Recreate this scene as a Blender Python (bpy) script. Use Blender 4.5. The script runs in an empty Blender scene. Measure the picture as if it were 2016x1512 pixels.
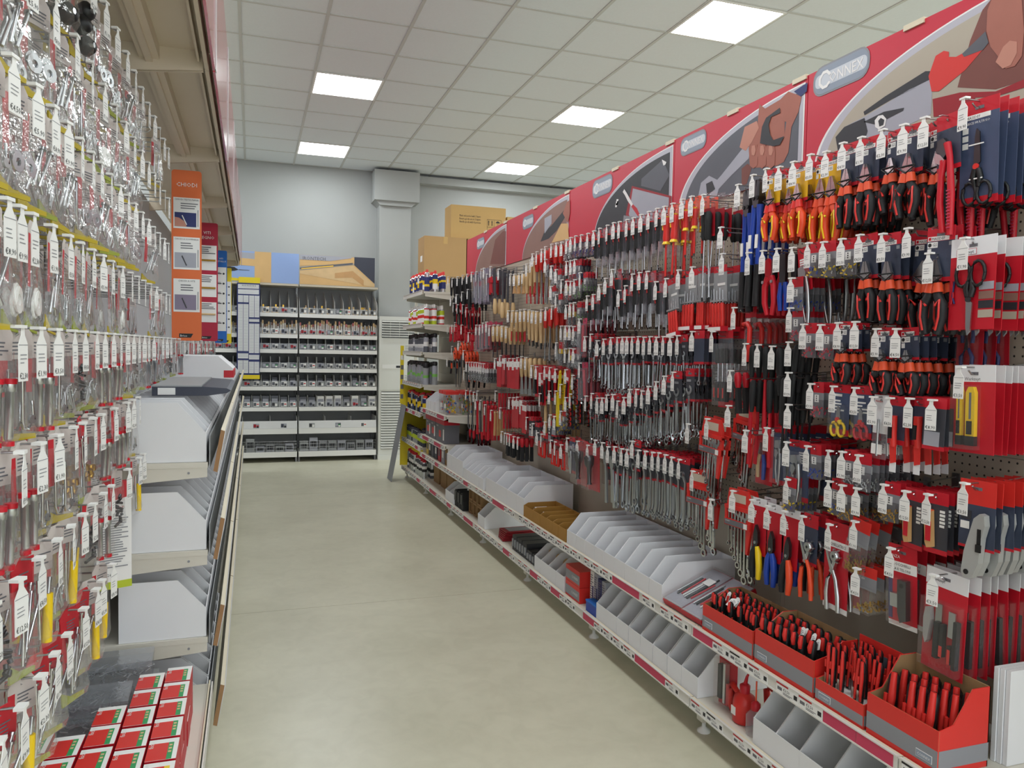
import bpy, math, random
from mathutils import Matrix, Vector
random.seed(7)
R = random.Random(11)
SC = bpy.context.scene
COL = SC.collection
# ------------------------------------------------------------------ camera
CAMH = 1.48
FPX = 1507.63
YAW, PITCH, ROLL = .327763, -.0450707, .0187193
_f = Vector((math.sin(YAW)*math.cos(PITCH), math.cos(YAW)*math.cos(PITCH), math.sin(PITCH)))
_r0 = Vector((math.cos(YAW), -math.sin(YAW), 0)); _u0 = _r0.cross(_f)
_r = math.cos(ROLL)*_r0 + math.sin(ROLL)*_u0
_u = -math.sin(ROLL)*_r0 + math.cos(ROLL)*_u0
cam = bpy.data.cameras.new('camera'); camo = bpy.data.objects.new('camera', cam); COL.objects.link(camo)
cam.sensor_width = 36; cam.lens = FPX/2016*36; cam.clip_start = .02; cam.clip_end = 100
camo.matrix_world = Matrix(((_r.x, _u.x, -_f.x, 0), (_r.y, _u.y, -_f.y, 0), (_r.z, _u.z, -_f.z, CAMH), (0, 0, 0, 1)))
SC.camera = camo
def ray(px, py): return _f + (px-1008)/FPX*_r - (py-756)/FPX*_u
def on_x(px, py, X): d = ray(px, py)*1.0; d = d*(X/d.x); return Vector((d.x, d.y, d.z+CAMH))
def on_y(px, py, Y): d = ray(px, py)*1.0; d = d*(Y/d.y); return Vector((d.x, d.y, d.z+CAMH))
def on_z(px, py, Z): d = ray(px, py)*1.0; d = d*((Z-CAMH)/d.z); return Vector((d.x, d.y, d.z+CAMH))
# ------------------------------------------------------------------ world, exposure, lamp brightness
w = bpy.data.worlds.new('world'); SC.world = w; w.use_nodes = True
w.node_tree.nodes['Background'].inputs[0].default_value = (.9, .95, 1, 1)
w.node_tree.nodes['Background'].inputs[1].default_value = 2.2
LAMP = 17.0
SC.view_settings.view_transform = 'Standard'; SC.view_settings.look = 'None'
SC.view_settings.gamma = 1; SC.view_settings.use_curve_mapping = False
SC.view_settings.exposure = 0.38
try:
    SC.cycles.transparent_max_bounces = 12
    SC.cycles.adaptive_threshold = .03
    SC.cycles.max_bounces = 4
    SC.cycles.glossy_bounces = 3
except Exception: pass
# ------------------------------------------------------------------ materials (all node based)
def lin(h):
    h = h.lstrip('#'); o = []
    for i in (0, 2, 4):
        c = int(h[i:i+2], 16)/255; o.append(c/12.92 if c <= .04045 else ((c+.055)/1.055)**2.4)
    return (*o, 1)
MATS = {}
def mat(name, hexc, rough=.5, metal=0, noise=0, nscale=30, bump=0, spec=.5, coat=0):
    if name in MATS: return MATS[name]
    m = bpy.data.materials.new(name); m.use_nodes = True; nt = m.node_tree; b = nt.nodes['Principled BSDF']
    c = lin(hexc); b.inputs['Base Color'].default_value = c; b.inputs['Roughness'].default_value = rough
    b.inputs['Metallic'].default_value = metal; b.inputs['Specular IOR Level'].default_value = spec
    if coat: b.inputs['Coat Weight'].default_value = coat; b.inputs['Coat Roughness'].default_value = .1
    if noise or bump:
        tc = nt.nodes.new('ShaderNodeTexCoord'); nz = nt.nodes.new('ShaderNodeTexNoise')
        nz.inputs['Scale'].default_value = nscale; nz.inputs['Detail'].default_value = 5
        nt.links.new(tc.outputs['Object'], nz.inputs['Vector'])
        if noise:
            mx = nt.nodes.new('ShaderNodeMix'); mx.data_type = 'RGBA'
            mx.inputs['A'].default_value = tuple(x*(1-noise) for x in c[:3])+(1,)
            mx.inputs['B'].default_value = tuple(min(1, x*(1+noise)) for x in c[:3])+(1,)
            nt.links.new(nz.outputs['Fac'], mx.inputs['Factor']); nt.links.new(mx.outputs['Result'], b.inputs['Base Color'])
        if bump:
            bp = nt.nodes.new('ShaderNodeBump'); bp.inputs['Strength'].default_value = bump; bp.inputs['Distance'].default_value = .002
            nt.links.new(nz.outputs['Fac'], bp.inputs['Height']); nt.links.new(bp.outputs['Normal'], b.inputs['Normal'])
    MATS[name] = m; return m
def emis(name, col, s):
    m = bpy.data.materials.new(name); m.use_nodes = True; nt = m.node_tree
    nt.nodes.remove(nt.nodes['Principled BSDF']); e = nt.nodes.new('ShaderNodeEmission')
    e.inputs[0].default_value = (*col, 1); e.inputs[1].default_value = s
    nt.links.new(e.outputs[0], nt.nodes['Material Output'].inputs[0]); MATS[name] = m; return m
def clear(name, hexc='#ffffff', base=.1, rough=.08, tint='#ffffff', gl=.75):
    m = bpy.data.materials.new(name); m.use_nodes = True; nt = m.node_tree; nt.nodes.remove(nt.nodes['Principled BSDF'])
    df = nt.nodes.new('ShaderNodeBsdfDiffuse'); df.inputs[0].default_value = lin(hexc)
    gs = nt.nodes.new('ShaderNodeBsdfAnisotropic'); gs.inputs['Roughness'].default_value = rough
    t = nt.nodes.new('ShaderNodeBsdfTransparent'); t.inputs[0].default_value = lin(tint)
    lw = nt.nodes.new('ShaderNodeLayerWeight'); lw.inputs['Blend'].default_value = .5
    tc = nt.nodes.new('ShaderNodeTexCoord'); nz = nt.nodes.new('ShaderNodeTexNoise'); nz.inputs['Scale'].default_value = 60; nz.inputs['Detail'].default_value = 2
    nt.links.new(tc.outputs['Object'], nz.inputs['Vector'])
    bp = nt.nodes.new('ShaderNodeBump'); bp.inputs['Strength'].default_value = .45; bp.inputs['Distance'].default_value = .004
    nt.links.new(nz.outputs['Fac'], bp.inputs['Height']); nt.links.new(bp.outputs['Normal'], gs.inputs['Normal']); nt.links.new(bp.outputs['Normal'], lw.inputs['Normal'])
    pw = nt.nodes.new('ShaderNodeMath'); pw.operation = 'POWER'; pw.inputs[1].default_value = 3.5; nt.links.new(lw.outputs['Facing'], pw.inputs[0])
    ad = nt.nodes.new('ShaderNodeMath'); ad.operation = 'MULTIPLY_ADD'; ad.inputs[1].default_value = gl; ad.inputs[2].default_value = .05; ad.use_clamp = True
    nt.links.new(pw.outputs[0], ad.inputs[0])
    m1 = nt.nodes.new('ShaderNodeMixShader'); m1.inputs[0].default_value = base; nt.links.new(t.outputs[0], m1.inputs[1]); nt.links.new(df.outputs[0], m1.inputs[2])
    mx = nt.nodes.new('ShaderNodeMixShader'); nt.links.new(ad.outputs[0], mx.inputs[0]); nt.links.new(m1.outputs[0], mx.inputs[1]); nt.links.new(gs.outputs[0], mx.inputs[2])
    nt.links.new(mx.outputs[0], nt.nodes['Material Output'].inputs[0]); MATS[name] = m; return m
clear('clear', base=.03); clear('bag', '#f4f4f2', base=.06, rough=.09, gl=.8); clear('greyblister', '#c9c9d6', base=.16, rough=.12); clear('pvc', '#dfe6ee', base=.08)
clear('orgclear', '#b9bdc4', base=.22, rough=.1); mat('white', '#e4e4e1', .45); mat('tagwhite', '#eeeeec', .55); mat('cardwhite', '#e6e7ea', .7, noise=.03, nscale=8)
mat('ink', '#26262a', .6); mat('greyink', '#6c6c72', .6); mat('midgrey', '#8c8e94', .5)
mat('red', '#c4182a', .45); mat('brightred', '#d9302a', .4); mat('connexred', '#c8283f', .4); mat('darkred', '#9c1524', .5); mat('pinkred', '#c63a5c', .5)
mat('navy', '#3a4256', .45); mat('darkcard', '#3b3c44', .5); mat('bluecard', '#44506e', .5)
mat('black', '#18191b', .45); mat('softblack', '#1f2022', .7); mat('grip', '#1b1c1f', .6, bump=.3, nscale=200)
mat('orange', '#e8502a', .4); mat('signorange', '#e2703a', .55); mat('orangegrip', '#e2532d', .45)
mat('yellow', '#e9b51f', .4); mat('signyellow', '#e8cf1f', .5); mat('cutyellow', '#f0cb1c', .35); mat('lime', '#b9c92c', .5)
mat('blue', '#1f45a8', .4); mat('signblue', '#1468c0', .5); mat('darkblue', '#27326b', .5); mat('green', '#2f9a5a', .5); mat('lightgreen', '#7fc05a', .5)
mat('signred', '#b01838', .5)
mat('steel', '#c3c5c6', .26, 1); mat('chrome', '#d6d8da', .14, 1); mat('darksteel', '#5c5d60', .38, 1); mat('zinc', '#cfd3d6', .3, 1); mat('brass', '#cfa548', .28, 1)
mat('wire', '#b9babb', .28, 1); mat('castgrey', '#b3b4b3', .42, .3)
mat('wood', '#d8b98a', .55, noise=.12, nscale=14); mat('wood2', '#c79b68', .55, noise=.12, nscale=14)
mat('cardboard', '#b08d5e', .8, noise=.05, nscale=6); mat('cardboard2', '#c09c63', .8, noise=.05, nscale=6); mat('kraft', '#9c7c55', .85, noise=.08, nscale=20); mat('tanbox', '#a77b35', .7, noise=.05, nscale=15)
mat('skin', '#a8695a', .6, noise=.12, nscale=9); mat('skin2', '#7d4a42', .6, noise=.12, nscale=9); mat('skin3', '#c48a78', .6)
mat('shelfmetal', '#d6d2c6', .4, noise=.02, nscale=4); mat('rail', '#dcdad4', .35); mat('beige', '#c9c0ae', .45); mat('cream', '#ddd3ba', .5)
mat('fasciared', '#c8283f', .12, coat=.6); mat('canopy', '#dccfba', .55, noise=.04, nscale=5)
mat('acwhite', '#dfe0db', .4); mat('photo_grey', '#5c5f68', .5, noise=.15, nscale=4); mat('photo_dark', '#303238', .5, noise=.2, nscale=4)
mat('photo_beige', '#b3ab9b', .5, noise=.05, nscale=4); mat('photo_brown', '#8f6d62', .5, noise=.15, nscale=4); mat('photo_silver', '#a7a9b4', .45, noise=.08, nscale=6)
mat('silverband', '#b9b9c4', .35); mat('logogrey', '#8d98a8', .3); mat('logolight', '#c9d0d8', .3)
mat('pine', '#d9b279', .55, noise=.12, nscale=6); mat('skyblue', '#93aee0', .55); mat('photo_navy', '#3b3f4e', .5)
mat('pinkplastic', '#cc7777', .4); mat('plasticgrey', '#9a9da0', .45); mat('purplegrey', '#8b8096', .4)
# ------------------------------------------------------------------ mesh builder
TXT = {}
def text_polys(s):
    if s in TXT: return TXT[s]
    cu = bpy.data.curves.new('t', 'FONT'); cu.body = s; cu.size = 1; cu.resolution_u = 1
    ob = bpy.data.objects.new('t', cu); me = bpy.data.meshes.new_from_object(ob)
    v = [(a.co.x, a.co.y) for a in me.vertices]; f = [tuple(p.vertices) for p in me.polygons]
    bpy.data.objects.remove(ob); bpy.data.curves.remove(cu); bpy.data.meshes.remove(me)
    wd = max([a[0] for a in v] or [1])
    TXT[s] = (v, f, wd); return TXT[s]
class MB:
    def __init__(s): s.v = []; s.f = []; s.m = []; s.sl = []; s.T = None; s.sm = []
    def k(s, name):
        if name not in s.sl: s.sl.append(name)
        return s.sl.index(name)
    def add(s, vs, fs, m, smooth=False):
        o = len(s.v); k = s.k(m)
        if s.T is not None: vs = [s.T @ Vector(v) for v in vs]
        s.v += [tuple(v) for v in vs]
        for f in fs: s.f.append(tuple(i+o for i in f)); s.m.append(k); s.sm.append(smooth)
        return s
    def poly(s, pts, m): return s.add(pts, [tuple(range(len(pts)))], m)
    def box(s, x0, x1, y0, y1, z0, z1, m):
        return s.add([(x, y, z) for x in (x0, x1) for y in (y0, y1) for z in (z0, z1)],
                     [(0, 1, 3, 2), (4, 6, 7, 5), (0, 4, 5, 1), (0, 2, 6, 4), (1, 5, 7, 3)]+([] if m in ('clear', 'greyblister', 'bag') else [(2, 3, 7, 6)]), m)
    def prism(s, pts, a, b, m, ax='y', side=None):
        """extrude polygon; ax='y': pts are (x,z); 'x': pts (y,z); 'z': pts (x,y)"""
        g = {'y': lambda p, t: (p[0], t, p[1]), 'x': lambda p, t: (t, p[0], p[1]), 'z': lambda p, t: (p[0], p[1], t)}[ax]
        n = len(pts); vs = [g(p, a) for p in pts]+[g(p, b) for p in pts]
        s.add(vs, [tuple(range(n)), tuple(range(2*n-1, n-1, -1))], m)
        s.add(vs, [(i, (i+1) % n, n+(i+1) % n, n+i) for i in range(n)], side or m); return s
    def tube(s, path, r, m, n=6, caps=True, smooth=True):
        P = [Vector(p) for p in path]; rs = r if isinstance(r, (list, tuple)) else [r]*len(P); vs = []; fs = []
        for i, p in enumerate(P):
            d = (P[min(i+1, len(P)-1)]-P[max(i-1, 0)]).normalized()
            a = Vector((0, 0, 1)) if abs(d.z) < .9 else Vector((1, 0, 0))
            e1 = d.cross(a).normalized(); e2 = d.cross(e1)
            vs += [p+rs[i]*(math.cos(2*math.pi*j/n)*e1+math.sin(2*math.pi*j/n)*e2) for j in range(n)]
        for i in range(len(P)-1):
            fs += [(i*n+j, i*n+(j+1) % n, (i+1)*n+(j+1) % n, (i+1)*n+j) for j in range(n)]
        s.add(vs, fs, m, smooth)
        if caps: s.add([vs[j] for j in range(n)], [tuple(range(n-1, -1, -1))], m); s.add([vs[-n+j] for j in range(n)], [tuple(range(n))], m)
        return s
    def flat(s, path, wid, th, m, y=0):
        """flat bar in the xz plane following path (x,z) with widths"""
        ws = wid if isinstance(wid, (list, tuple)) else [wid]*len(path); L = []; Rr = []
        P = [Vector(p) for p in path]
        for i, p in enumerate(P):
            d = (P[min(i+1, len(P)-1)]-P[max(i-1, 0)]).normalized(); nn = Vector((-d.y, d.x))
            L.append(p+nn*ws[i]/2); Rr.append(p-nn*ws[i]/2)
        pts = L+Rr[::-1]; n = len(P); q = [(a.x, y-th/2, a.y) for a in pts]+[(a.x, y+th/2, a.y) for a in pts]; N = 2*n
        fs = []
        for i in range(n-1):
            fs += [(i, i+1, N-2-i, N-1-i), (N+N-1-i, N+N-2-i, N+i+1, N+i)]
        fs += [(i, N+i, N+(i+1) % N, (i+1) % N) for i in range(N)]
        return s.add(q, fs, m)
    def lathe(s, prof, m, n=12, c=(0, 0, 0), ax='z', smooth=True):
        vs = []; fs = []
        for r, h in prof:
            for j in range(n):
                a = 2*math.pi*j/n; u, v = r*math.cos(a), r*math.sin(a)
                vs.append({'z': (c[0]+u, c[1]+v, c[2]+h), 'y': (c[0]+u, c[1]+h, c[2]+v), 'x': (c[0]+h, c[1]+u, c[2]+v)}[ax])
        for i in range(len(prof)-1):
            fs += [(i*n+j, i*n+(j+1) % n, (i+1)*n+(j+1) % n, (i+1)*n+j) for j in range(n)]
        s.add(vs, fs, m, smooth)
        s.add(vs[:n], [tuple(range(n-1, -1, -1))], m); s.add(vs[-n:], [tuple(range(n))], m); return s
    def text(s, t, size, x, y, z, m, maxw=None, ux=(1, 0, 0), uz=(0, 0, 1), center=False):
        """text lying in plane (ux,uz) starting at x,y,z"""
        v, f, wd = text_polys(t); sx = sz = size
        if maxw and wd*size > maxw: sx = maxw/wd
        o = Vector((x, y, z)); ux = Vector(ux); uz = Vector(uz)
        if center: o = o-ux*(wd*sx/2)
        return s.add([o+ux*(a*sx)+uz*(b*sz) for a, b in v], f, m)
    def lines(s, x0, x1, z1, n, dz, y, m, th=.25, rnd=None):
        rr = rnd or R
        for i in range(n):
            xe = x0+(x1-x0)*rr.uniform(.55, 1); z = z1-i*dz
            s.add([(x0, y, z-dz*th), (xe, y, z-dz*th), (xe, y, z+dz*th), (x0, y, z+dz*th)], [(0, 1, 2, 3)], m)
        return s
    def mesh(s, name):
        me = bpy.data.meshes.new(name); me.from_pydata(s.v, [], s.f)
        for k in s.sl: me.materials.append(MATS[k])
        me.polygons.foreach_set('material_index', s.m); me.polygons.foreach_set('use_smooth', s.sm); me.update(); return me
# ------------------------------------------------------------------ objects
def obj(name, data, parent=None, loc=None, rz=0, rot=None):
    if isinstance(data, MB): data = data.mesh(name)
    o = bpy.data.objects.new(name, data); COL.objects.link(o)
    if parent: o.parent = parent
    if loc is not None: o.location = loc
    if rot is not None: o.rotation_euler = rot
    elif rz: o.rotation_euler = (0, 0, rz)
    return o
def tag(o, label=None, cat=None, group=None, kind=None):
    if label: o['label'] = label
    if cat: o['category'] = cat
    if group: o['group'] = group
    if kind: o['kind'] = kind
    return o
def thing(name, label, cat, loc=(0, 0, 0), rz=0, group=None, rot=None):
    return tag(obj(name, None, None, loc, rz, rot), label, cat, group)
def struct(name, data, parent=None, loc=None):
    o = obj(name, data, parent, loc); o['kind'] = 'structure'; return o
class Proto:
    """a kind of thing: parts = [(name, mesh, label, [(sub name, mesh, label)])]"""
    def __init__(s, name, cat): s.name = name; s.cat = cat; s.parts = []
    def part(s, name, mb, label=None): s.parts.append([name, mb.mesh(s.name+'_'+name), label, []]); return s
    def sub(s, name, mb, label=None): s.parts[-1][3].append((name, mb.mesh(s.name+'_'+name), label)); return s
    def spawn(s, loc, rz=0, label=None, group=None, rot=None):
        if len(s.parts) == 1 and not s.parts[0][3]:
            return tag(obj(s.name, s.parts[0][1], None, loc, rz, rot), label, s.cat, group)
        t = thing(s.name, label, s.cat, loc, rz, group, rot)
        for n, me, lb, subs in s.parts:
            o = obj(n, me, t)
            if lb: o['label'] = lb
            for n2, me2, lb2 in subs:
                q = obj(n2, me2, o)
                if lb2: q['label'] = lb2
        return t
PI = math.pi
RIGHT = -PI/2   # faces -X (shelf on the right of the aisle)
LEFT = PI/2     # faces +X
# ================================================================== room shell
RZ = 3.847; BACKY = 10.55
XL, XR, YF = -6.0, 8.6, -7.0
TX0, TY0 = -.0922, 5.7295
m = bpy.data.materials.new('concrete'); m.use_nodes = True; nt = m.node_tree; b = nt.nodes['Principled BSDF']
tc = nt.nodes.new('ShaderNodeTexCoord')
n1 = nt.nodes.new('ShaderNodeTexNoise'); n1.inputs['Scale'].default_value = 1.3; n1.inputs['Detail'].default_value = 8; n1.inputs['Roughness'].default_value = .62
n2 = nt.nodes.new('ShaderNodeTexNoise'); n2.inputs['Scale'].default_value = 9; n2.inputs['Detail'].default_value = 8; n2.inputs['Distortion'].default_value = 1.2
mp = nt.nodes.new('ShaderNodeMapping'); mp.inputs['Scale'].default_value = (1, 1, 1); nt.links.new(tc.outputs['Object'], mp.inputs['Vector'])
nt.links.new(mp.outputs[0], n1.inputs['Vector']); nt.links.new(mp.outputs[0], n2.inputs['Vector'])
r1 = nt.nodes.new('ShaderNodeValToRGB'); r1.color_ramp.elements[0].position = .3; r1.color_ramp.elements[1].position = .72
r1.color_ramp.elements[0].color = lin('#c6c2ab'); r1.color_ramp.elements[1].color = lin('#dcd8c2')
r2 = nt.nodes.new('ShaderNodeValToRGB'); r2.color_ramp.elements[0].position = .35; r2.color_ramp.elements[1].position = .6
r2.color_ramp.elements[0].color = (.93, .93, .92, 1); r2.color_ramp.elements[1].color = (1, 1, 1, 1)
mx = nt.nodes.new('ShaderNodeMix'); mx.data_type = 'RGBA'; mx.blend_type = 'MULTIPLY'; mx.inputs['Factor'].default_value = .8
nt.links.new(n1.outputs['Fac'], r1.inputs[0]); nt.links.new(n2.outputs['Fac'], r2.inputs[0])
nt.links.new(r1.outputs[0], mx.inputs['A']); nt.links.new(r2.outputs[0], mx.inputs['B']); nt.links.new(mx.outputs['Result'], b.inputs['Base Color'])
b.inputs['Roughness'].default_value = .33; b.inputs['Specular IOR Level'].default_value = .85
MATS['concrete'] = m
mat('joint', '#4a4740', .9)
mat('plaster', '#aaacab', .8, noise=.03, nscale=3); mat('tile', '#e3e9ee', .85, noise=.03, nscale=60); mat('tbar', '#c9cbc9', .5)
fl = struct('floor', MB().box(XL, XR, YF, BACKY, -.1, -.006, 'joint'))
ys = [YF, -4.8, -1.7, 1.35, 4.40, 7.85, BACKY]; xs = [XL, -2.2, 3.4, XR]
for i in range(len(ys)-1):
    for j in range(len(xs)-1):
        obj('slab', MB().box(xs[j]+.002, xs[j+1]-.002, ys[i]+.002, ys[i+1]-.002, -.05, 0, 'concrete'), fl)
struct('wall_back', MB().box(XL, XR, BACKY, BACKY+.2, 0, RZ+.1, 'plaster'))
struct('wall_left', MB().box(XL-.2, XL, YF, BACKY, 0, RZ+.1, 'plaster'))
struct('wall_right', MB().box(XR, XR+.2, YF, BACKY, 0, RZ+.1, 'plaster'))
wf = MB().box(XL, XR, YF-.2, YF, 0, .5, 'plaster').box(XL, XR, YF-.2, YF, 3.3, RZ+.1, 'plaster'); wf.box(XL, XL+.6, YF-.2, YF, .5, 3.3, 'plaster').box(XR-.6, XR, YF-.2, YF, .5, 3.3, 'plaster').box(XL+.6, XR-.6, YF-.2, YF-.19, .5, .52, 'plaster'); struct('wall_front', wf)
for i in range(4):
    xa = XL+.6+i*3.35; wn = MB().box(xa, xa+.06, YF-.15, YF-.05, .5, 3.3, 'tagwhite').box(xa+3.29, xa+3.35, YF-.15, YF-.05, .5, 3.3, 'tagwhite').box(xa+.06, xa+3.29, YF-.15, YF-.05, .5, .56, 'tagwhite').box(xa+.06, xa+3.29, YF-.15, YF-.05, 3.24, 3.3, 'tagwhite'); wo = struct('window_%d_offscreen' % (i+1), wn); obj('pane', MB().box(xa+.06, xa+3.29, YF-.105, YF-.1, .56, 3.24, 'clear'), wo)
# pilaster with capital and a beam under the ceiling
struct('trim_1', MB().box(1.60, 2.02, 10.30, BACKY, 0, 3.36, 'plaster'), None)
c1 = MB().box(1.52, 2.12, 10.22, BACKY, 3.42, RZ-.03, 'plaster'); c1.prism([(1.60, 3.36), (2.02, 3.36), (2.09, 3.42), (1.54, 3.42)], 10.26, BACKY, 'plaster'); struct('trim_2', c1)
struct('trim_3', MB().box(2.13, XR, 10.40, BACKY, 3.72, RZ-.03, 'midgrey' if 0 else 'plaster'))
# ceiling: grid bars, tiles, lamps
ceil = struct('ceiling', MB().box(XL, XR, YF, BACKY, RZ+.06, RZ+.16, 'plaster'))
l0, l1 = int((XL-TX0)/.6)-1, int((XR-TX0)/.6)+1; r0, r1_ = int((YF-TY0)/.6)-1, int((BACKY-TY0)/.6)+1
LIT = {(l, r) for l in range(-7, 14, 4) for r in range(-18, 8, 4)}
tm = MB().box(-.288, .288, -.288, .288, .006, .02, 'tile').mesh('tile'); far = MB()
for l in range(l0, l1+1):
    x = TX0+.6*l
    if XL < x < XR: obj('grid_bar', MB().box(x-.012, x+.012, YF, BACKY, RZ, RZ+.03, 'tbar'), ceil)
for r in range(r0, r1_+1):
    y = TY0+.6*r
    if YF < y < BACKY: obj('grid_bar', MB().box(XL, XR, y-.012, y+.012, RZ+.0015, RZ+.03, 'tbar'), ceil)
for l in range(l0, l1+1):
    for r in range(r0, r1_+1):
        x = TX0+.6*l+.3; y = TY0+.6*r+.3
        if (l, r) in LIT: continue
        xa, xb, ya, yb = max(x-.288, XL), min(x+.288, XR), max(y-.288, YF), min(y+.288, BACKY)
        if xb-xa < .02 or yb-ya < .02: continue
        if -1 <= l <= 11 and -5 <= r <= 6: obj('tile', tm, ceil, (x, y, RZ))
        elif -1 <= l <= 11 and r == 7: obj('tile', MB().box(xa, xb, ya, yb, RZ+.006, RZ+.02, 'tile'), ceil)
        else: far.box(xa, xb, ya, yb, RZ+.006, RZ+.02, 'tile')
tag(obj('distant_tiles', far, ceil), kind='stuff')
emis('lamp', (.93, .985, 1), LAMP).cycles.emission_sampling = 'FRONT'
P = Proto('ceiling_light', 'ceiling light')
fr = MB()
for a in (0, 1):
    fr.box(-.297+.576*a, -.279+.576*a, -.297, .297, -.004, .03, 'tagwhite'); fr.box(-.279, .279, -.297+.576*a, -.279+.576*a, -.004, .03, 'tagwhite')
P.part('frame', fr); P.part('diffuser', MB().poly([(-.279, -.279, 0), (-.279, .279, 0), (.279, .279, 0), (.279, -.279, 0)], 'lamp').box(-.279, .279, -.279, .279, .002, .02, 'tagwhite'))
for (l, r) in sorted(LIT):
    x = TX0+.6*l+.3; y = TY0+.6*r+.3
    if XL+.35 < x < XR-.35 and YF+.35 < y < BACKY-.35:
        seen = (l, r) in ((1, 2), (1, 6), (5, -2), (5, 2), (5, 6)); P.name = 'ceiling_light' if seen else 'ceiling_light_offscreen'
        P.spawn((x, y, RZ), label='square glowing light panel set into the tiled ceiling' if seen else 'further square light panel of the same ceiling outside the view', group='ceiling light panels' if seen else 'light panels outside the view')
# ================================================================== right gondola
PEGX = 2.03; FX = 1.62
m = bpy.data.materials.new('pegboard'); m.use_nodes = True; nt = m.node_tree; b = nt.nodes['Principled BSDF']
tc = nt.nodes.new('ShaderNodeTexCoord'); sp = nt.nodes.new('ShaderNodeSeparateXYZ'); nt.links.new(tc.outputs['Object'], sp.inputs[0])
def mth(op, a, bb=None):
    n = nt.nodes.new('ShaderNodeMath'); n.operation = op
    for i, q in enumerate((a, bb)):
        if q is None: continue
        if isinstance(q, (int, float)): n.inputs[i].default_value = q
        else: nt.links.new(q, n.inputs[i])
    return n.outputs[0]
sq = []
for ax in ('Y', 'Z'):
    fc = mth('FRACT', mth('MULTIPLY', sp.outputs[ax], 1/.025)); d = mth('SUBTRACT', fc, .5); sq.append(mth('MULTIPLY', d, d))
dist = mth('SQRT', mth('ADD', sq[0], sq[1])); hole = mth('LESS_THAN', dist, .13)
mx = nt.nodes.new('ShaderNodeMix'); mx.data_type = 'RGBA'; mx.inputs['A'].default_value = lin('#bdb2a0'); mx.inputs['B'].default_value = lin('#2a2724')
nt.links.new(hole, mx.inputs['Factor']); nt.links.new(mx.outputs['Result'], b.inputs['Base Color']); b.inputs['Roughness'].default_value = .5
MATS['pegboard'] = m
BAYS = [.53, 1.53, 2.53, 3.55, 4.56, 5.56, 6.56, 7.6, 8.6]
def board_place(i): return ['beside the camera', 'under near half of pliers banner', 'under far half of pliers banner', 'under the wrench photo banner', 'under the tool case banner', 'under the hammer photo banner', 'under the brown photo banner', 'behind the spray cans'][i]
for i in range(len(BAYS)-1):
    y0, y1 = BAYS[i]+.013, BAYS[i+1]-.013
    g = thing('pegboard_panel', ['lowest', ''][1] + 'beige perforated metal back panel ' + ('of the shelving bay ' if i in (0, 7) else 'of the hook wall ') + board_place(i), 'pegboard', (0, 0, 0), group='perforated back panels')
    zz = [.40, .80, 1.2, 1.6, 2.0, 2.19]
    for j in range(len(zz)-1): obj('panel', MB().box(PEGX, PEGX+.02, y0, y1, zz[j]+.001, zz[j+1]-.001, 'beige' if (j == 0 or i == 7) else 'pegboard'), g)
for i, y in enumerate(BAYS):
    tag(obj('shelf_upright', MB().box(PEGX+.001, PEGX+.06, y-.011, y+.011, .112, 2.186, 'beige')), 'beige slotted steel upright between two bays of hook wall', 'upright', 'gondola uprights')
    t = thing('gondola_leg', 'low steel base leg with round foot under tool wall', 'leg', (1.68, y, 0), 0, 'gondola base legs')
    obj('foot_beam', MB().box(-.02, PEGX-1.68, -.02, .02, .045, .104, 'shelfmetal'), t)
    obj('foot', MB().lathe([(.026, 0), (.026, .006), (.008, .02), (.007, .05)], 'white', 12), t)
# price labels on the shelf rails
LBL = []
for k in range(7):
    q = MB(); rr = random.Random(k); wd = .105 if k < 5 else .13
    q.box(0, wd, -.0012, 0, 0, .034, 'tagwhite' if k < 5 else 'pinkred')
    if k < 5:
        q.add([(0, -.0016, .028), (wd*.55, -.0016, .028), (wd*.55, -.0016, .034), (0, -.0016, .034)], [(0, 1, 2, 3)], 'red' if k < 4 else 'ink')
        q.text('€'+rr.choice(['2,90', '3,50', '4,90', '7,90', '9,50']), .013, wd*.32, -.0017, .013, 'ink')
        q.box(.006, wd*.26, -.0016, -.0013, .01, .02, 'greyink'); q.box(wd*.8, wd*.95, -.0016, -.0013, .008, .022, 'ink'); q.lines(wd*.32, wd*.75, .008, 2, .004, -.0017, 'greyink')
    LBL.append(q.mesh('price_label'))
def shelf(y0, y1, z, depth_x0, nm_label, labels=True, back=PEGX-.003, group='shelves of the tool wall', pink=.2, rail='rail', brackets=True):
    t = thing('shelf', nm_label, 'shelf', (depth_x0, (y0+y1)/2, z), 0, group)
    L = (y1-y0)/2-.003
    obj('board', MB().box(0.006, back-depth_x0, -L, L, -.022, 0, 'shelfmetal').box(.0, .012, -L, L, -.03, .004, 'cream'), t)
    rl = MB(); rl.box(-.008, 0, -L, L, -.034, .006, rail); rl.box(-.0115, -.008, -L, L, -.036, -.031, rail); rl.box(-.0115, -.008, -L, L, .004, .008, rail); pr_ = obj('price_rail', rl, t)
    if brackets:
        for s in (-1, 1): bk = MB().prism([(.03, -.022), (back-depth_x0, -.022), (back-depth_x0, -.09), (.03, -.05)], s*(L-.004)-.002, s*(L-.004)+.002, 'shelfmetal', 'y'); obj('bracket', bk, t)
    if labels:
        y = L-.01; rr = random.Random(int(y0*100)+int(z*1000))
        while y > -L+.12:
            k = rr.randrange(5)
            if rr.random() < pink: k = 5+rr.randrange(2)
            o = obj('price_label', LBL[k], pr_, (-.0085, y, -.031), RIGHT); y -= .107 if k < 5 else .132
            if rr.random() < .12: y -= rr.uniform(.02, .06)
    return t
nearer = ['bay beside the camera', 'bay with the red cutter boxes', 'bay with the tilted packs', 'bay of the tall white bins', 'bay with the tan bins', 'bay with the black cases', 'bay of narrow white bins', 'bay below red tool cases', 'spray can bay']
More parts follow.
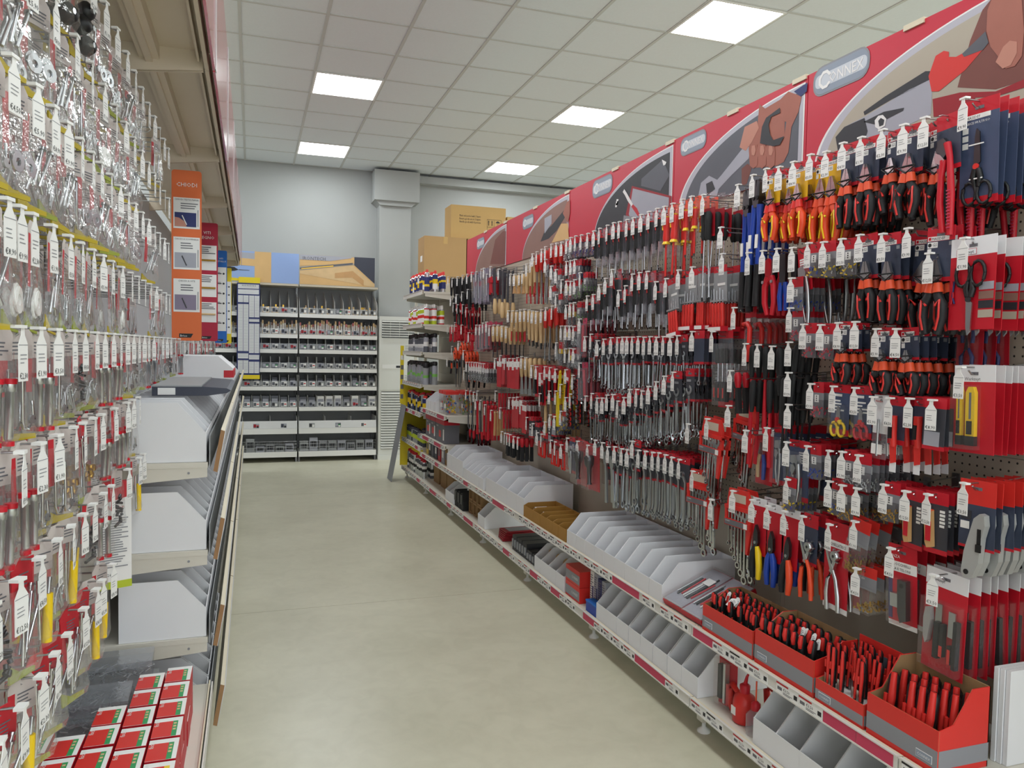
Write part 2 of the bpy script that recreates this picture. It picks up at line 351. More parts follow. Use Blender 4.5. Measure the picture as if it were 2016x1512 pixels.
for i in range(6):
    shelf(BAYS[i], BAYS[i+1], .424, FX, 'upper low shelf with price rail in the '+nearer[i+1 if i else 0], pink=.35 if i < 3 else .15)
for i in range(8):
    shelf(BAYS[i], BAYS[i+1], .142, FX, 'bottom shelf with price rail in the '+nearer[i+1 if i else 0], pink=.25, brackets=False)
# ================================================================== banners over the right wall
BT, BB = 2.556, 2.19; BXF = PEGX-.006
def bp(px, py): return on_x(px, py, BXF)
edges = [1.49, 2.478, 3.46, 4.81, 6.155, 7.42]
BN = ['a hand gripping pliers', 'fist holding a large wrench', 'open tool case with wrench', 'hammer held over wood', 'brown wooden planks']
def arch(y0, y1, n=22, off=0):
    """boundary of the photo area: from bottom far side to top near side (y decreasing)"""
    pts = []
    W = y1-y0; H = BT-BB
    for i in range(n+1):
        a = i/n*PI/2
        A0 = min(y1-.05, y0+.93)-off*1.3; yy = A0-(A0-y0)*(1-math.cos(a))  # far -> near
        zz = BB+(H*.94-off)*math.sin(a)
        pts.append((yy, zz))
    return pts
def logo(q, yc, zc, wd, x):
    h = wd*.36
    def pill(W, Hh, xx, mt):
        r = Hh*.42; pts = []
        for cx, cz, a0 in ((W/2-r, Hh/2-r, 0), (-W/2+r, Hh/2-r, 90), (-W/2+r, -Hh/2+r, 180), (W/2-r, -Hh/2+r, 270)):
            for k in range(5): a = math.radians(a0+k*22.5); pts.append((cx+r*math.cos(a), cz+r*math.sin(a)))
        q.poly([(xx, yc-p[0], zc+p[1]) for p in pts], mt)
    pill(wd*1.05, h*1.14, x-.0006, 'midgrey'); pill(wd, h, x-.0012, 'logogrey'); pill(wd*.96, h*.5, x-.0015, 'logolight')
    q.text('ONNEX', h*.55, x-.0024, yc+wd*.20, zc-h*.2, 'tagwhite', maxw=wd*.62, ux=(0, -1, 0))
    # the C is a hexagon nut hugging the O
    c = (yc+wd*.285, zc)
    pts = [(c[0]-h*.36*math.cos(math.radians(a)), c[1]+h*.36*math.sin(math.radians(a))) for a in (20, 70, 110, 160, 200, 250, 290, 330)]
    pin = [(c[0]-h*.24*math.cos(math.radians(a)), c[1]+h*.24*math.sin(math.radians(a))) for a in (20, 70, 110, 160, 200, 250, 290, 330)]
    for i in range(7): q.poly([(x-.0024, *pts[i]), (x-.0024, *pts[i+1]), (x-.0024, *pin[i+1]), (x-.0024, *pin[i])], 'tagwhite')
def px_poly(q, pts, mt, x): q.poly([tuple(on_x(a, b_, x)) for a, b_ in pts], mt)
for i in range(5):
    y0, y1 = edges[i]+.002, edges[i+1]-.002
    t = thing('banner', 'red tool wall banner with printed photo of ' + BN[i], 'banner', (0, 0, 0), group=None)
    obj('board', MB().box(BXF, BXF+.012, y0, y1, BB, BT, 'connexred'), t)
    ph = MB(); yn = y0+.012
    A = arch(yn, y1); x = BXF-.0012
    for A_, xx, mt in ((arch(yn-.0, y1, off=0), x, 'tagwhite'), (arch(yn+.008, y1-.006, off=.006), x-.0006, 'silverband')):
        ph.poly([(xx, A_[-1][0], BB)]+[(xx, p[0], p[1]) for p in A_], mt)
    Ai = arch(yn+.03, y1-.02, off=.03); xx = x-.0012
    inner = [(xx, Ai[-1][0], BB)]+[(xx, p[0], p[1]) for p in Ai]
    ph.poly(inner, ['photo_beige', 'photo_grey', 'photo_dark', 'photo_brown', 'photo_brown'][i])
    x1, x2, x3 = xx-.0006, xx-.0012, xx-.0018
    S = lambda pts, mt, X: px_poly(ph, pts, mt, X)
    if i == 0:
        S([(1700, 220), (1742, 190), (1822, 140), (1832, 140), (1834, 158), (1818, 166), (1755, 196), (1702, 227)], 'photo_dark', x1)
        S([(1645, 270), (1662, 250), (1705, 228), (1790, 176), (1800, 172), (1830, 157), (1835, 180), (1833, 225), (1780, 250), (1700, 290), (1650, 300)], 'photo_silver', x1)
        S([(1645, 270), (1662, 250), (1702, 232), (1708, 258), (1700, 285), (1650, 300)], 'photo_dark', x2)
        S([(1700, 240), (1740, 220), (1780, 212), (1778, 218), (1745, 235), (1726, 246)], 'photo_dark', x2)
        S([(1722, 237), (1729, 228), (1738, 226), (1745, 234), (1742, 248), (1730, 255), (1723, 250)], 'tagwhite', x3)
        S([(1729, 238), (1734, 232), (1741, 236), (1739, 246), (1731, 249)], 'photo_dark', x3-.0006)
        S([(1828, 150), (1842, 110), (1858, 100), (1868, 102), (1868, 112), (1882, 112), (1895, 105), (1938, 88), (1936, 96), (1900, 138), (1848, 180), (1834, 180)], 'brightred', x2)
        S([(1894, 106), (1940, 62), (1946, 84), (1935, 98), (1898, 112)], 'photo_grey', x3)
        S([(1836, 195), (1890, 182), (1960, 180), (2030, 150), (2030, 168), (1960, 190), (1920, 192), (1910, 225), (1838, 230)], 'darkred', x2)
        S([(1885, 172), (1910, 80), (1934, 20), (1950, 0), (2040, -40), (2040, 150), (1960, 176)], 'skin2', x1)
        S([(1942, 60), (1944, 20), (1960, -20), (2010, -20), (2016, 60), (2012, 110), (1998, 130), (1980, 135), (1964, 110), (1950, 92)], 'skin', x3)
        S([(1960, 122), (1975, 92), (1988, 80), (2002, 82), (2002, 104), (1990, 128), (1974, 135)], 'skin3', x3-.0006)
    if i == 1:
        S([(1372, 400), (1380, 360), (1396, 346), (1404, 350), (1412, 354), (1420, 345), (1462, 292), (1478, 288), (1474, 312), (1440, 345), (1415, 372), (1410, 390)], 'photo_silver', x1)
        S([(1392, 385), (1390, 362), (1402, 356), (1408, 372)], 'photo_dark', x2)
        S([(1545, 235), (1530, 200), (1524, 226), (1508, 215), (1495, 205), (1490, 260), (1474, 290), (1476, 318), (1480, 330), (1496, 330), (1512, 328), (1530, 326), (1544, 318)], 'skin', x1)
        S([(1456, 290), (1466, 250), (1490, 238), (1494, 252), (1480, 280), (1468, 297)], 'skin3', x2)
        S([(1504, 215), (1536, 196), (1552, 180), (1568, 186), (1578, 190), (1572, 220), (1558, 250), (1552, 300), (1542, 320), (1538, 300), (1545, 262), (1548, 240), (1515, 230)], 'skin', x2)
        for cx in (1483, 1500, 1517):
            S([(cx-9, 292), (cx-7, 284), (cx, 281), (cx+7, 284), (cx+9, 300), (cx+8, 325), (cx, 332), (cx-7, 326)], 'skin', x3-.0003*(cx-1480)/20)
            S([(cx-4, 296), (cx-3, 287), (cx+3, 286), (cx+5, 296), (cx+2, 306), (cx-3, 305)], 'skin3', x3-.0015)
        S([(1500, 250), (1508, 232), (1535, 212), (1536, 222), (1518, 230), (1513, 246), (1516, 265), (1522, 276), (1544, 268), (1535, 285), (1522, 288), (1496, 282)], 'photo_dark', x3-.002)
        S([(1563, 180), (1590, 162), (1588, 180), (1576, 190)], 'darkblue', x3)
        S([(1460, 332), (1472, 322), (1480, 330), (1470, 362), (1460, 366)], 'skin2', x1)
    if i == 2:
        S([(1263, 352), (1305, 314), (1318, 345), (1300, 376), (1262, 366)], 'photo_silver' if 0 else 'photo_grey', x1)
        S([(1232, 422), (1244, 366), (1322, 386), (1320, 440), (1240, 440)], 'darkred', x2)
        S([(1238, 422), (1246, 371), (1317, 389), (1315, 440), (1244, 440)], 'photo_silver', x3)
        S([(1226, 378), (1229, 372), (1234, 380), (1246, 402), (1243, 406), (1236, 396), (1230, 384)], 'tagwhite', x3-.0006)
        S([(1246, 402), (1254, 410), (1260, 424), (1256, 426), (1243, 407)], 'red', x3-.0006)
        for cy in range(3): S([(1212+cy, 400-cy*4), (1216+cy, 400-cy*4), (1214+cy, 408-cy*4), (1211+cy, 408-cy*4)], 'tagwhite', x2)
        S([(1228, 424), (1255, 428), (1252, 444), (1226, 442)], 'midgrey', x3)
        S([(1303, 314), (1312, 319), (1310, 324), (1306, 326)], 'tagwhite', x2)
    if i == 3:
        S([(1064, 476), (1072, 455), (1085, 445), (1110, 414), (1122, 402), (1122, 412), (1095, 455), (1080, 470)], 'photo_dark', x1)
        S([(1072, 460), (1072, 430), (1086, 422), (1086, 440)], 'photo_silver', x2)
        S([(1108, 420), (1116, 398), (1122, 393), (1122, 420), (1118, 440)], 'skin', x2)
        S([(1086, 478), (1105, 440), (1118, 440), (1120, 470)], 'pine', x1)
    if i == 4:
        S([(965, 520), (975, 472), (990, 455), (996, 455), (994, 520)], 'skin2', x1)
    obj('printed_photo', ph, t)
    lg = MB(); lc = [bp(1655, 143), bp(1365, 281.5), bp(1186, 367), bp(1040, 437), bp(946.5, 479)][i]
    lw = abs((bp(1704, 143)-bp(1605, 143)).y) if i == 0 else (.25 if i > 0 else 0)
    logo(lg, lc.y, lc.z, [.27, .22, .27, .24, .24][i], BXF-.001); obj('logo', lg, t)
    for yy in (y0+.05, (y0+y1)/2):
        obj('clip', MB().box(BXF-.006, BXF+.02, yy-.045, yy+.035, BT-.012, BT+.006, 'cream'), t)
# ================================================================== kinds of goods that hang on hooks
# local frame: x across, z up with 0 at the hook wire, front towards -y
def cardq(q, wd, h, rows, y=0, th=.0016, top=.022, rnd=True):
    """printed card made of horizontal colour bands; rows = [(fraction, material)]"""
    z = top; x = wd/2
    for fr_, mt in rows:
        z2 = z-(h+top)*fr_; q.box(-x, x, y-th/2, y+th/2, z2, z, mt); z = z2
    return q
def hole(q, y): q.box(-.012, .012, y-.0015, y-.0008, -.004, .004, 'greyink')
MAS = [(.26, 'red'), (.66, 'navy'), (.08, 'red')]
YEL = [(.26, 'red'), (.66, 'yellow'), (.08, 'red')]
def masidef(q, wd, top_h, y=-.0012, gs=True):
    z = .022-(top_h+.022)*.26
    q.box(-wd/2+.003, wd/2-.016, y, y+.0004, z+.001, z+.013, 'tagwhite'); q.box(-wd/2+.005, -wd/2+.013, y-.0003, y, z+.003, z+.011, 'red')
    q.text('MASIDEF', .0105, -wd/2+.015, y-.0004, z+.003, 'ink', maxw=wd*.6)
    if gs:
        q.box(-wd/2+.003, -wd/2+.034, y, y+.0004, z-.018, z-.002, 'tagwhite'); q.text('GS', .012, -wd/2+.018, y-.0004, z-.014, 'ink')
        q.lathe([(.0055, 0), (.0055, .0004)], 'ink', 10, (-wd/2+.010, y-.0005, z-.010), 'y'); q.box(-wd/2+.003, -wd/2+.015, y, y+.0004, z-.034, z-.02, 'tagwhite')
        q.box(wd/2-.016, wd/2-.004, y, y+.0004, z-.014, z-.004, 'midgrey')
def pl_parts(z0, L, collar='orangegrip', grip='grip', accent='brightred', jaw='steel', nose=1.0, spread=1.0, thick=1.0, y=-.012):
    j = MB(); w0 = .011*spread; a = z0; b_ = z0-.36*L
    for s in (-1, 1):
        j.prism([(s*.0008, a), (s*.005*nose, a), (s*.017*nose*spread, a-.2*L), (s*.013, b_), (s*.004, b_-.03), (s*.0008, a-.2*L)], y-.005, y+.005, jaw)
    j.lathe([(.009, 0), (.009, .012)], jaw, 10, (0, y-.006, a-.24*L), 'y')
    hs = []
    for s in (-1, 1):
        h = MB(); hs.append(h); P = [(s*.010, y, b_+.005), (s*.012, y, b_-.02), (s*.026*spread, y, b_-.22*L), (s*.027*spread, y, b_-.38*L), (s*.017*spread, y, b_-.60*L)]
        h.tube(P, [.008*thick, .0105*thick, .0115*thick, .011*thick, .008*thick], grip, 8)
        h.tube([(s*.009, y, b_+.012), (s*.0125, y, b_-.014)], [.010*thick, .0125*thick], collar, 8)
        h.tube([(s*.014, y-.0085*thick, b_-.05), (s*.025*spread, y-.0098*thick, b_-.16*L), (s*.026*spread, y-.0098*thick, b_-.38*L), (s*.018*spread, y-.008*thick, b_-.55*L)], .003*thick, accent, 5)
    t = MB().tube([(-.03, y-.008, b_+.03), (0, y-.010, b_+.012), (.03, y-.008, b_+.03)], .0022, 'black', 5); t.tube([(-.026, y-.008, b_+.032), (.028, y-.008, b_+.032)], .002, 'black', 5)
    return j, hs, t
PR = {}
def reg(k, p, sp=.022, d0=.035): PR[k] = (p, sp, d0); return p
def mk_pliers(k, name, s=1.0, rows=MAS, nose=1.0, wd=.075, ch=.115, collar='orangegrip', grip='grip', accent='brightred', spread=1.1, thick=1.2, sp=.03, drop=.062):
    P = Proto(name, 'pliers'); c = MB(); cardq(c, wd*s, ch*s, rows); hole(c, 0); masidef(c, wd*s, ch*s)
    P.part('card', c); j, h, t = pl_parts(-drop*s, .19*s, collar, grip, accent, 'steel', nose, spread, thick); P.part('jaws', j); P.part('handle', h[0]); P.part('handle', h[1]); P.part('cable_tie', t); return reg(k, P, sp)
mk_pliers('pl_l', 'combination_pliers', 1.12); mk_pliers('pl_m', 'combination_pliers', 1.0); mk_pliers('pl_s', 'combination_pliers', .88, drop=.07)
mk_pliers('pl_cut', 'side_cutters', 1.0, nose=1.25, spread=.9); mk_pliers('pl_end', 'end_cutters', 1.12, nose=1.7, spread=1.35, wd=.095, ch=.125)
mk_pliers('pl_mini', 'mini_pliers', .72, wd=.09, ch=.10, nose=.8, drop=.06, sp=.022)
mk_pliers('pl_y', 'insulated_pliers', 1.0, YEL, collar='brightred', grip='orange', accent='cutyellow', thick=1.15, drop=.055)
mk_pliers('pl_yb', 'insulated_cutters', 1.15, YEL, nose=1.2, collar='orange', grip='orange', accent='cutyellow', thick=1.25, drop=.05)
# slip joint pump pliers
P = Proto('pump_pliers', 'pliers'); c = MB(); cardq(c, .075, .13, MAS); P.part('card', c)
j = MB(); j.prism([(-.02, -.05), (.0, -.045), (.012, -.06), (.014, -.085), (.0, -.10), (-.012, -.085), (-.024, -.075)], -.02, -.008, 'darksteel'); j.prism([(-.022, -.08), (-.006, -.09), (.006, -.105), (-.004, -.12), (-.024, -.105)], -.024, -.010, 'steel'); P.part('jaws', j)
h = MB(); h.tube([(.008, -.014, -.06), (.016, -.014, -.10), (.020, -.014, -.20), (.016, -.014, -.31)], [.010, .008, .0095, .008], 'red', 8); h.tube([(-.002, -.016, -.105), (-.010, -.016, -.15), (-.014, -.016, -.22), (-.006, -.016, -.30)], [.010, .008, .009, .008], 'red', 8)
for i in range(12): h.box(.013, .023, -.0245, -.022, -.19-i*.009, -.193-i*.009, 'pinkred')
P.part('handles', h); reg('pump', P, .05)
# scissors
def sciss(q, qhs, z0, L, blade, grip, y=-.008, up=False, ring=.019):
    d = 1 if up else -1
    q.prism([(-.001, z0), (.008, z0+d*.01), (.011, z0+d*.42*L), (-.008, z0+d*.5*L), (-.005, z0+d*.1*L)], y-.003, y+.001, blade); q.lathe([(.008, 0), (.008, .004)], 'brightred' if not up else 'ink', 10, (0, y-.006, z0+d*.47*L), 'y')
    for s in (-1, 1):
        cz = z0+d*.80*L; cx = s*ring*1.05; zc = z0+d*.5*L; qh = qhs[(s+1)//2]
        qh.tube([(s*.004, y, zc), (s*.010, y, zc+d*.10*L), (cx-s*ring*.8, y, cz-d*ring*.9)], [.008, .008, .005], grip, 6)
        qh.tube([(cx+ring*math.cos(a), y, cz+d*ring*1.55*math.sin(a)) for a in [i*PI/6 for i in range(13)]], .0045, grip, 6, caps=False)
P = Proto('multipurpose_scissors', 'scissors'); c = MB(); cardq(c, .105, .25, [(.14, 'red'), (.79, 'bluecard'), (.07, 'red')]); hole(c, 0)
c.box(-.048, .03, -.0016, -.0009, -.028, -.016, 'tagwhite'); c.text('MASIDEF', .010, -.036, -.0018, -.026, 'ink'); c.box(-.046, -.038, -.0018, -.0016, -.026, -.018, 'red')
c.text('FORBICE MULTIUSO', .0085, -.048, -.0014, -.04, 'tagwhite', maxw=.085)
for i in range(3): c.box(-.046, -.03, -.0016, -.0009, -.062-i*.02, -.047-i*.02, 'tagwhite')
P.part('card', c); q = MB(); qh = [MB(), MB()]; sciss(q, qh, -.055, .21, 'darksteel', 'black'); P.part('blades', q); P.part('handle', qh[0]).part('handle', qh[1])
P.part('tie', MB().box(-.02, .02, -.013, -.011, -.098, -.095, 'tagwhite')).part('tie', MB().box(-.018, .018, -.013, -.011, -.187, -.184, 'tagwhite')); reg('sc_multi', P, .038, .055)
P = Proto('household_scissors', 'scissors'); c = MB(); cardq(c, .135, .22, [(.20, 'cardwhite'), (.80, 'red')]); hole(c, 0); c.box(-.05, .01, -.0014, -.001, -.024, -.008, 'red'); c.box(-.049, .009, -.0017, -.0013, -.023, -.009, 'cardwhite'); c.text('Werkzeyt', .012, -.046, -.002, -.020, 'ink', maxw=.052)
for i in range(4): c.box(.022, .064, -.0016, -.001, -.118-i*.024, -.098-i*.024, ['photo_silver', 'photo_brown', 'photo_dark', 'photo_beige'][i])
P.part('card', c); q = MB(); qh = [MB(), MB()]; sciss(q, qh, -.235, .20, 'steel', 'black', up=True, ring=.021)
qt = MB()
P.part('blades', q); P.part('handle', qh[0]).part('handle', qh[1]); P.part('small_scissors', MB().tube([(-.058, -.004, -.09), (-.052, -.004, -.13), (-.058, -.004, -.15)], .0025, 'red', 5).tube([(-.05, -.004, -.09), (-.055, -.004, -.13), (-.048, -.004, -.15)], .0025, 'darkblue', 5)); reg('sc_werk', P, .030, .05)
def mk_smallsc(k, col):
    P = Proto('small_scissors', 'scissors'); c = MB(); cardq(c, .075, .14, [(.16, 'red'), (.72, 'bluecard'), (.12, 'red')]); c.lines(-.03, .02, -.03, 4, .010, -.0014, 'tagwhite'); c.box(-.032, .005, -.0014, -.001, -.016, -.008, 'tagwhite'); P.part('card', c)
    q = MB(); qh = [MB(), MB()]; sciss(q, qh, -.045, .095, 'steel', col, ring=.014); P.part('blades', q); P.part('handle', qh[0]).part('handle', qh[1])
    P.part('blister', MB().box(-.034, .034, -.018, -.002, -.138, -.04, 'clear')); reg(k, P, .03)
mk_smallsc('sc_y', 'cutyellow'); mk_smallsc('sc_r', 'red')
# triple mini pliers set
P = Proto('mini_pliers_set', 'pliers'); c = MB(); cardq(c, .085, .30, [(.15, 'cardwhite'), (.85, 'red')]); c.text('Werkzeyt', .011, -.02, -.0012, -.018, 'greyink'); P.part('card', c)
for i, z0 in enumerate((-.05, -.125, -.20)):
    q = MB(); q.flat([(0, z0), (0, z0-.045)], [.004, .014], .008, 'steel', -.01)
    for s in (-1, 1): q.tube([(s*.004, -.01, z0-.04), (s*.018, -.01, z0-.065), (s*.016, -.01, z0-.10)], [.004, .006, .005], 'darkblue', 6)
    P.part('pliers', q)
P.part('blister', MB().box(-.03, .03, -.02, -.002, -.295, -.04, 'clear')); reg('set3', P, .04, .045)
# yellow snap-off cutters
P = Proto('snap_off_cutter_set', 'cutter'); c = MB(); cardq(c, .125, .21, [(.19, 'cardwhite'), (.81, 'red')]); hole(c, 0); c.text('Werkzeyt', .012, -.03, -.0012, -.018, 'greyink'); P.part('card', c)
for x, wd in ((-.035, .016), (0.0, .028)):
    q = MB(); q.prism([(x-wd/2, -.05), (x-wd*.2, -.035), (x+wd*.3, -.035), (x+wd/2, -.05), (x+wd/2, -.165), (x-wd/2, -.165)], -.014, -.003, 'cutyellow'); q.box(x-wd/2-.001, x+wd/2+.001, -.015, -.003, -.19, -.165, 'black'); q.box(x-wd*.25, x+wd*.25, -.018, -.014, -.16, -.125, 'black'); q.box(x-wd*.1, x+wd*.15, -.0145, -.014, -.12, -.05, 'greyink')
    for i in range(12): q.box(x+wd*.3, x+wd/2+.001, -.0145, -.013, -.06-i*.008, -.063-i*.008, 'signyellow')
    P.part('cutter', q)
P.part('blister', MB().box(-.055, .022, -.022, -.002, -.20, -.03, 'clear')); reg('cut_y', P, .026, .05)
# grey utility knives
P = Proto('utility_knife', 'knife'); c = MB(); cardq(c, .10, .16, [(.36, 'brightred'), (.60, 'navy'), (.04, 'red')]); hole(c, 0); c.box(-.045, -.02, -.0016, -.001, -.11, -.09, 'tagwhite'); c.box(-.045, -.015, -.0016, -.001, -.085, -.06, 'photo_dark'); P.part('card', c)
q = MB(); q.prism([(.008, -.075), (.024, -.060), (.036, -.064), (.039, -.09), (.030, -.125), (.025, -.19), (.008, -.232), (-.014, -.236), (-.022, -.22), (-.016, -.165), (.0, -.105)], -.024, -.004, 'castgrey'); P.part('body', q)
P.part('slider', MB().box(.020, .030, -.0255, -.0235, -.155, -.10, 'black').box(.018, .032, -.028, -.0235, -.16, -.14, 'black').lathe([(.007, 0), (.007, .002)], 'black', 10, (-.007, -.0255, -.218), 'y')); reg('util', P, .036, .05)
# knife set
P = Proto('knife_set', 'knife set'); c = MB(); cardq(c, .14, .26, [(.17, 'cardwhite'), (.83, 'red')]); hole(c, 0); c.text('Werkzeyt', .011, -.05, -.0012, -.012, 'ink'); P.part('card', c)
P.part('folding_knife', MB().prism([(-.05, -.09), (-.035, -.085), (-.03, -.12), (-.038, -.18), (-.045, -.19), (-.053, -.17), (-.055, -.12)], -.018, -.004, 'castgrey'))
P.part('scraper', MB().box(-.022, .0, -.01, -.006, -.13, -.07, 'steel').box(-.018, -.002, -.018, -.004, -.22, -.12, 'black').box(.004, .014, -.018, -.004, -.21, -.12, 'black').box(.004, .014, -.019, -.017, -.21, -.18, 'brightred'))
P.part('cutter', MB().box(.022, .044, -.01, -.006, -.15, -.08, 'zinc').box(.046, .058, -.018, -.004, -.23, -.10, 'grip').box(.03, .042, -.018, -.005, -.22, -.17, 'black').box(.032, .041, -.019, -.017, -.22, -.18, 'brightred'))
P.part('blister', MB().box(-.062, .064, -.024, -.002, -.25, -.06, 'clear')); reg('knifeset', P, .036, .05)
# eyelet pliers card
P = Proto('eyelet_pliers', 'pliers'); c = MB(); cardq(c, .10, .22, [(.94, 'red'), (.06, 'tagwhite')]); c.box(-.05, .05, -.0014, -.001, -.058, -.028, 'tagwhite'); c.text('PINZA', .013, -.046, -.0012, -.018, 'tagwhite'); c.text('PER OCCHIELLI', .011, -.046, -.0018, -.040, 'ink', maxw=.09); c.text('VELA E TELONI', .011, -.046, -.0018, -.054, 'ink', maxw=.09); c.box(-.05, -.036, -.0014, -.001, -.2, -.058, 'darkblue'); hole(c, 0); P.part('card', c)
P.part('tool', MB().prism([(.0, -.075), (.03, -.075), (.03, -.19), (.008, -.20), (.0, -.17)], -.022, -.004, 'darksteel').lathe([(.007, 0), (.007, .002)], 'black', 10, (.015, -.0235, -.09), 'y')); P.part('eyelet_pouch', MB().box(-.032, -.004, -.016, -.004, -.16, -.12, 'zinc')); P.part('blister', MB().box(-.036, .036, -.027, -.002, -.205, -.07, 'clear')); reg('eyepl', P, .034, .045)
def punch(k, grip, rows, lab, wd, h, tx):
    P = Proto(lab, 'punch pliers'); c = MB(); cardq(c, wd, h, rows); 
    if tx: c.box(-wd/2, wd/2, -.0014, -.001, -.062, -.04, 'tagwhite'); c.text(tx, .014, -wd/2+.012, -.0018, -.057, 'ink', maxw=wd*.8)
    P.part('card', c); q = MB(); q.lathe([(.016, 0), (.018, .004), (.018, .012), (.016, .016)], 'zinc', 12, (.012, -.022, -.085), 'y')
    q.lathe([(.005, -.001), (.005, .018)], 'darksteel', 8, (.012, -.022, -.085), 'y')
    for i in range(6): q.lathe([(.003, 0), (.0025, .008)], 'zinc', 6, (.012+.022*math.cos(i*PI/3), -.014, -.085+.022*math.sin(i*PI/3)), 'y')
    q.flat([(-.028, -.068), (-.012, -.10), (.004, -.13)], [.006, .012, .016], .012, 'zinc', -.014); q.flat([(.016, -.10), (.006, -.12), (-.004, -.14)], [.012, .014, .014], .010, 'zinc', -.014); P.part('jaws', q)
    g = MB(); g.tube([(.0, -.014, -.125), (.02, -.014, -.16), (.032, -.014, -.21), (.036, -.014, -.26)], [.006, .007, .008, .007], grip, 8); g.tube([(-.002, -.014, -.135), (-.02, -.014, -.165), (-.025, -.014, -.21), (-.02, -.014, -.265)], [.006, .007, .008, .007], grip, 8); P.part('handles', g); reg(k, P, .04)
punch('punch_s', 'zinc', [(.94, 'red'), (.06, 'tagwhite')], 'revolving_punch_pliers', .12, .265, 'OCCHIELLATRICE'); punch('punch_r', 'orange', [(.26, 'red'), (.68, 'navy'), (.06, 'red')], 'leather_punch_pliers', .075, .15, '')
# tin snips
def snips(k, c1, c2):
    P = Proto('tin_snips', 'snips'); c = MB(); cardq(c, .075, .19, [(.14, 'cardwhite'), (.86, 'red')]); c.lines(-.032, -.014, -.03, 4, .007, -.0013, 'tagwhite', .4); P.part('card', c)
    q = MB(); q.prism([(0, -.075), (.014, -.10), (.016, -.14), (.004, -.165), (-.012, -.15), (-.010, -.11)], -.02, -.008, 'darksteel'); q.lathe([(.006, 0), (.006, .003)], 'zinc', 8, (.003, -.024, -.14), 'y'); P.part('blades', q)
    for s, cc in ((-1, c1), (1, c2)): P.part('handle', MB().tube([(s*.006, -.014, -.155), (s*.014, -.014, -.18), (s*.020, -.014, -.23), (s*.016, -.014, -.275)], [.008, .012, .012, .009], cc, 8))
    reg(k, P, .045)
snips('snip_y', 'softblack', 'cutyellow'); snips('snip_b', 'blue', 'blue'); snips('snip_o', 'softblack', 'orange')
# bags of eyelets and small boxes
def eyebag(k, s, nn):
    P = Proto('eyelet_bag', 'bag'); c = MB(); cardq(c, .085*s, .05*s, [(.45, 'brightred'), (.55, 'midgrey')]); c.text('CONNEX', .008, -.035*s, -.0012, -.02*s, 'tagwhite'); P.part('header', c)
    P.part('pouch', MB().prism([(-.04*s, -.04*s), (.04*s, -.04*s), (.042*s, -.115*s), (.03*s, -.125*s), (-.04*s, -.12*s)], -.012, .004, 'clear')); q = MB(); rr = random.Random(3)
    for i in range(nn): q.lathe([(.0045, 0), (.003, .002), (.0022, .004)], 'brass', 6, (rr.uniform(-.034, .034)*s, rr.uniform(-.010, -.001), -.118*s+abs(rr.gauss(0, .016))*s), 'y')
    P.part('eyelets', q); reg(k, P, .02)
eyebag('eyebag', 1.25, 90); eyebag('eyebag_s', 1.0, 26)
def boxpack(k, name, c1, lab2='tagwhite', hdr=('red', .3), wd=.055, h=.095, metal='zinc', nn=16, cat='blister pack'):
    P = Proto(name, cat); c = MB(); cardq(c, wd, h, [(hdr[1], hdr[0]), (.2, lab2 if lab2 != 'tagwhite' else 'midgrey'), (.5-(hdr[1]-.3), 'greyink')]); c.box(-wd*.36, wd*.05, -.0016, -.001, -.045, -.02, 'tagwhite')
    for i in range(3): c.box(-wd*.2, -wd*.12, -.0022, -.0017, -.041+i*.007, -.037+i*.007, 'ink')
    P.part('card', c); q = MB(); rr = random.Random(hash(k) % 99 if 0 else len(k)*7)
    for i in range(nn):
        x, z, y = rr.uniform(-.4, .4)*wd, -h+rr.uniform(.004, .35)*h, rr.uniform(-.010, -.003); a = rr.uniform(0, PI)
        q.tube([(x, y, z), (x+.009*math.cos(a), y, z+.009*math.sin(a))], .0022, c1 if i % 2 else metal, 5)
    P.part('pieces', q); P.part('blister', MB().box(-wd*.46, wd*.46, -.014, -.0015, -h+.002, -h*.4, 'clear')); reg(k, P, .02)
boxpack('bx_y', 'yellow_terminal_pack', 'cutyellow'); boxpack('bx_b', 'blue_terminal_pack', 'blue', metal='blue'); boxpack('bx_r', 'red_terminal_pack', 'red', metal='pinkred'); boxpack('bx_m', 'small_hardware_pack', 'zinc', nn=26); boxpack('bx_g', 'brass_hook_pack', 'brass', metal='brass', nn=26)
boxpack('bx_c', 'assorted_terminal_pack', 'cutyellow', metal='blue'); boxpack('bit_g', 'green_bit_pack', 'lightgreen', wd=.05, h=.085, nn=10); boxpack('bit_y', 'yellow_bit_pack', 'steel', 'cutyellow', wd=.05, h=.12, nn=10); boxpack('bit_b', 'blue_bit_holder_pack', 'blue', 'navy', wd=.05, h=.10, nn=12)
boxpack('mt', 'wire_brush_pack', 'steel', 'cardwhite', wd=.06, h=.14, nn=14)
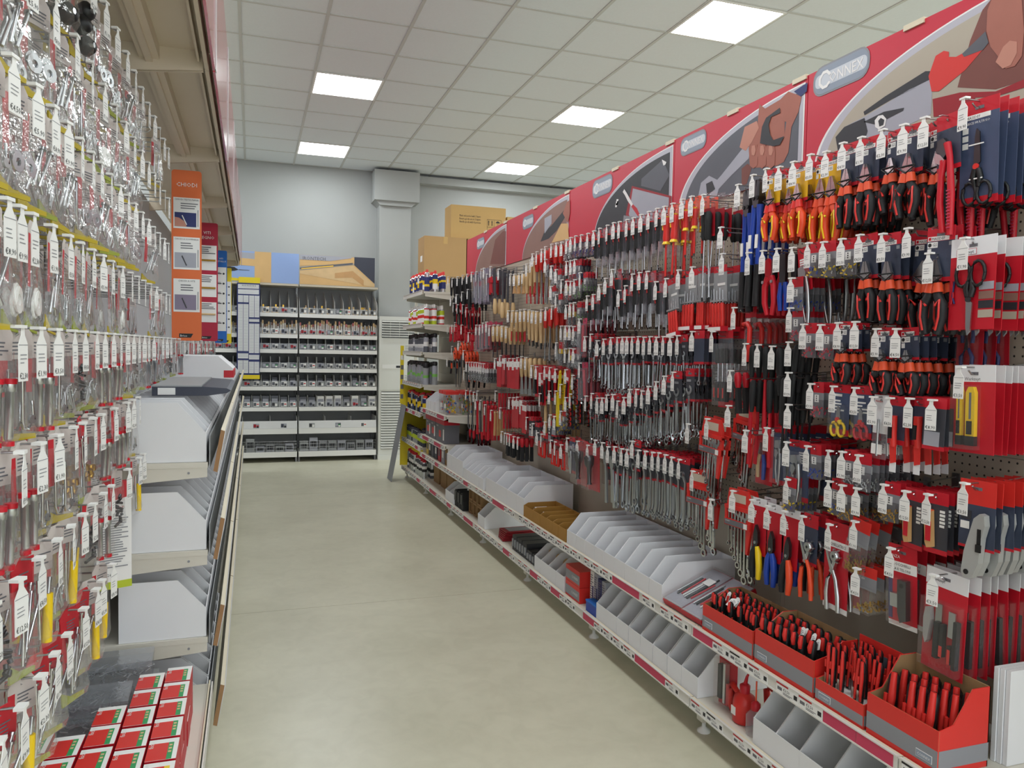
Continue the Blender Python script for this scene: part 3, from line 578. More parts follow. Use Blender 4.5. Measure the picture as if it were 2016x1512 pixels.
# small red snap saws and blade cards
P = Proto('folding_saw', 'saw'); c = MB(); cardq(c, .06, .12, [(.2, 'red'), (.7, 'navy'), (.1, 'red')]); P.part('card', c); P.part('grip', MB().tube([(-.002, -.012, -.035), (0, -.012, -.09), (.004, -.012, -.125)], [.012, .011, .009], 'brightred', 8).box(-.005, .005, -.025, -.02, -.10, -.06, 'black')); P.part('blade', MB().prism([(-.008, -.12), (.012, -.12), (.014, -.17), (-.002, -.175)], -.016, -.010, 'brightred').box(-.006, .016, -.014, -.012, -.2, -.17, 'cardwhite')); reg('saw_r', P, .035)
P = Proto('blade_pack', 'blade pack'); c = MB(); cardq(c, .07, .15, [(.2, 'red'), (.72, 'darkcard'), (.08, 'red')]); c.lines(.01, .03, -.03, 5, .010, -.0013, 'tagwhite', .35); P.part('card', c); P.part('blade_box', MB().prism([(-.03, -.03), (-.006, -.03), (.0, -.13), (-.018, -.135), (-.024, -.12)], -.014, -.003, 'wood2').box(-.022, -.006, -.0155, -.014, -.115, -.06, 'red').box(-.03, -.006, -.015, -.003, -.034, -.028, 'orange')); reg('blades', P, .024)
P = Proto('dark_card_pack', 'tool pack'); c = MB(); cardq(c, .07, .12, [(.2, 'red'), (.72, 'darkcard'), (.08, 'red')]); 
for i in range(2): c.box(-.02, .0, -.0016, -.001, -.04-i*.02, -.028-i*.02, 'tagwhite')
c.box(-.03, .02, -.0016, -.001, -.11, -.07, 'photo_silver'); P.part('card', c); reg('dcard', P, .022)
P = Proto('white_tool_pack', 'tool pack'); c = MB(); cardq(c, .06, .17, [(.6, 'cardwhite'), (.4, 'greyblister')]); c.text('medio', .012, -.025, -.0012, .0, 'brightred'); c.lines(-.025, .02, -.12, 6, .006, -.0012, 'greyink'); P.part('card', c); P.part('tool', MB().tube([(0, -.008, -.05), (0, -.008, -.16)], .004, 'zinc', 6).box(-.022, .018, -.010, -.006, -.155, -.125, 'tagwhite')); reg('wpack', P, .024)
# screwdrivers
def screwdriver(k, name, col, acc, hl, hr, sl, sr, bl='greyblister', hd='red', shaft='chrome', wd=.05, tipc=None, sp=.03):
    P = Proto(name, 'screwdriver'); c = MB(); cardq(c, wd, .035, [(1, hd)]); P.part('card', c); z = -.03
    q = MB(); q.lathe([(hr*.55, 0), (hr, -.006), (hr, -hl*.3), (hr*.82, -hl*.55), (hr*.95, -hl*.8), (hr*.7, -hl)], col, 10, (0, -hr, z)); q.tube([(-hr*.5, -hr*1.9, z-.008), (-hr*.75, -hr*1.75, z-hl*.35), (-hr*.4, -hr*1.85, z-hl*.5)], hr*.22, acc, 5); q.lathe([(hr*.72, 0), (hr*.72, .006)], acc, 10, (0, -hr, z-.002)); P.part('handle', q)
    s = MB().tube([(0, -hr, z-hl), (0, -hr, z-hl-sl)], sr, shaft, 8)
    if tipc: s.lathe([(hr*1.1, 0), (hr*.8, .012)], tipc, 10, (0, -hr, z-hl-.006))
    s.tube([(0, -hr, z-hl-sl), (0, -hr, z-hl-sl-.012)], [sr, sr*.5], 'black' if shaft == 'chrome' else 'darksteel', 6); P.part('shaft', s)
    if bl: P.part('blister', MB().box(wd*.15, wd*.5, -hr*1.2, .001, z-hl-sl*.45, .01, bl).box(-wd*.5, wd*.15, -.001, .001, z-hl-sl*.3, -.01, bl))
    reg(k, P, sp)
screwdriver('scr', 'red_and_black_screwdriver', 'softblack', 'brightred', .10, .017, .11, .0034); screwdriver('scr_s', 'stubby_screwdriver', 'softblack', 'brightred', .085, .016, .06, .003)
screwdriver('scr_i', 'insulated_screwdriver', 'brightred', 'yellow', .115, .018, .15, .0052, 'clear', 'orange', 'brightred', .06, 'cutyellow', .045); screwdriver('scr_is', 'small_insulated_screwdriver', 'brightred', 'yellow', .08, .014, .11, .0045, 'clear', 'orange', 'brightred', .05, 'cutyellow', .04)
P = Proto('long_screwdriver', 'screwdriver'); c = MB(); cardq(c, .075, .15, [(.35, 'clear'), (.6, 'darkred'), (.05, 'red')], top=.03); P.part('card', c)
for x in (-.014, .014):
    P.part('handle', MB().lathe([(.009, 0), (.015, -.008), (.016, -.04), (.013, -.06), (.015, -.10), (.010, -.115)], 'softblack', 10, (x, -.016, -.05))); P.part('shaft', MB().tube([(x, -.016, -.16), (x*1.8, -.016, -.40)], .0038, 'chrome', 8).tube([(x*1.8, -.016, -.40), (x*1.8, -.016, -.415)], .004, 'black', 6))
reg('scr_l', P, .042)
P = Proto('screwdriver_set', 'screwdriver set'); c = MB(); cardq(c, .105, .12, [(.2, 'red'), (.8, 'plasticgrey')]); c.box(-.02, .04, -.002, -.001, -.06, -.05, 'tagwhite'); c.box(-.01, .01, .002, .006, -.24, -.1, 'plasticgrey'); P.part('holder', c.box(-.052, .052, -.02, .002, -.125, -.118, 'plasticgrey').prism([(-.052, -.245), (.052, -.245), (.052, -.225), (-.052, -.225)], -.03, .004, 'red').box(-.05, .05, -.0315, -.03, -.243, -.228, 'tagwhite'))
for i in range(4):
    x = -.036+i*.024; P.part('screwdriver', MB().tube([(x, -.010, -.07-i % 2*.01), (x, -.010, -.13)], .0022, 'chrome', 6).lathe([(.006, 0), (.009, -.008), (.008, -.04), (.0095, -.07), (.007, -.095)], 'brightred', 8, (x, -.012, -.13)))
reg('scrset', P, .045)
P = Proto('screwdriver_blister_set', 'screwdriver set'); c = MB(); cardq(c, .11, .29, [(.10, 'red'), (.8, 'greyblister'), (.10, 'red')]); P.part('card', c)
for i in range(3):
    x = -.034+i*.034; P.part('screwdriver', MB().tube([(x, -.014, -.07), (x, -.014, -.19)], .003, 'chrome', 6).lathe([(.008, 0), (.013, -.01), (.012, -.05), (.009, -.08)], 'softblack', 8, (x, -.016, -.185)).tube([(x-.008, -.028, -.21), (x-.009, -.028, -.25)], .003, 'brightred', 5).lathe([(.006, 0), (.012, -.01), (.010, -.06)], 'softblack', 8, (x, -.016, -.05)))
P.part('blister', MB().box(-.05, .05, -.034, -.002, -.28, -.03, 'clear')); reg('scrblis', P, .05)
# bolt cutters
P = Proto('bolt_cutters', 'bolt cutters'); q = MB(); q.prism([(-.02, .0), (-.004, .012), (.0, -.02), (.004, .012), (.02, 0), (.022, -.05), (.014, -.09), (-.014, -.09), (-.022, -.05)], -.012, .012, 'darksteel'); q.lathe([(.008, 0), (.008, .03)], 'black', 8, (-.012, -.015, -.055), 'y').lathe([(.008, 0), (.008, .03)], 'black', 8, (.012, -.015, -.055), 'y'); P.part('jaws', q)
for s in (-1, 1): P.part('handle', MB().tube([(s*.014, 0, -.08), (s*.018, 0, -.14), (s*.024, 0, -.30)], [.014, .011, .011], 'blue', 8).tube([(s*.024, 0, -.30), (s*.026, 0, -.455)], [.014, .0145], 'grip', 8).box(s*.02-.008, s*.02+.008, -.0125, -.010, -.24, -.19, 'tagwhite'))
reg('bolt', P, .06, .03)
# pipe cutter, stripper, locking pliers
P = Proto('pipe_cutter', 'pipe cutter'); q = MB(); q.prism([(-.02, -.02), (.0, -.01), (.012, -.04), (.01, -.085), (-.005, -.10), (-.014, -.07)], -.016, -.002, 'red').prism([(.016, -.015), (.024, -.03), (.018, -.075), (.006, -.085)], -.012, -.004, 'steel'); P.part('jaws', q)
for s in (-1, 1): P.part('handle', MB().tube([(s*.008+.002, -.008, -.075), (s*.022, -.008, -.11), (s*.024, -.008, -.17), (s*.012, -.008, -.215)], [.012, .012, .011, .008], 'red', 8).lathe([(.006, 0), (.006, .003)], 'zinc', 8, (s*.022, -.022, -.095), 'y'))
reg('pipec', P, .06)
P = Proto('wire_stripper', 'wire stripper'); P.part('jaws', MB().prism([(-.014, 0), (.014, 0), (.016, -.06), (.012, -.11), (-.012, -.11), (-.016, -.06)], -.012, 0, 'darksteel')); P.part('handles', MB().tube([(-.009, -.006, -.10), (-.016, -.006, -.15), (-.013, -.006, -.20)], [.009, .010, .008], 'blue', 8).tube([(.009, -.006, -.10), (.016, -.006, -.15), (.013, -.006, -.20)], [.009, .010, .008], 'blue', 8)); reg('strip', P, .05)
def locking(q, z, s=1.0, y=-.016):
    q.prism([(-.02*s, z), (.012*s, z+.004*s), (.026*s, z-.02*s), (.022*s, z-.04*s), (.006*s, z-.03*s), (-.004*s, z-.036*s), (-.022*s, z-.03*s)], y-.009, y+.009, 'zinc'); q.prism([(-.02*s, z-.04*s), (.0, z-.04*s), (.012*s, z-.055*s), (-.006*s, z-.085*s), (-.02*s, z-.07*s)], y-.008, y+.008, 'zinc')
    q.tube([(.018*s, y, z-.035*s), (.024*s, y, z-.08*s), (.022*s, y, z-.15*s), (.012*s, y, z-.20*s)], [.011*s, .010*s, .009*s, .007*s], 'zinc', 8); q.tube([(-.012*s, y, z-.075*s), (-.016*s, y, z-.13*s), (-.002*s, y, z-.19*s)], [.008*s, .007*s, .005*s], 'zinc', 8); return q
P = Proto('locking_pliers', 'pliers'); c = MB(); cardq(c, .08, .13, [(1, 'red')]); c.lines(-.03, .01, -.02, 4, .008, -.0013, 'tagwhite', .35); P.part('card', c); P.part('tool', locking(MB(), -.05)); reg('vise', P, .045)
P = Proto('locking_pliers_blister', 'pliers'); c = MB(); cardq(c, .10, .19, [(.12, 'red'), (.80, 'bluecard'), (.08, 'red')]); c.lines(.0, .04, -.02, 5, .009, -.0013, 'tagwhite', .3); P.part('card', c); P.part('tool', locking(MB(), -.03, .8)); P.part('blister', MB().box(-.044, .044, -.03, -.002, -.185, -.015, 'clear')); reg('viseb', P, .04)
P = Proto('lineman_pliers_blister', 'pliers'); c = MB(); cardq(c, .095, .19, [(.12, 'cardwhite'), (.88, 'red')]); P.part('card', c); q = MB(); q.flat([(-.004, -.03), (-.004, -.075)], [.012, .03], .012, 'steel', -.012); P.part('jaws', q); P.part('handles', MB().tube([(-.012, -.012, -.07), (-.024, -.012, -.11), (-.020, -.012, -.165)], [.006, .008, .007], 'wood', 8).tube([(.004, -.012, -.07), (.012, -.012, -.11), (.010, -.012, -.17)], [.006, .009, .007], 'blue', 8)); P.part('blister', MB().box(-.04, .03, -.026, -.002, -.185, -.02, 'clear')); reg('lineb', P, .04)
# wrenches
def ring(q, cx, cz, ro, ri, y0, y1, mt, gap=None, n=12, a0=0):
    rng = range(n) if gap is None else range(n-gap)
    for i in rng:
        a, b_ = a0+2*PI*i/n, a0+2*PI*(i+1)/n
        p = [(cx+r*math.cos(t), cz+r*math.sin(t)) for r, t in ((ri, a), (ro, a), (ro, b_), (ri, b_))]; q.prism(p, y0, y1, mt)
def wrench_mb(q, z0, L, s=1.0, y=-.006, mt='chrome', x=0, both='ring', top='open'):
    ro = .0135*s
    if top == 'open': ring(q, x, z0-ro, ro*1.15, ro*.55, y-.003, y+.003, mt, 3, 12, PI*.9)
    else: ring(q, x, z0-ro, ro, ro*.6, y-.004, y+.004, mt)
    q.flat([(x, z0-ro*1.9), (x, z0-L*.3), (x, z0-L*.7), (x, z0-L+ro*1.7)], [.012*s, .0085*s, .008*s, .011*s], .005*s, mt, y)
    if both == 'ring': ring(q, x, z0-L+ro, ro, ro*.6, y-.004, y+.004, mt)
    else: ring(q, x, z0-L+ro, ro*1.15, ro*.55, y-.003, y+.003, mt, 3, 12, -PI*.1+PI*1.0)
    return q
def mk_wrench(k, name, s, L, cw=.05, ch=.11, both='ring', top='open', mt='chrome', z0=-.05):
    P = Proto(name, 'wrench'); c = MB(); cardq(c, cw, ch, [(.24, 'red'), (.69, 'darkcard'), (.07, 'red')]); hole(c, 0); c.box(-cw*.4, cw*.1, -.0014, -.001, -.035, -.025, 'midgrey'); P.part('card', c)
    P.part('tool', wrench_mb(MB(), z0, L, s, -.006, mt, 0, both, top)); P.part('cable_tie', MB().tube([(-cw*.5, -.011, z0-.045), (cw*.5, -.011, z0-.040)], .0016, 'black', 4)); reg(k, P, .024)
mk_wrench('wr', 'combination_wrench', 1.0, .19); mk_wrench('wr_l', 'combination_wrench', 1.35, .225, .06, .12); mk_wrench('wr_s', 'combination_wrench', .85, .15); mk_wrench('wr_o', 'open_end_wrench', 1.15, .20, both='open'); mk_wrench('wr_r', 'ratchet_wrench', 1.5, .25, .06, .13, 'ring', 'ring', 'zinc')
mk_wrench('wr_x', 'long_ring_wrench', 1.25, .30, .055, .12, 'ring', 'ring', 'zinc')
P = Proto('dark_wrench_card', 'wrench'); c = MB(); cardq(c, .07, .12, [(.24, 'red'), (.69, 'navy'), (.07, 'red')]); P.part('card', c); P.part('tool', wrench_mb(MB(), -.05, .16, .8, .006, 'steel')); reg('wr_d', P, .03)
P = Proto('adjustable_wrench', 'wrench'); c = MB(); cardq(c, .055, .12, [(.2, 'red'), (.73, 'darkcard'), (.07, 'red')]); P.part('card', c); q = MB(); q.prism([(-.02, -.035), (-.002, -.03), (.0, -.05), (.018, -.048), (.024, -.075), (.012, -.10), (-.012, -.10), (-.024, -.07)], -.018, -.004, 'zinc'); q.flat([(0, -.09), (.006, -.16), (.016, -.30)], [.020, .015, .022], .009, 'zinc', -.011); P.part('tool', q); reg('adj', P, .03)
P = Proto('offset_ring_wrench', 'wrench'); c = MB(); cardq(c, .055, .12, [(.2, 'red'), (.73, 'darkcard'), (.07, 'red')]); P.part('card', c); q = MB(); ring(q, -.006, -.05, .013, .008, -.02, -.01, 'zinc'); q.flat([(0, -.06), (.016, -.085), (.018, -.24), (.008, -.27)], [.011, .011, .011, .011], .006, 'zinc', -.012); ring(q, .004, -.285, .012, .007, -.018, -.008, 'zinc'); P.part('tool', q); reg('offs', P, .026)
# wrench sets in red plastic racks
P = Proto('wrench_set', 'wrench set'); q = MB(); q.prism([(-.075, -.05), (-.06, .02), (.055, .02), (.075, -.02), (.075, -.05)], -.004, .004, 'brightred'); q.box(-.05, .045, -.0052, .0052, -.03, .002, 'beige'); q.box(-.078, .078, -.012, .004, -.125, -.10, 'brightred'); q.box(-.078, .078, -.012, .004, -.06, -.045, 'brightred'); q.prism([(.055, -.05), (.078, -.05), (.078, -.125), (.06, -.22), (.04, -.215), (.05, -.125)], -.006, .004, 'brightred'); q.box(-.078, -.066, -.010, .004, -.11, -.05, 'brightred'); q.box(-.074, .066, -.0135, -.012, -.122, -.102, 'greyink'); q.text('CONNEX', .007, -.07, -.0145, -.110, 'tagwhite'); q.box(.045, .066, -.0142, -.0135, -.122, -.102, 'tagwhite'); P.part('rack', q)
for i in range(6):
    P.part('wrench', wrench_mb(MB(), -.055, .15+i*.026, .6+i*.13, -.004-.0005*i, 'chrome', -.058+i*.021, 'ring'))
reg('wset', P, .05, .03)
P = Proto('blister_tool_pack', 'tool pack'); c = MB(); cardq(c, .135, .235, [(1, 'red')]); 
for i in range(6): c.text('CONNEX', .008, .035, -.0012, -.04-i*.022, 'pinkred')
P.part('card', c); q = MB(); q.lathe([(.022, 0), (.03, -.01), (.026, -.05), (.014, -.07), (.010, -.15), (.016, -.16)], 'darksteel', 10, (-.01, -.022, -.04)); P.part('tool', q); P.part('blister', MB().box(-.055, .04, -.05, -.002, -.225, -.02, 'clear').box(-.066, .066, -.004, -.0018, -.234, .02, 'clear')); reg('bigb', P, .075)
# folding hex keys
P = Proto('hex_key_set', 'hex key set'); c = MB(); cardq(c, .06, .05, [(.5, 'red'), (.5, 'clear')]); P.part('card', c); q = MB()
for s in (-1, 1): q.tube([(s*.012, -.014, -.04), (s*.018, -.014, -.13)], [.009, .009], 'brightred', 8); q.lathe([(.012, 0), (.012, .01)], 'brightred', 10, (s*.016, -.02, -.125), 'y')
P.part('case', q); P.part('keys', MB().box(-.008, .008, -.02, -.008, -.12, -.045, 'black').tube([(0, -.02, -.04), (.002, -.02, -.12)], .0025, 'chrome', 5)); reg('hex', P, .04)
# files, chisels, wooden handled tools
def stick(k, name, cat, h1, hr, hmat, bl, bw, bmat, up=True, ferr=None, rnd=True, sp=.03, bth=.004):
    P = Proto(name, cat); q = MB()
    if up:
        q.lathe([(hr*.6, .01), (hr, 0), (hr*1.05, -h1*.4), (hr*.75, -h1*.9), (hr*.6, -h1)], hmat, 10, (0, 0, 0)); P.part('handle', q); P.part('blade', MB().flat([(0, -h1), (0, -h1-bl)], [bw*.5, bw], bth, bmat))
    else:
        P.part('blade', MB().flat([(0, .01), (0, -bl)], [bw, bw*.8], bth, bmat)); q.lathe([(hr*.6, 0), (hr*.8, -.01), (hr*1.05, -h1*.5), (hr, -h1*.9), (hr*.6, -h1)], hmat, 10, (0, 0, -bl)); P.part('handle', q)
        if ferr: P.part('ferrule', MB().lathe([(hr*.75, .004), (hr*.75, -.012)], ferr, 10, (0, 0, -bl)))
    reg(k, P, sp)
stick('file_r', 'red_handled_file', 'file', .10, .017, 'brightred', .21, .020, 'steel'); stick('file_w', 'wood_handled_file', 'file', .12, .017, 'wood', .23, .055, 'darkcard', up=False, sp=.04)
stick('chisel', 'wood_handled_chisel', 'chisel', .13, .014, 'wood', .07, .02, 'red'); stick('whandle', 'wooden_tool_handle', 'handle', .19, .014, 'wood', .04, .026, 'black', sp=.03); stick('wdriver', 'wood_handled_scraper', 'scraper', .11, .016, 'wood', .12, .012, 'darksteel', sp=.03)
stick('rasp', 'black_handled_rasp', 'rasp', .16, .014, 'softblack', .10, .014, 'softblack', sp=.03); stick('rasp_r', 'red_pry_bar', 'pry bar', .11, .012, 'softblack', .20, .018, 'red', sp=.03); stick('trow', 'wood_handled_trowel', 'trowel', .12, .015, 'wood', .12, .07, 'steel', sp=.035, bth=.002)
stick('kn', 'red_and_black_utility_knife', 'knife', .05, .016, 'red', .10, .028, 'softblack', sp=.035, bth=.02); stick('brush', 'wooden_paint_brush', 'brush', .07, .016, 'wood', .05, .05, 'wood2', sp=.025, bth=.012)
stick('ruler', 'yellow_spirit_level', 'level', .01, .01, 'cutyellow', .19, .042, 'signyellow', sp=.03, bth=.014); stick('rodw', 'wooden_folding_rule', 'rule', .01, .008, 'wood', .17, .022, 'wood2', sp=.02, bth=.012); stick('redt', 'red_tube_tool', 'tool', .02, .012, 'red', .25, .016, 'red', sp=.03, bth=.014)
P = Proto('hammer', 'hammer'); P.part('head', MB().box(-.055, .03, -.012, .012, -.03, .0, 'darksteel').prism([(.03, -.03), (.06, -.018), (.03, 0)], -.012, .012, 'darksteel')); P.part('handle', MB().tube([(0, 0, -.02), (0, 0, -.16), (0, 0, -.27)], [.009, .011, .014], 'wood', 8)); reg('ham', P, .045)
P = Proto('red_card_pack', 'tool pack'); c = MB(); cardq(c, .085, .20, [(.12, 'darkred'), (.18, 'tagwhite'), (.7, 'red')]); P.part('card', c); reg('rcard', P, .02)
P = Proto('red_tool_card', 'tool pack'); c = MB(); cardq(c, .07, .19, [(1, 'red')]); c.box(-.03, .01, -.0016, -.001, -.05, -.03, 'tagwhite'); P.part('card', c); P.part('tool', MB().tube([(0, -.008, -.06), (.004, -.008, -.17)], .007, 'softblack', 6)); reg('rtool', P, .03)
P = Proto('socket_rail', 'socket set'); q = MB(); q.box(-.02, .02, -.006, .004, -.16, .01, 'softblack')
for i in range(5): q.lathe([(.012, 0), (.012, .022)], 'chrome', 10, (.004, -.03, -.02-i*.03), 'y'); q.lathe([(.0135, 0), (.0135, .008)], 'brightred', 10, (.004, -.012, -.02-i*.03), 'y')
P.part('rail', q); reg('sock', P, .05)
P = Proto('grey_blister_pack', 'tool pack'); c = MB(); cardq(c, .075, .25, [(.3, 'purplegrey'), (.15, 'pinkred'), (.55, 'purplegrey')]); P.part('card', c); P.part('tool', MB().tube([(0, -.012, -.03), (.006, -.012, -.20)], [.010, .006], 'zinc', 6)); P.part('blister', MB().box(-.03, .034, -.03, -.002, -.24, -.01, 'greyblister')); reg('pblis', P, .035)
P = Proto('red_grip_blister', 'tool pack'); c = MB(); cardq(c, .07, .20, [(.16, 'pinkred'), (.84, 'darkred')]); P.part('card', c); P.part('tool', MB().tube([(-.01, -.016, -.03), (.008, -.016, -.09), (-.006, -.016, -.18)], [.012, .014, .010], 'black', 8).tube([(.014, -.016, -.02), (.018, -.016, -.17)], [.010, .009], 'red', 6)); P.part('blister', MB().box(-.034, .034, -.034, -.002, -.195, -.01, 'greyblister')); reg('grip', P, .045)
P = Proto('clamp', 'clamp'); q = MB(); q.flat([(-.06, -.01), (.05, -.02)], [.014, .014], .01, 'softblack'); q.flat([(-.05, -.01), (-.052, -.07)], [.014, .012], .012, 'softblack'); q.flat([(.02, -.015), (.022, -.09), (.01, -.13)], [.016, .018, .014], .014, 'softblack'); P.part('frame', q); P.part('trigger', MB().flat([(.032, -.03), (.04, -.08)], [.01, .01], .012, 'orange')); reg('clamp', P, .05)
P = Proto('hand_saw', 'saw'); P.part('blade', MB().prism([(-.02, -.09), (.03, -.10), (.012, -.36), (-.004, -.36)], -.001, .001, 'darksteel')); P.part('handle', MB().tube([(-.022, 0, -.09), (-.028, 0, -.03), (0, 0, 0), (.03, 0, -.03), (.03, 0, -.09), (0, 0, -.105), (-.022, 0, -.09)], .011, 'orange', 7).tube([(-.028, 0, -.05), (.03, 0, -.05)], .008, 'black', 6)); reg('hsaw', P, .03)
P = Proto('hacksaw', 'saw'); P.part('frame', MB().tube([(-.03, 0, -.03), (-.03, 0, -.30), (.03, 0, -.33)], .006, 'darksteel', 6)); P.part('blade', MB().box(.022, .034, -.001, .001, -.32, -.04, 'beige')); P.part('handle', MB().tube([(.02, 0, -.32), (.03, 0, -.37), (.0, 0, -.43)], [.012, .014, .011], 'red', 7).tube([(-.03, 0, -.34), (-.02, 0, -.42)], .012, 'black', 6)); reg('hack', P, .04)
P = Proto('try_square', 'square'); P.part('stock', MB().box(-.012, .006, -.008, .008, -.14, 0, 'red')); P.part('blade', MB().flat([(0, -.03), (.03, -.14), (.028, -.20)], [.016, .016, .016], .002, 'steel')); reg('sqr', P, .025)
P = Proto('spring_clamp', 'clamp'); P.part('jaws', MB().prism([(-.03, -.04), (-.01, 0), (.01, 0), (.03, -.05), (.012, -.06), (0, -.02), (-.012, -.055)], -.01, .01, 'red')); P.part('handles', MB().flat([(-.01, -.05), (-.022, -.14)], [.018, .014], .016, 'red').flat([(.01, -.05), (.02, -.13)], [.018, .014], .016, 'red')); reg('sclamp', P, .035)
P = Proto('pruning_saw_pack', 'saw'); c = MB(); cardq(c, .08, .14, [(.25, 'red'), (.75, 'greyblister')]); c.box(-.03, .0, -.0016, -.001, -.036, -.022, 'tagwhite'); P.part('card', c); P.part('frame', MB().tube([(-.03, -.012, -.06), (-.028, -.012, -.045), (.0, -.012, -.042), (.018, -.012, -.06), (.018, -.012, -.15), (.015, -.012, -.19)], .010, 'brightred', 7)); reg('psaw', P, .035)
# ------------------------------------------------------------------ hooks with price tags
PRICES = ['3,50', '5,90', '2,30', '12,50', '8,90', '1,90', '4,50', '9,90']
def tagmesh(q, i):
    rr = random.Random(i); w2 = .0165
    q.prism([(-.005, .016), (.005, .016), (.006, .004), (w2, -.010), (w2, -.066), (-w2, -.066), (-w2, -.010), (-.006, .004)], -.0012, 0, 'tagwhite'); q.box(-.011, .011, -.003, .012, .014, .019, 'tagwhite')
    q.box(-w2, w2, -.0015, -.0012, -.0115, -.0105, 'midgrey'); q.lines(-.012, .012, -.026, 3, .006, -.0016, 'midgrey', .12, rr); q.text('€'+PRICES[i], .0125, -.0145, -.0017, -.062, 'ink', maxw=.029)
TAGS = []
for i in range(8):
    q = MB(); tagmesh(q, i); TAGS.append(q.mesh('price_tag'))
HK = {}; HOOKQ = []; ITEMQ = []
def hook(loc, rz, L, label, group, tagged=True, k=0, swing=0): HOOKQ.append((Vector(loc), rz, L, label, group, tagged, k, swing, len(HOOKQ))); return len(HOOKQ)-1
def queue(hid, proto, loc, rot, label, group, sgn, tipx, L): ITEMQ.append((hid, proto, Vector(loc), rot, label, group, sgn, tipx, L))
import numpy as np
from mathutils.bvhtree import BVHTree
from mathutils import Euler
def flush_items():
    """hang every queued article, sliding it along its hook (or turning it a little) until it passes through nothing"""
    bpy.context.view_layer.update(); obs = []; lo = []; hi = []
    def add(V, F, own=None):
        obs.append([V, F, None, own]); lo.append(V.min(0)); hi.append(V.max(0))
    def bvh(i):
        if obs[i][2] is None: obs[i][2] = BVHTree.FromPolygons(obs[i][0].tolist(), obs[i][1])
        return obs[i][2]
    def mesh_np(me):
        a = np.empty(len(me.vertices)*3, dtype=np.float32); me.vertices.foreach_get('co', a); return a.reshape(-1, 3).astype(float), [tuple(p.vertices) for p in me.polygons]
    roots = {}
    for o in COL.objects:
        if o.type != 'MESH': continue
        r = o
        while r.parent: r = r.parent
        if r.name.split('.')[0] in ('floor', 'ceiling', 'ceiling_light', 'ceiling_light_offscreen', 'wall_back'): continue
        roots.setdefault(r, []).append(o)
    cache = {}
    for r, ms in roots.items():
        V = []; F = []; n = 0
        for o in ms:
            if o.data.name not in cache: cache[o.data.name] = mesh_np(o.data)
            v, f = cache[o.data.name]; M = np.array(o.matrix_world); V.append(v @ M[:3, :3].T+M[:3, 3]); F += [tuple(i+n for i in q) for q in f]; n += len(v)
        add(np.concatenate(V), F)
    for loc, rz, L, label, group, tagged, k, swing, hid in HOOKQ:
        q = MB(); wire_mb(q, L)
        if tagged: q.T = Matrix.Rotation(swing, 4, 'Z'); q.prism([(-.005, .016), (.005, .016), (.0165, -.010), (.0165, -.066), (-.0165, -.066), (-.0165, -.010)], -.0012, 0, 'tagwhite')
        M = np.array(Matrix.Translation(loc) @ Matrix.Rotation(rz, 4, 'Z')); add(np.array(q.v) @ M[:3, :3].T+M[:3, 3], q.f, hid)
    pm = {}
    def proto_np(P):
        if P not in pm:
            V = []; F = []; n = 0
            for nme, me, lb, subs in P.parts:
                for m_ in [me]+[x[1] for x in subs]:
                    v, f = mesh_np(m_); V.append(v); F += [tuple(i+n for i in q) for q in f]; n += len(v)
            pm[P] = (np.concatenate(V), F)
        return pm[P]
    ITEMQ.sort(key=lambda t: (round((t[2]-Vector((0, 0, CAMH))).length/.4), t[0]))
    bad = 0
    for hid, P, loc, rot, label, group, sgn, tipx, L in ITEMQ:
        v, F = proto_np(P); y0, y1 = v[:, 1].min(), v[:, 1].max(); best = None
        base = LEFT if sgn < 0 else RIGHT; amin = .006-y0; amax = L-.006-y1; want = abs(loc.x-tipx)
        slides = sorted({round(amin+i*.006, 4) for i in range(int(max(0, amax-amin)/.006)+1)} | {want}, key=lambda s: abs(s-want))
        yw = rot[2]-base
        levels = [(rot[0], rot[1], yw, 1, 1), (0, 0, yw*.3, 1, 1), (0, .05, 0, 1, 1), (0, -.05, 0, 1, 1), (0, 0, 0, .85, .8), (0, .09, 0, .9, .9), (0, -.09, 0, .9, .9), (0, 0, 0, .7, .6), (0, .05, 0, .7, .6), (0, -.05, 0, .7, .6), (0, .14, 0, .8, .7), (0, -.14, 0, .8, .7), (0, 0, 0, .55, .45)]
        for li, (rx, ry, yz, sx, sy) in enumerate(levels):
            Rm = np.array(Euler((rx, ry, base+yz)).to_matrix()); w0 = (v*np.array([sx, sy, 1])) @ Rm.T; l0, h0 = w0.min(0), w0.max(0); LO = np.array(lo); HI = np.array(hi)
            for a in slides:
                p = np.array([tipx+sgn*a, loc.y, loc.z]); m_ = np.nonzero(np.all((LO < h0+p) & (HI > l0+p), axis=1))[0]; m_ = [i for i in m_ if obs[i][3] != hid]; cnt = 0
                if m_:
                    tb = BVHTree.FromPolygons((w0+p).tolist(), F)
                    for i in m_:
                        cnt += len(tb.overlap(bvh(i)))
                        if best and cnt >= best[0]: break
                if best is None or cnt < best[0]: best = (cnt, p, (rx, ry, base+yz), sx, sy, w0+p)
                if cnt == 0: break
            if best[0] == 0: break
        bad += best[0] > 0
        t = P.spawn(Vector(best[1]), label=label, group=group, rot=best[2])
        if best[3] != 1 or best[4] != 1: t.scale = (best[3], best[4], 1)
        add(best[5], F)
    print('ARTICLES', len(ITEMQ), 'still touching', bad)
def wire_mb(q, L):
    q.tube([(0, 0, .012), (0, .012, .016), (0, L*.45, .016), (0, L-.01, .03), (0, L, .03)], .0021, 'wire', 5); q.tube([(0, .03, .008), (0, .04, -.001), (0, L, 0)], .0026, 'wire', 5); q.box(-.012, .012, L-.004, L, -.012, .042, 'wire'); return q
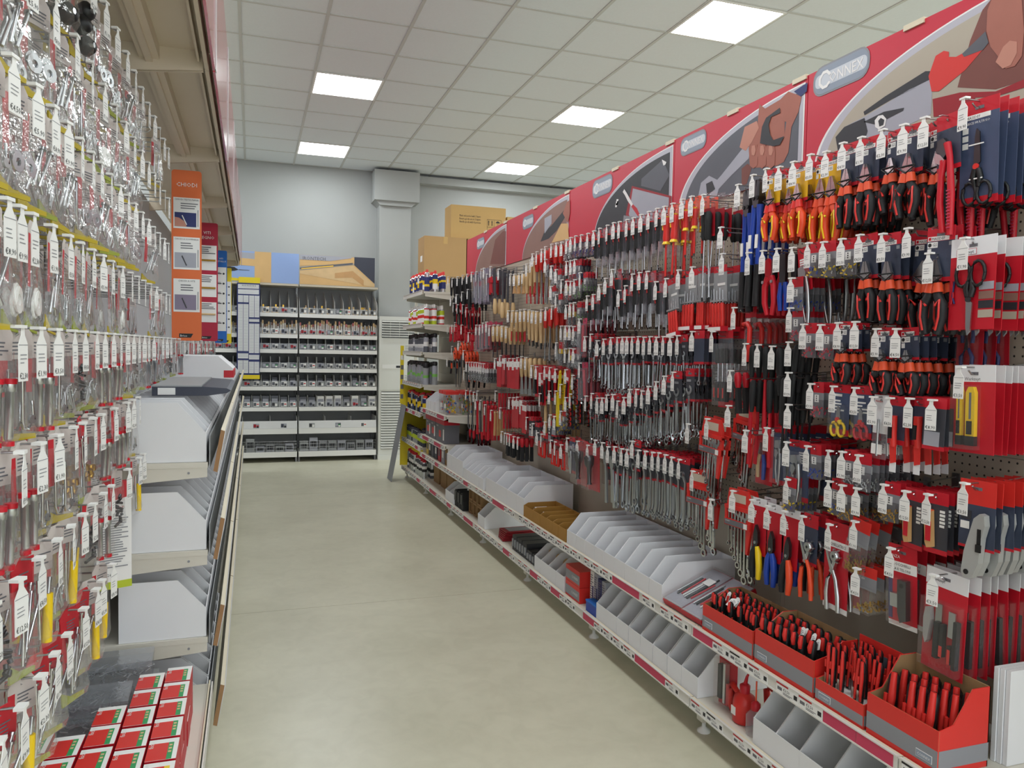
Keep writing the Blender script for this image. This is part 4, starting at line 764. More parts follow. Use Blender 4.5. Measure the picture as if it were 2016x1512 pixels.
def flush_hooks(limit=300):
    HOOKQ.sort(key=lambda h: (h[0]-Vector((0, 0, CAMH))).length); rest = MB()
    for i, (loc, rz, L, label, group, tagged, k, swing, hid) in enumerate(HOOKQ):
        if i < limit:
            key = round(L, 3)
            if key not in HK: HK[key] = wire_mb(MB(), L).mesh('hook_wire')
            t = thing('peg_hook', ' '.join(label.split()[:16]), 'hook', loc, rz, group); obj('wire', HK[key], t)
            if tagged: obj('price_tag', TAGS[k % 8], t, (0, -.002, 0), rot=(0, 0, swing))
        else:
            rest.T = Matrix.Translation(loc) @ Matrix.Rotation(rz, 4, 'Z'); wire_mb(rest, L)
            if tagged: rest.T = rest.T @ Matrix.Rotation(swing, 4, 'Z'); tagmesh(rest, k % 8)
    if len(HOOKQ) > limit: rest.T = None; tag(obj('distant_peg_hooks', rest), 'many distant wire hooks with white price tags on both hook walls', 'hooks', None, 'stuff')
# ================================================================== goods on the right hook wall (tag tip pixel, kind, count)
TIPX = 1.75
CNT = [0]
def hang(px, py, k, n, label, where, tagged=True, tipx=TIPX, sw=1.0, zoff=0, hl=None, hx=PEGX):
    CNT[0] += 1; p, sp, d0 = PR[k] if k else (None, .03, .03)
    tip = on_x(px, py, tipx); tip.z -= .016; L = hx-tipx
    short = (label.split(' with ')[0]).split(' on ')[0]
    hl_ = ('tagged wire hook ' if tagged else 'untagged wire hook ')+('holding ' + short + ' ' if k else 'left empty ')+where
    if len(hl_.split()) > 16: hl_ = ('tagged wire hook ' if tagged else 'untagged wire hook ')+'holding '+' '.join(short.split()[-(16-4-len(where.split())):])+' '+where
    if tip.z+.045 > BB: L -= .009
    hid = hook(tip, RIGHT, L-.002, hl_, 'wire hooks, '+where, tagged, CNT[0]*5+int(px), R.uniform(-.15, .15))
    if not k: return
    sp = min(sp, (L-d0-.02)/max(n, 1))
    for i in range(n):
        queue(hid, p, (tip.x+d0+i*sp, tip.y+R.uniform(-.002, .002)*sw, tip.z+zoff), sgn=1, tipx=tip.x, L=L, label=label+' '+where, group=label+' '+where, rot=(R.uniform(-.02, .04), R.uniform(-.03, .03)*sw, RIGHT+R.uniform(-.10, .10)*sw))
PW = ['in the top row under pliers banner', 'in the second row under pliers banner', 'in the third row under pliers banner', 'in the fourth row under pliers banner', 'in the fifth row under pliers banner', 'in the lowest row under pliers banner']
WW = ['in the top row under wrench banner', 'in the second row under wrench banner', 'in the third row under wrench banner', 'in the fourth row under wrench banner', 'in the lowest row under wrench banner']
TW = ['in the top row under tool case banner', 'in the second row under tool case banner', 'in the third row under tool case banner', 'in the fourth row under tool case banner', 'in the lowest row under tool case banner']
HW = ['in the top row under hammer banner', 'in the second row under hammer banner', 'in the third row under hammer banner', 'in the fourth row under hammer banner', 'in the lowest row under hammer banner']
BW = ['in the top row under brown banner', 'in the second row under brown banner', 'in the third row under brown banner', 'in the fourth row under brown banner', 'in the lowest row under brown banner']
# --- pliers banner bay
hang(1898, 194, 'sc_multi', 6, 'black multipurpose scissors on blue card', PW[0])
hang(1848, 226, 'pump', 4, 'red slip joint pump pliers', PW[0], False)
hang(1820, 232, 'pl_l', 4, 'large black combination pliers with orange collars', PW[0]); hang(1779, 246, 'pl_m', 4, 'medium black combination pliers with orange collars', PW[0]); hang(1737, 256, 'pl_s', 4, 'small black combination pliers with orange collars', PW[0])
hang(1695, 271, 'pl_cut', 3, 'black side cutters on navy card', PW[0]); hang(1659, 282, 'pl_cut', 7, 'black side cutters on navy card', PW[0])
hang(1626, 299, 'pl_yb', 4, 'large orange and yellow insulated cutters', PW[0]); hang(1595, 305, 'pl_yb', 4, 'large orange and yellow insulated cutters', PW[0]); hang(1562, 319, 'pl_y', 5, 'orange and yellow insulated pliers on yellow card', PW[0]); hang(1534, 329, 'pl_y', 4, 'orange and yellow insulated pliers on yellow card', WW[0]); hang(1508, 333, 'pl_y', 5, 'orange and yellow insulated pliers on yellow card', WW[0])
hang(1482, 345, 'bolt', 3, 'long blue bolt cutters with black grips', WW[0], zoff=-.01); hang(1453, 364, 'bolt', 2, 'long blue bolt cutters with black grips', WW[0], zoff=-.01)
hang(1384, 384, 'scr_l', 6, 'long black screwdriver pair on red card', WW[0])
for x, y, k in ((1361, 387, 'scr_is'), (1343, 393, 'scr_is'), (1324, 401, 'scr_i'), (1308, 407, 'scr_i')): hang(x, y, k, 3, 'small red and yellow insulated screwdriver' if k == 'scr_is' else 'large red and yellow insulated screwdriver', WW[0])
for i, (x, y) in enumerate(((1293, 411), (1277, 417), (1262, 423), (1247, 429), (1234, 433), (1219, 437), (1208, 439), (1195, 444), (1180, 450), (1169, 455))): hang(x, y, 'scr', 4, 'black and red screwdriver in grey blister', TW[0])
for x, y in ((1157, 460), (1144, 463), (1132, 465), (1123, 468)): hang(x, y, 'bit_b', 4, 'blue bit holder pack', TW[0])
for x, y in ((1115, 472), (1105, 477)): hang(x, y, 'bx_m', 4, 'clear pack of steel bits', HW[0])
for x, y in ((1095, 479), (1085, 481), (1073, 486), (1066, 491), (1056, 496), (1048, 500)): hang(x, y, 'file_r', 4, 'steel file with red handle', HW[0])
# second rows
for x, y, k, n, lb in ((1692, 463, 'pl_cut', 6, 'black side cutters on navy card'), (1737, 461, 'pl_cut', 5, 'black side cutters on navy card'), (1787, 450, 'pl_end', 4, 'broad black end cutters on navy card'), (1835, 448, 'pl_l', 3, 'large black combination pliers with orange collars'), (1829, 499, 'set3', 3, 'blister set of three blue mini pliers'), (1898, 469, 'sc_werk', 8, 'black household scissors on red card')): hang(x, y, k, n, lb, PW[1], tagged=(x != 1835))
for x, y, k in ((1591, 479, 'bx_c'), (1621, 477, 'bx_y'), (1657, 471, 'bx_y')): hang(x, y, k, 5, 'clear pack of yellow terminals' if k == 'bx_y' else 'clear pack of mixed terminals', PW[1])
hang(1558, 548, 'bx_b', 8, 'clear pack of blue terminals', PW[1]); hang(1555, 607, 'bx_r', 5, 'clear pack of red terminals', PW[2])
hang(1502, 494, 'pipec', 2, 'red ratchet pipe cutter', WW[1]); hang(1530, 490, 'strip', 2, 'blue handled wire stripper', WW[1]); hang(1560, 488, 'vise', 5, 'steel locking pliers on red card', WW[1])
hang(1419, 448, None, 0, '', WW[1]); hang(1422, 500, None, 0, '', WW[1]); hang(1473, 498, None, 0, '', WW[1])
for x, y, n in ((1311, 549, 4), (1336, 532, 4), (1363, 526, 5), (1398, 524, 4)): hang(x, y, 'scrset', n, 'red screwdriver set in grey holder', WW[1], tagged=(x != 1398))
for x, y in ((1291, 555), (1274, 535), (1259, 537), (1245, 540), (1231, 563), (1218, 572), (1205, 531), (1192, 548), (1180, 561), (1168, 580), (1156, 583)): hang(x, y, 'scr' if y < 560 else 'scr_s', 4, 'black and red screwdriver in grey blister' if y < 560 else 'stubby black and red screwdriver', TW[1])
hang(1445, 606, 'psaw', 6, 'red pruning saw pack', WW[2])
for x, y in ((1467, 677), (1492, 679), (1520, 682), (1553, 674)): hang(x, y, 'rasp_r' if x < 1500 else 'rasp', 4, 'red pry bar with black handle' if x < 1500 else 'black handled rasp', WW[2])
for x, y in ((1470, 745), (1500, 745), (1530, 740)): hang(x, y, 'rasp_r' if x < 1510 else 'rasp', 3, 'red pry bar with black handle' if x < 1510 else 'black handled rasp', WW[3], False)
hang(1438, 730, 'kn', 6, 'black utility knife with red end', WW[3])
hang(1552, 734, 'rasp', 3, 'black handled rasp', WW[3]); hang(1552, 797, None, 0, '', WW[3])
hang(1402, 653, 'scrblis', 4, 'blister set of three screwdrivers', WW[2]); hang(1363, 653, 'wr_d', 6, 'wrench hung on navy card', WW[2])
for x, y in ((1334, 661), (1320, 664), (1306, 663)): hang(x, y, 'wr_s', 6, 'short chrome combination wrench', WW[2])
for i, (x, y) in enumerate(((1293, 664), (1280, 663), (1268, 664), (1257, 663), (1245, 664), (1235, 664), (1226, 664), (1216, 665), (1203, 665), (1189, 668), (1176, 671), (1163, 658), (1152, 663))): hang(x, y, 'wr_l' if i in (5, 6, 8, 9) else 'wr', 5, 'large chrome combination wrench' if i in (5, 6, 8, 9) else 'chrome combination wrench', TW[2])
for i, (x, y) in enumerate(((1345, 728), (1325, 733), (1308, 741), (1292, 752))): hang(x, y, 'wr_l', 5, 'large chrome combination wrench', WW[3], tagged=i > 0)
for i, (x, y) in enumerate(((1277, 761), (1264, 770), (1253, 767), (1240, 767), (1229, 783), (1216, 790), (1207, 777), (1195, 778), (1186, 784), (1176, 784), (1165, 775), (1153, 780))): hang(x, y, 'wr_o' if i % 2 else 'wr', 5, 'open ended chrome wrench' if i % 2 else 'chrome combination wrench', TW[3])
hang(1354, 835, None, 0, '', WW[3])
# third row, pliers bay
for x, y in ((1582, 639), (1616, 640)): hang(x, y, 'bx_r', 6, 'clear pack of red terminals', PW[2])
for x, y, n in ((1650, 636, 3), (1684, 634, 3), (1725, 648, 4), (1765, 648, 7)): hang(x, y, 'pl_mini', n, 'mini pliers with black handles on navy card', PW[2])
hang(1890, 723, 'cut_y', 9, 'yellow snap-off cutter pair on red card', PW[3])
hang(1596, 756, 'bx_r', 4, 'clear pack of red terminals', PW[3]); hang(1640, 761, 'sc_y', 3, 'small scissors with yellow handles', PW[3]); hang(1683, 764, 'sc_r', 3, 'small scissors with crimson handles', PW[3])
hang(1719, 782, 'wpack', 5, 'thin tool on white hanging pack', PW[3])
for x, y in ((1751, 784), (1790, 785)): hang(x, y, 'saw_r', 4, 'red folding saw on navy card', PW[3])
hang(1835, 788, 'dcard', 7, 'dark blade card with red header', PW[3])
# fifth row
for x, y, k, n, lb in ((1690, 897, 'bx_m', 6, 'clear pack of small steel hooks'), (1658, 890, 'bx_m', 5, 'clear pack of small steel hooks'), (1687, 962, 'bx_g', 5, 'clear pack of brass hooks'), (1740, 955, 'bx_g', 5, 'clear pack of brass hooks'), (1658, 956, 'bx_g', 5, 'clear pack of brass hooks'), (1632, 948, 'bx_c', 4, 'clear pack of mixed terminals'), (1783, 968, 'blades', 7, 'orange blade pack on dark card'), (1826, 974, 'blades', 8, 'orange blade pack on dark card'), (1898, 952, 'util', 7, 'grey metal utility knife on card'), (1632, 888, 'punch_r', 3, 'red handled punch pliers'), (1589, 879, 'bx_b', 5, 'clear pack of blue terminals')): hang(x, y, k, n, lb, PW[4])
hang(1549, 871, 'viseb', 5, 'locking pliers in clear blister', PW[4]); hang(1549, 944, 'bx_c', 7, 'clear pack of mixed terminals', PW[4])
hang(1509, 843, 'viseb', 6, 'locking pliers in clear blister', WW[3]); hang(1468, 848, 'lineb', 5, 'blue handled pliers in clear blister', WW[3])
for x, y in ((1434, 799), (1392, 825)): hang(x, y, 'wset', 2, 'red rack of graded wrenches', WW[3])
for x, y in ((1363, 928), (1400, 984), (1443, 967)): hang(x, y, 'wset', 2, 'red rack of graded wrenches', WW[4])
hang(1481, 985, 'snip_y', 2, 'tin snips with yellow handle', WW[4]); hang(1511, 997, 'snip_b', 3, 'tin snips with blue handles', WW[4])
hang(1544, 1007, 'snip_o', 2, 'tin snips with orange handle', PW[5]); hang(1580, 1017, 'punch_r', 3, 'red handled punch pliers', PW[5])
hang(1632, 1033, 'punch_s', 3, 'all metal revolving punch pliers on red card', PW[5]); hang(1682, 1027, 'eyebag', 4, 'large bag of brass eyelets', PW[5]); hang(1686, 1120, 'eyebag_s', 3, 'half empty bag of brass eyelets', PW[5])
hang(1753, 1080, 'eyepl', 6, 'eyelet pliers on red card', PW[5]); hang(1838, 1133, 'knifeset', 7, 'three piece knife set on red card', PW[5])
# lower rows further along
for i, (x, y) in enumerate(((1337, 905), (1323, 901), (1310, 896), (1297, 892))): hang(x, y, 'offs', 6, 'offset ring wrench with bent neck', WW[4])
for i, (x, y) in enumerate(((1285, 891), (1271, 889), (1257, 887))): hang(x, y, 'offs', 4, 'offset ring wrench with bent neck', TW[4])
for x, y in ((1245, 869), (1235, 886), (1224, 884), (1210, 880)): hang(x, y, 'wr_r', 3, 'thick ratchet ring wrench', TW[4])
for x, y in ((1197, 880), (1186, 872)): hang(x, y, 'adj', 3, 'long adjustable wrench', TW[4])
for x, y in ((1172, 867), (1157, 877), (1137, 869)): hang(x, y, 'bigb', 2, 'tool in clear blister on large red card', TW[4])
hang(1116, 863, 'viseb', 2, 'locking pliers in clear blister', TW[4])
for x, y in ((1104, 876), (1092, 870), (1084, 867), (1065, 855), (1057, 852)): hang(x, y, 'hex', 4, 'red folding hex key set', HW[4])
# --- tool case / hammer columns of small packs
for x, y, k in ((1142, 537, 'bit_g'), (1131, 511, 'bit_b'), (1123, 513, 'bx_r'), (1115, 515, 'bx_r'), (1131, 551, 'bit_g'), (1123, 554, 'bit_g'), (1115, 554, 'bx_r'), (1105, 551, 'bit_y'), (1130, 596, 'bit_g'), (1122, 597, 'bit_y'), (1114, 601, 'bit_y'), (1104, 642, 'bit_y'), (1113, 642, 'bit_y'), (1121, 642, 'bx_m'), (1129, 643, 'bx_m'), (1094, 675, 'bit_y'), (1112, 687, 'bit_y'), (1121, 686, 'bx_m'), (1129, 687, 'bx_m')):
    hang(x, y, k, 4, {'bit_g': 'clear pack of green bits', 'bit_b': 'blue bit holder pack', 'bx_r': 'clear pack of red terminals', 'bit_y': 'yellow edged bit pack', 'bx_m': 'clear pack of steel bits'}[k], HW[1] if y < 600 else HW[2])
for x, y in ((1141, 628), (1141, 715)): hang(x, y, 'grip', 5, 'black and red grip in grey blister', TW[2] if y < 700 else TW[3])
for x, y in ((1085, 524), (1094, 531), (1084, 564), (1094, 580), (1073, 511)): hang(x, y, 'bx_m', 4, 'clear pack of steel bits', HW[1])
for x, y in ((1086, 603), (1065, 610), (1074, 606)): hang(x, y, 'file_r', 4, 'steel file with red handle', HW[2])
for x, y in ((1093, 727), (1093, 770), (1103, 757)): hang(x, y, 'ruler', 3, 'short yellow spirit level', HW[3])
for x, y in ((1113, 728), (1082, 724)): hang(x, y, 'rtool', 4, 'black tool on plain red card', HW[3])
for x, y in ((1127, 739), (1113, 783), (1122, 776)): hang(x, y, 'sock', 3, 'rail of chrome sockets with red rings', HW[3])
for x, y in ((1103, 810), (1091, 820)): hang(x, y, 'bx_c', 4, 'clear pack of mixed terminals', HW[4])
for x, y in ((1081, 770), (1062, 775), (1063, 735), (1072, 722)): hang(x, y, 'ham' if y > 760 else 'rtool', 3, 'wood handled hammer' if y > 760 else 'black tool on plain red card', HW[3])
for x, y in ((1048, 834), (1036, 822), (1072, 831), (1082, 817)): hang(x, y, 'dcard', 4, 'dark blade card with red header', HW[4])
# --- brown banner bay and the far end
for x, y in ((965, 525), (981, 530)): hang(x, y, 'file_w', 3, 'broad grey file with wooden handle', BW[0])
for x, y in ((1004, 540), (1012, 540), (1022, 538)): hang(x, y, 'brush', 5, 'wooden paint brush', BW[0])
for x, y in ((1028, 535), (1036, 520), (1044, 512)): hang(x, y, 'chisel', 5, 'chisel with wooden handle', BW[0])
for x, y in ((1000, 612), (1008, 612), (1016, 612), (1024, 610)): hang(x, y, 'chisel', 4, 'chisel with wooden handle', BW[1])
for x, y in ((1032, 609), (1040, 610), (1047, 612), (1055, 613)): hang(x, y, 'whandle', 5, 'long wooden tool handle', BW[1])
for x, y in ((963, 641), (971, 640), (979, 640), (988, 642), (996, 644)): hang(x, y, 'wdriver', 4, 'scraper with wooden handle', BW[1])
for x, y in ((928, 536), (937, 535), (947, 530), (952, 528)): hang(x, y, 'pblis', 4, 'purplish blister pack', BW[0])
hang(958, 540, 'sclamp', 4, 'red spring clamp', BW[0])
for x, y in ((937, 640), (944, 640), (950, 636), (957, 634)): hang(x, y, 'grip', 3, 'black and red grip in grey blister', BW[2])
for x, y in ((892, 597), (900, 600), (910, 600), (917, 606)): hang(x, y, 'rtool', 4, 'black tool on plain red card', BW[1])
for x, y in ((895, 635), (881, 640), (889, 640), (908, 640), (922, 655)): hang(x, y, 'sclamp', 3, 'red spring clamp', BW[2])
for x, y in ((882, 545), (890, 548), (900, 545), (910, 542), (919, 540), (887, 585), (898, 580), (909, 575), (920, 570)): hang(x, y, 'rasp', 4, 'black handled rasp', BW[0])
for x, y in ((912, 690), (889, 682), (902, 672)): hang(x, y, 'hsaw', 4, 'hand saw with orange handle', BW[2])
for x, y in ((913, 730), (880, 705)): hang(x, y, 'clamp', 4, 'black bar clamp with orange trigger', BW[3])
for x, y in ((918, 713), (923, 713), (928, 713), (933, 714), (938, 714), (943, 715), (947, 716), (952, 716)): hang(x, y, 'mt', 5, 'clear pack of steel wire brushes', BW[3])
for x, y in ((974, 706), (984, 700), (993, 706), (1002, 706), (1010, 706)): hang(x, y, 'rcard', 6, 'tall red packet with white band', BW[3])
for x, y in ((1018, 704), (1026, 702), (1034, 704)): hang(x, y, 'trow', 4, 'steel trowel with wooden handle', BW[3])
for x, y in ((1046, 720), (1055, 722)): hang(x, y, 'rtool', 5, 'black tool on plain red card', HW[3])
for x, y in ((917, 769), (925, 770), (932, 772), (939, 770)): hang(x, y, 'hack', 3, 'steel hacksaw with red handle', BW[4])
for x, y in ((936, 787), (945, 788), (954, 797)): hang(x, y, 'redt', 4, 'long red tube tool', BW[4])
for x, y in ((966, 808),): hang(x, y, 'rodw', 8, 'wooden folding rule', BW[4])
for x, y in ((984, 803), (975, 770)): hang(x, y, 'sqr', 7, 'try square with red stock', BW[4])
for x, y in ((1002, 783), (1010, 783), (1017, 782), (1024, 792)): hang(x, y, 'rcard', 5, 'tall red packet with white band', BW[4])
for x, y in ((987, 850), (993, 853), (998, 854), (1003, 856), (1011, 860), (1019, 862)): hang(x, y, 'kn', 3, 'black utility knife with red end', BW[4])
# ================================================================== goods standing on the right shelves
BINM = {}
def bin_proto(wd, D, hf, hb, sl, col='cardwhite', name='white_bin', t=.003):
    key = (round(wd, 3), D, hf, hb, sl, col)
    if key in BINM: return BINM[key]
    P = Proto(name, 'bin'); w2 = wd/2-.0012   # front at y=0, depth towards +y
    P.part('front_panel', MB().box(-w2, w2, 0, t, 0, hf, col)); side = [(t, 0), (t, hf), (sl, hb), (D, hb), (D, 0)]
    for s in (-1, 1): P.part('side_panel', MB().prism(side, s*w2-(t if s > 0 else 0), s*w2+(t if s < 0 else 0), col, 'x'))
    P.part('base', MB().box(-w2+t, w2-t, t, D-t, 0, t, col)); P.part('back_panel', MB().box(-w2+t, w2-t, D-t, D, 0, hb, col)); BINM[key] = P; return P
def bins_px(pxs, z, hf, hb, label, group, py, D=.34, sl=.08, col='cardwhite', name='white_bin', x0=1.637):
    ys_ = [on_x(p, py(p), x0).y for p in pxs]
    for a, b_ in zip(ys_[:-1], ys_[1:]):
        bin_proto(round(a-b_, 2), D, hf, hb, sl, col, name).spawn((x0, (a+b_)/2, z+.001), RIGHT, label, group)
    return ys_
midy = lambda p: 890+(p-880)*.70
boty = lambda p: 960+(p-880)*.83
Zm, Zb = .424, .142
bins_px([880, 889, 899, 911], Zm, .13, .20, 'tall white cardboard bin at the end of the upper low shelf', 'tall white bins', midy)
bins_px([912, 919, 927, 935, 943, 952], Zm, .085, .15, 'narrow white cardboard bin on the upper low shelf', 'narrow white bins', midy)
bins_px([957, 976, 999, 1018, 1031], Zm, .11, .19, 'wide white cardboard bin between narrow bins and tan bins', 'wide white bins', midy)
bins_px([1031, 1048, 1063, 1075, 1087, 1099, 1114], Zm, .07, .085, 'tan cardboard bin holding small bagged parts', 'tan bins', midy, D=.22, sl=.03, col='tanbox', name='tan_bin')
bins_px([1116, 1133, 1151, 1170, 1189, 1209, 1229, 1252, 1277, 1303], Zm, .075, .165, 'empty white cardboard bin beside the tan bins', 'row of empty white bins', midy, D=.36)
bins_px([877, 885, 893], Zb, .085, .15, 'white cardboard bin beside the black pouches', 'white bins', boty)
bins_px([941, 954], Zb, .085, .16, 'white cardboard bin between wood blocks and flat packs', 'white bins', boty)
bins_px([1052, 1065, 1079, 1094, 1110], Zb, .085, .155, 'white cardboard bin holding wooden mallets', 'white bins', boty)
bins_px([1174, 1192, 1213, 1237, 1260, 1284, 1313, 1341, 1373], Zb, .08, .165, 'white cardboard bin on the bottom shelf beside blue box', 'white bins', boty)
bins_px([1482, 1525, 1572, 1632, 1700, 1790], Zb, .09, .175, 'white cardboard bin on the bottom shelf beside oil cans', 'white bins', boty)
def Yp(px, low=False): return on_x(px, (boty if low else midy)(px), 1.637).y
# bagged parts in tan bins, small bits in white bins
for i, p in enumerate((1039, 1055, 1069, 1081, 1093, 1106)):
    q = MB(); q.box(-.05, .05, -.026, .026, 0, .06, 'bag').box(-.046, .046, -.023, .023, .002, .05, ['zinc', 'midgrey', 'tagwhite'][i % 3]).box(-.04, .04, -.02, .02, .06, .061, 'tagwhite')
    tag(obj('parts_bag', q, None, (1.73, Yp(p), Zm+.005), .02*(i % 3)), 'small flat bag of parts in a tan bin', 'bag', 'bags in the tan bins')
for i, (p, c) in enumerate(((965, 'pinkred'), (970, 'pinkred'), (988, 'black'), (1009, 'black'), (905, 'wood'), (940, 'wood'), (948, 'wood'))):
    q = MB().tube([(-.03, -.02, .008), (-.005, .0, .012), (.02, .03, .01), (.04, .035, .012)], .006, c, 6)
    tag(obj('tool_piece', q, None, (1.72, Yp(p), Zm+.035), .4*i), {'pinkred': 'pink plastic piece left in a white bin', 'black': 'black bent tool left in a white bin', 'wood': 'wooden piece left in a white bin'}[c], 'tool', 'pieces in the white bins, '+c)
for i, p in enumerate((1058, 1072, 1086, 1101)):
    m_ = thing('mallet', 'wooden mallet lying in a white bin', 'mallet', (1.75, Yp(p, True), Zb+.095), RIGHT, 'wooden mallets'); obj('head', MB().lathe([(.026, -.045), (.03, -.03), (.03, .03), (.026, .045)], 'wood2', 12, (0, 0, 0), 'x'), m_); obj('handle', MB().tube([(0, .02, 0), (0, .18, .01)], .011, 'wood', 8), m_)
for p, c, nm in ((1298, 'brightred', 'red'), (1545, 'black', 'black'), (1600, 'black', 'black')):
    q = MB().tube([(-.02, -.03, .01), (.02, .02, .012), (.0, .08, .014)], .009, c, 7)
    tag(obj('hose_piece', q, None, (1.73, Yp(p, True), Zb+.006), RIGHT), nm+' bent fitting lying at the bottom of a white bin', 'fitting', nm+' fittings in bins')
# black pouches, wood blocks, flat packs, cases
for i, p in enumerate((897, 904, 911)):
    pz = thing('tool_pouch', 'black folded pouch hanging over the bottom shelf bin', 'pouch', (1.675, Yp(893)-.06-i*.095 if 0 else Yp(893, True)-.055-i*.093, Zb+.001), RIGHT, 'black pouches'); obj('body', MB().prism([(-.038, .0), (.038, 0), (.044, .08), (.025, .15), (-.03, .14), (-.044, .07)], -.03, .06, 'softblack'), pz); obj('flap', MB().box(-.034, .034, -.036, -.028, .05, .13, 'black'), pz)
k = 0
for p in (914, 922, 930, 937):
    for r in range(2 if p < 935 else 1):
        b_ = thing('wooden_frame_block', 'hollow brown wooden block stacked beside black pouches', 'block', (1.69, Yp(p, True), Zb+.001+r*.105), RIGHT, 'hollow wooden blocks'); q = MB()
        for a in (0, 1): q.box(-.05+.085*a, -.035+.085*a, 0, .16, 0, .102, 'kraft'); q.box(-.035, .035, 0, .16, .087*a, .015+.087*a, 'kraft')
        obj('frame', q, b_); obj('core', MB().box(-.034, .034, .03, .15, .016, .086, 'kraft'), b_)
for i, p in enumerate((960, 966, 972, 979, 985, 992)):
    q = MB().box(-.07, .07, -.12, .12, 0, .008, 'darkred').box(-.05, .05, -.09, .09, .008, .0095, ['photo_dark', 'photo_brown', 'midgrey'][i % 3])
    tag(obj('flat_pack', q, None, (1.78+.004*i, Yp(979, True)+.005*(i-3), Zb+.004+i*.0105), rot=(0, 0, RIGHT+.03*(i-3))), 'dark red flat pack sliding off a pile on bottom shelf', 'pack', 'flat packs beside black cases')
for i, p in enumerate((1005, 1014, 1023, 1036, 1045)):
    c_ = thing('tool_case', 'black plastic case lying on the bottom shelf', 'case', (1.66, Yp(1002, True)-.05-i*.097, Zb+.001), RIGHT, 'black plastic cases'); hh = .10 if i < 3 else .07
    obj('shell', MB().prism([(-.042, .0), (.042, 0), (.046, .02), (.046, hh-.02), (.04, hh), (-.04, hh), (-.046, hh-.02), (-.046, .02)], 0, .26, 'photo_dark'), c_)
    for s in (-1, 1): obj('latch', MB().box(s*.024-.010, s*.024+.010, -.008, 0, hh*.25, hh*.75, 'plasticgrey'), c_)
for r in range(2):
    bx_ = thing('tool_box_carton', 'red and grey carton stacked beside white bin', 'carton', (1.64, (Yp(1112, True)+Yp(1140, True))/2, Zb+.001+r*.085), RIGHT, 'red and grey cartons'); W_ = (Yp(1112, True)-Yp(1140, True))/2-.004
    obj('body', MB().box(-W_, W_, 0, .28, 0, .083, 'brightred'), bx_); q = MB().box(-W_, W_, -.001, 0, .012, .06, 'midgrey'); q.text('CONNEX', .02, -.01, -.0015, .03, 'tagwhite', maxw=W_*.9); obj('print', q, bx_)
for i, (p, c) in enumerate(((1146, 'tagwhite'), (1154, 'photo_silver'), (1162, 'darkblue'), (1168, 'photo_silver'))):
    q = thing('tool_package', 'tall %s package standing between red cartons and blue box' % {'tagwhite': 'white printed', 'photo_silver': 'silver', 'darkblue': 'dark blue'}[c], 'package', (1.69, Yp(1143, True)-.024-i*.047, Zb+.001), RIGHT, 'tall packages'); hh = .185 if i < 2 else .17
    obj('box', MB().box(-.022, .022, 0, .2, 0, hh, c), q); z_ = MB(); z_.lines(-.018, .016, hh-.02, 16, .012, -.0008, 'greyink', .2); z_.box(.006, .018, -.001, 0, .03, hh*.6, 'darkblue'); obj('print', z_, q)
q = thing('blue_box', 'bright blue box lying in front of tall packages', 'box', (1.637, (Yp(1150, True)+Yp(1172, True))/2-.015, Zb+.001), RIGHT); obj('tray', MB().box(-.06, .06, 0, .045, 0, .05, 'blue'), q); obj('lid', MB().box(-.062, .062, -.002, .046, .05, .058, 'signblue'), q)
# blister pack and oil cans
q = thing('tool_blister', 'clear and red blister pack leaning beside red oil can', 'blister pack', (1.69, Yp(1394, True)-.02, Zb+.001), 0, rot=(0, 0, RIGHT+.1)); c = MB(); cardq(c, .10, .19, [(1, 'red')], y=.02, top=0); 
for s in (c,): s.T = None
c2 = MB(); c2.T = Matrix.Translation((0, 0, .19)); cardq(c2, .10, .19, [(1, 'red')], y=.02, top=0); obj('card', c2, q); obj('tools', MB().box(-.03, -.01, -.005, .015, .03, .16, 'black').box(0, .012, -.005, .015, .02, .17, 'zinc').box(.018, .03, -.005, .015, .02, .1, 'red'), q); obj('blister', MB().box(-.045, .045, -.012, .018, .01, .18, 'clear'), q)
for i, p in enumerate((1442, 1470)):
    q = thing('oil_can', 'red plastic oil can with side handle on bottom shelf', 'oil can', (1.70+.13*i, Yp(1442, True)+.02-.045*i, Zb+.001), RIGHT, 'red oil cans')
    obj('body', MB().lathe([(.036, 0), (.042, .005), (.042, .07), (.036, .095), (.018, .108)], 'brightred', 16), q); obj('cap', MB().lathe([(.018, .108), (.019, .135), (.012, .14)], 'red', 12), q)
    obj('handle', MB().tube([(-.036, 0, .09), (-.075, 0, .105), (-.09, 0, .08), (-.085, 0, .03), (-.07, 0, .01)], [.009, .012, .013, .012, .009], 'brightred', 8), q); obj('spout', MB().tube([(0, 0, .135), (.01, 0, .17), (.05, 0, .24)], [.008, .005, .002], 'red', 8), q); obj('label', MB().box(-.02, .005, -.043, -.040, .03, .06, 'tagwhite'), q)
q = thing('pump_bottle', 'translucent bottle with red pump behind white bin', 'bottle', (1.68, Yp(1478, True)+.035, Zb+.001), RIGHT); obj('body', MB().lathe([(.03, 0), (.033, .01), (.033, .07), (.015, .09)], 'greyblister', 12), q); obj('pump', MB().lathe([(.017, .088), (.017, .11), (.006, .12)], 'red', 10), q); obj('spout', MB().tube([(0, 0, .11), (0, 0, .19)], .003, 'orange', 6), q)
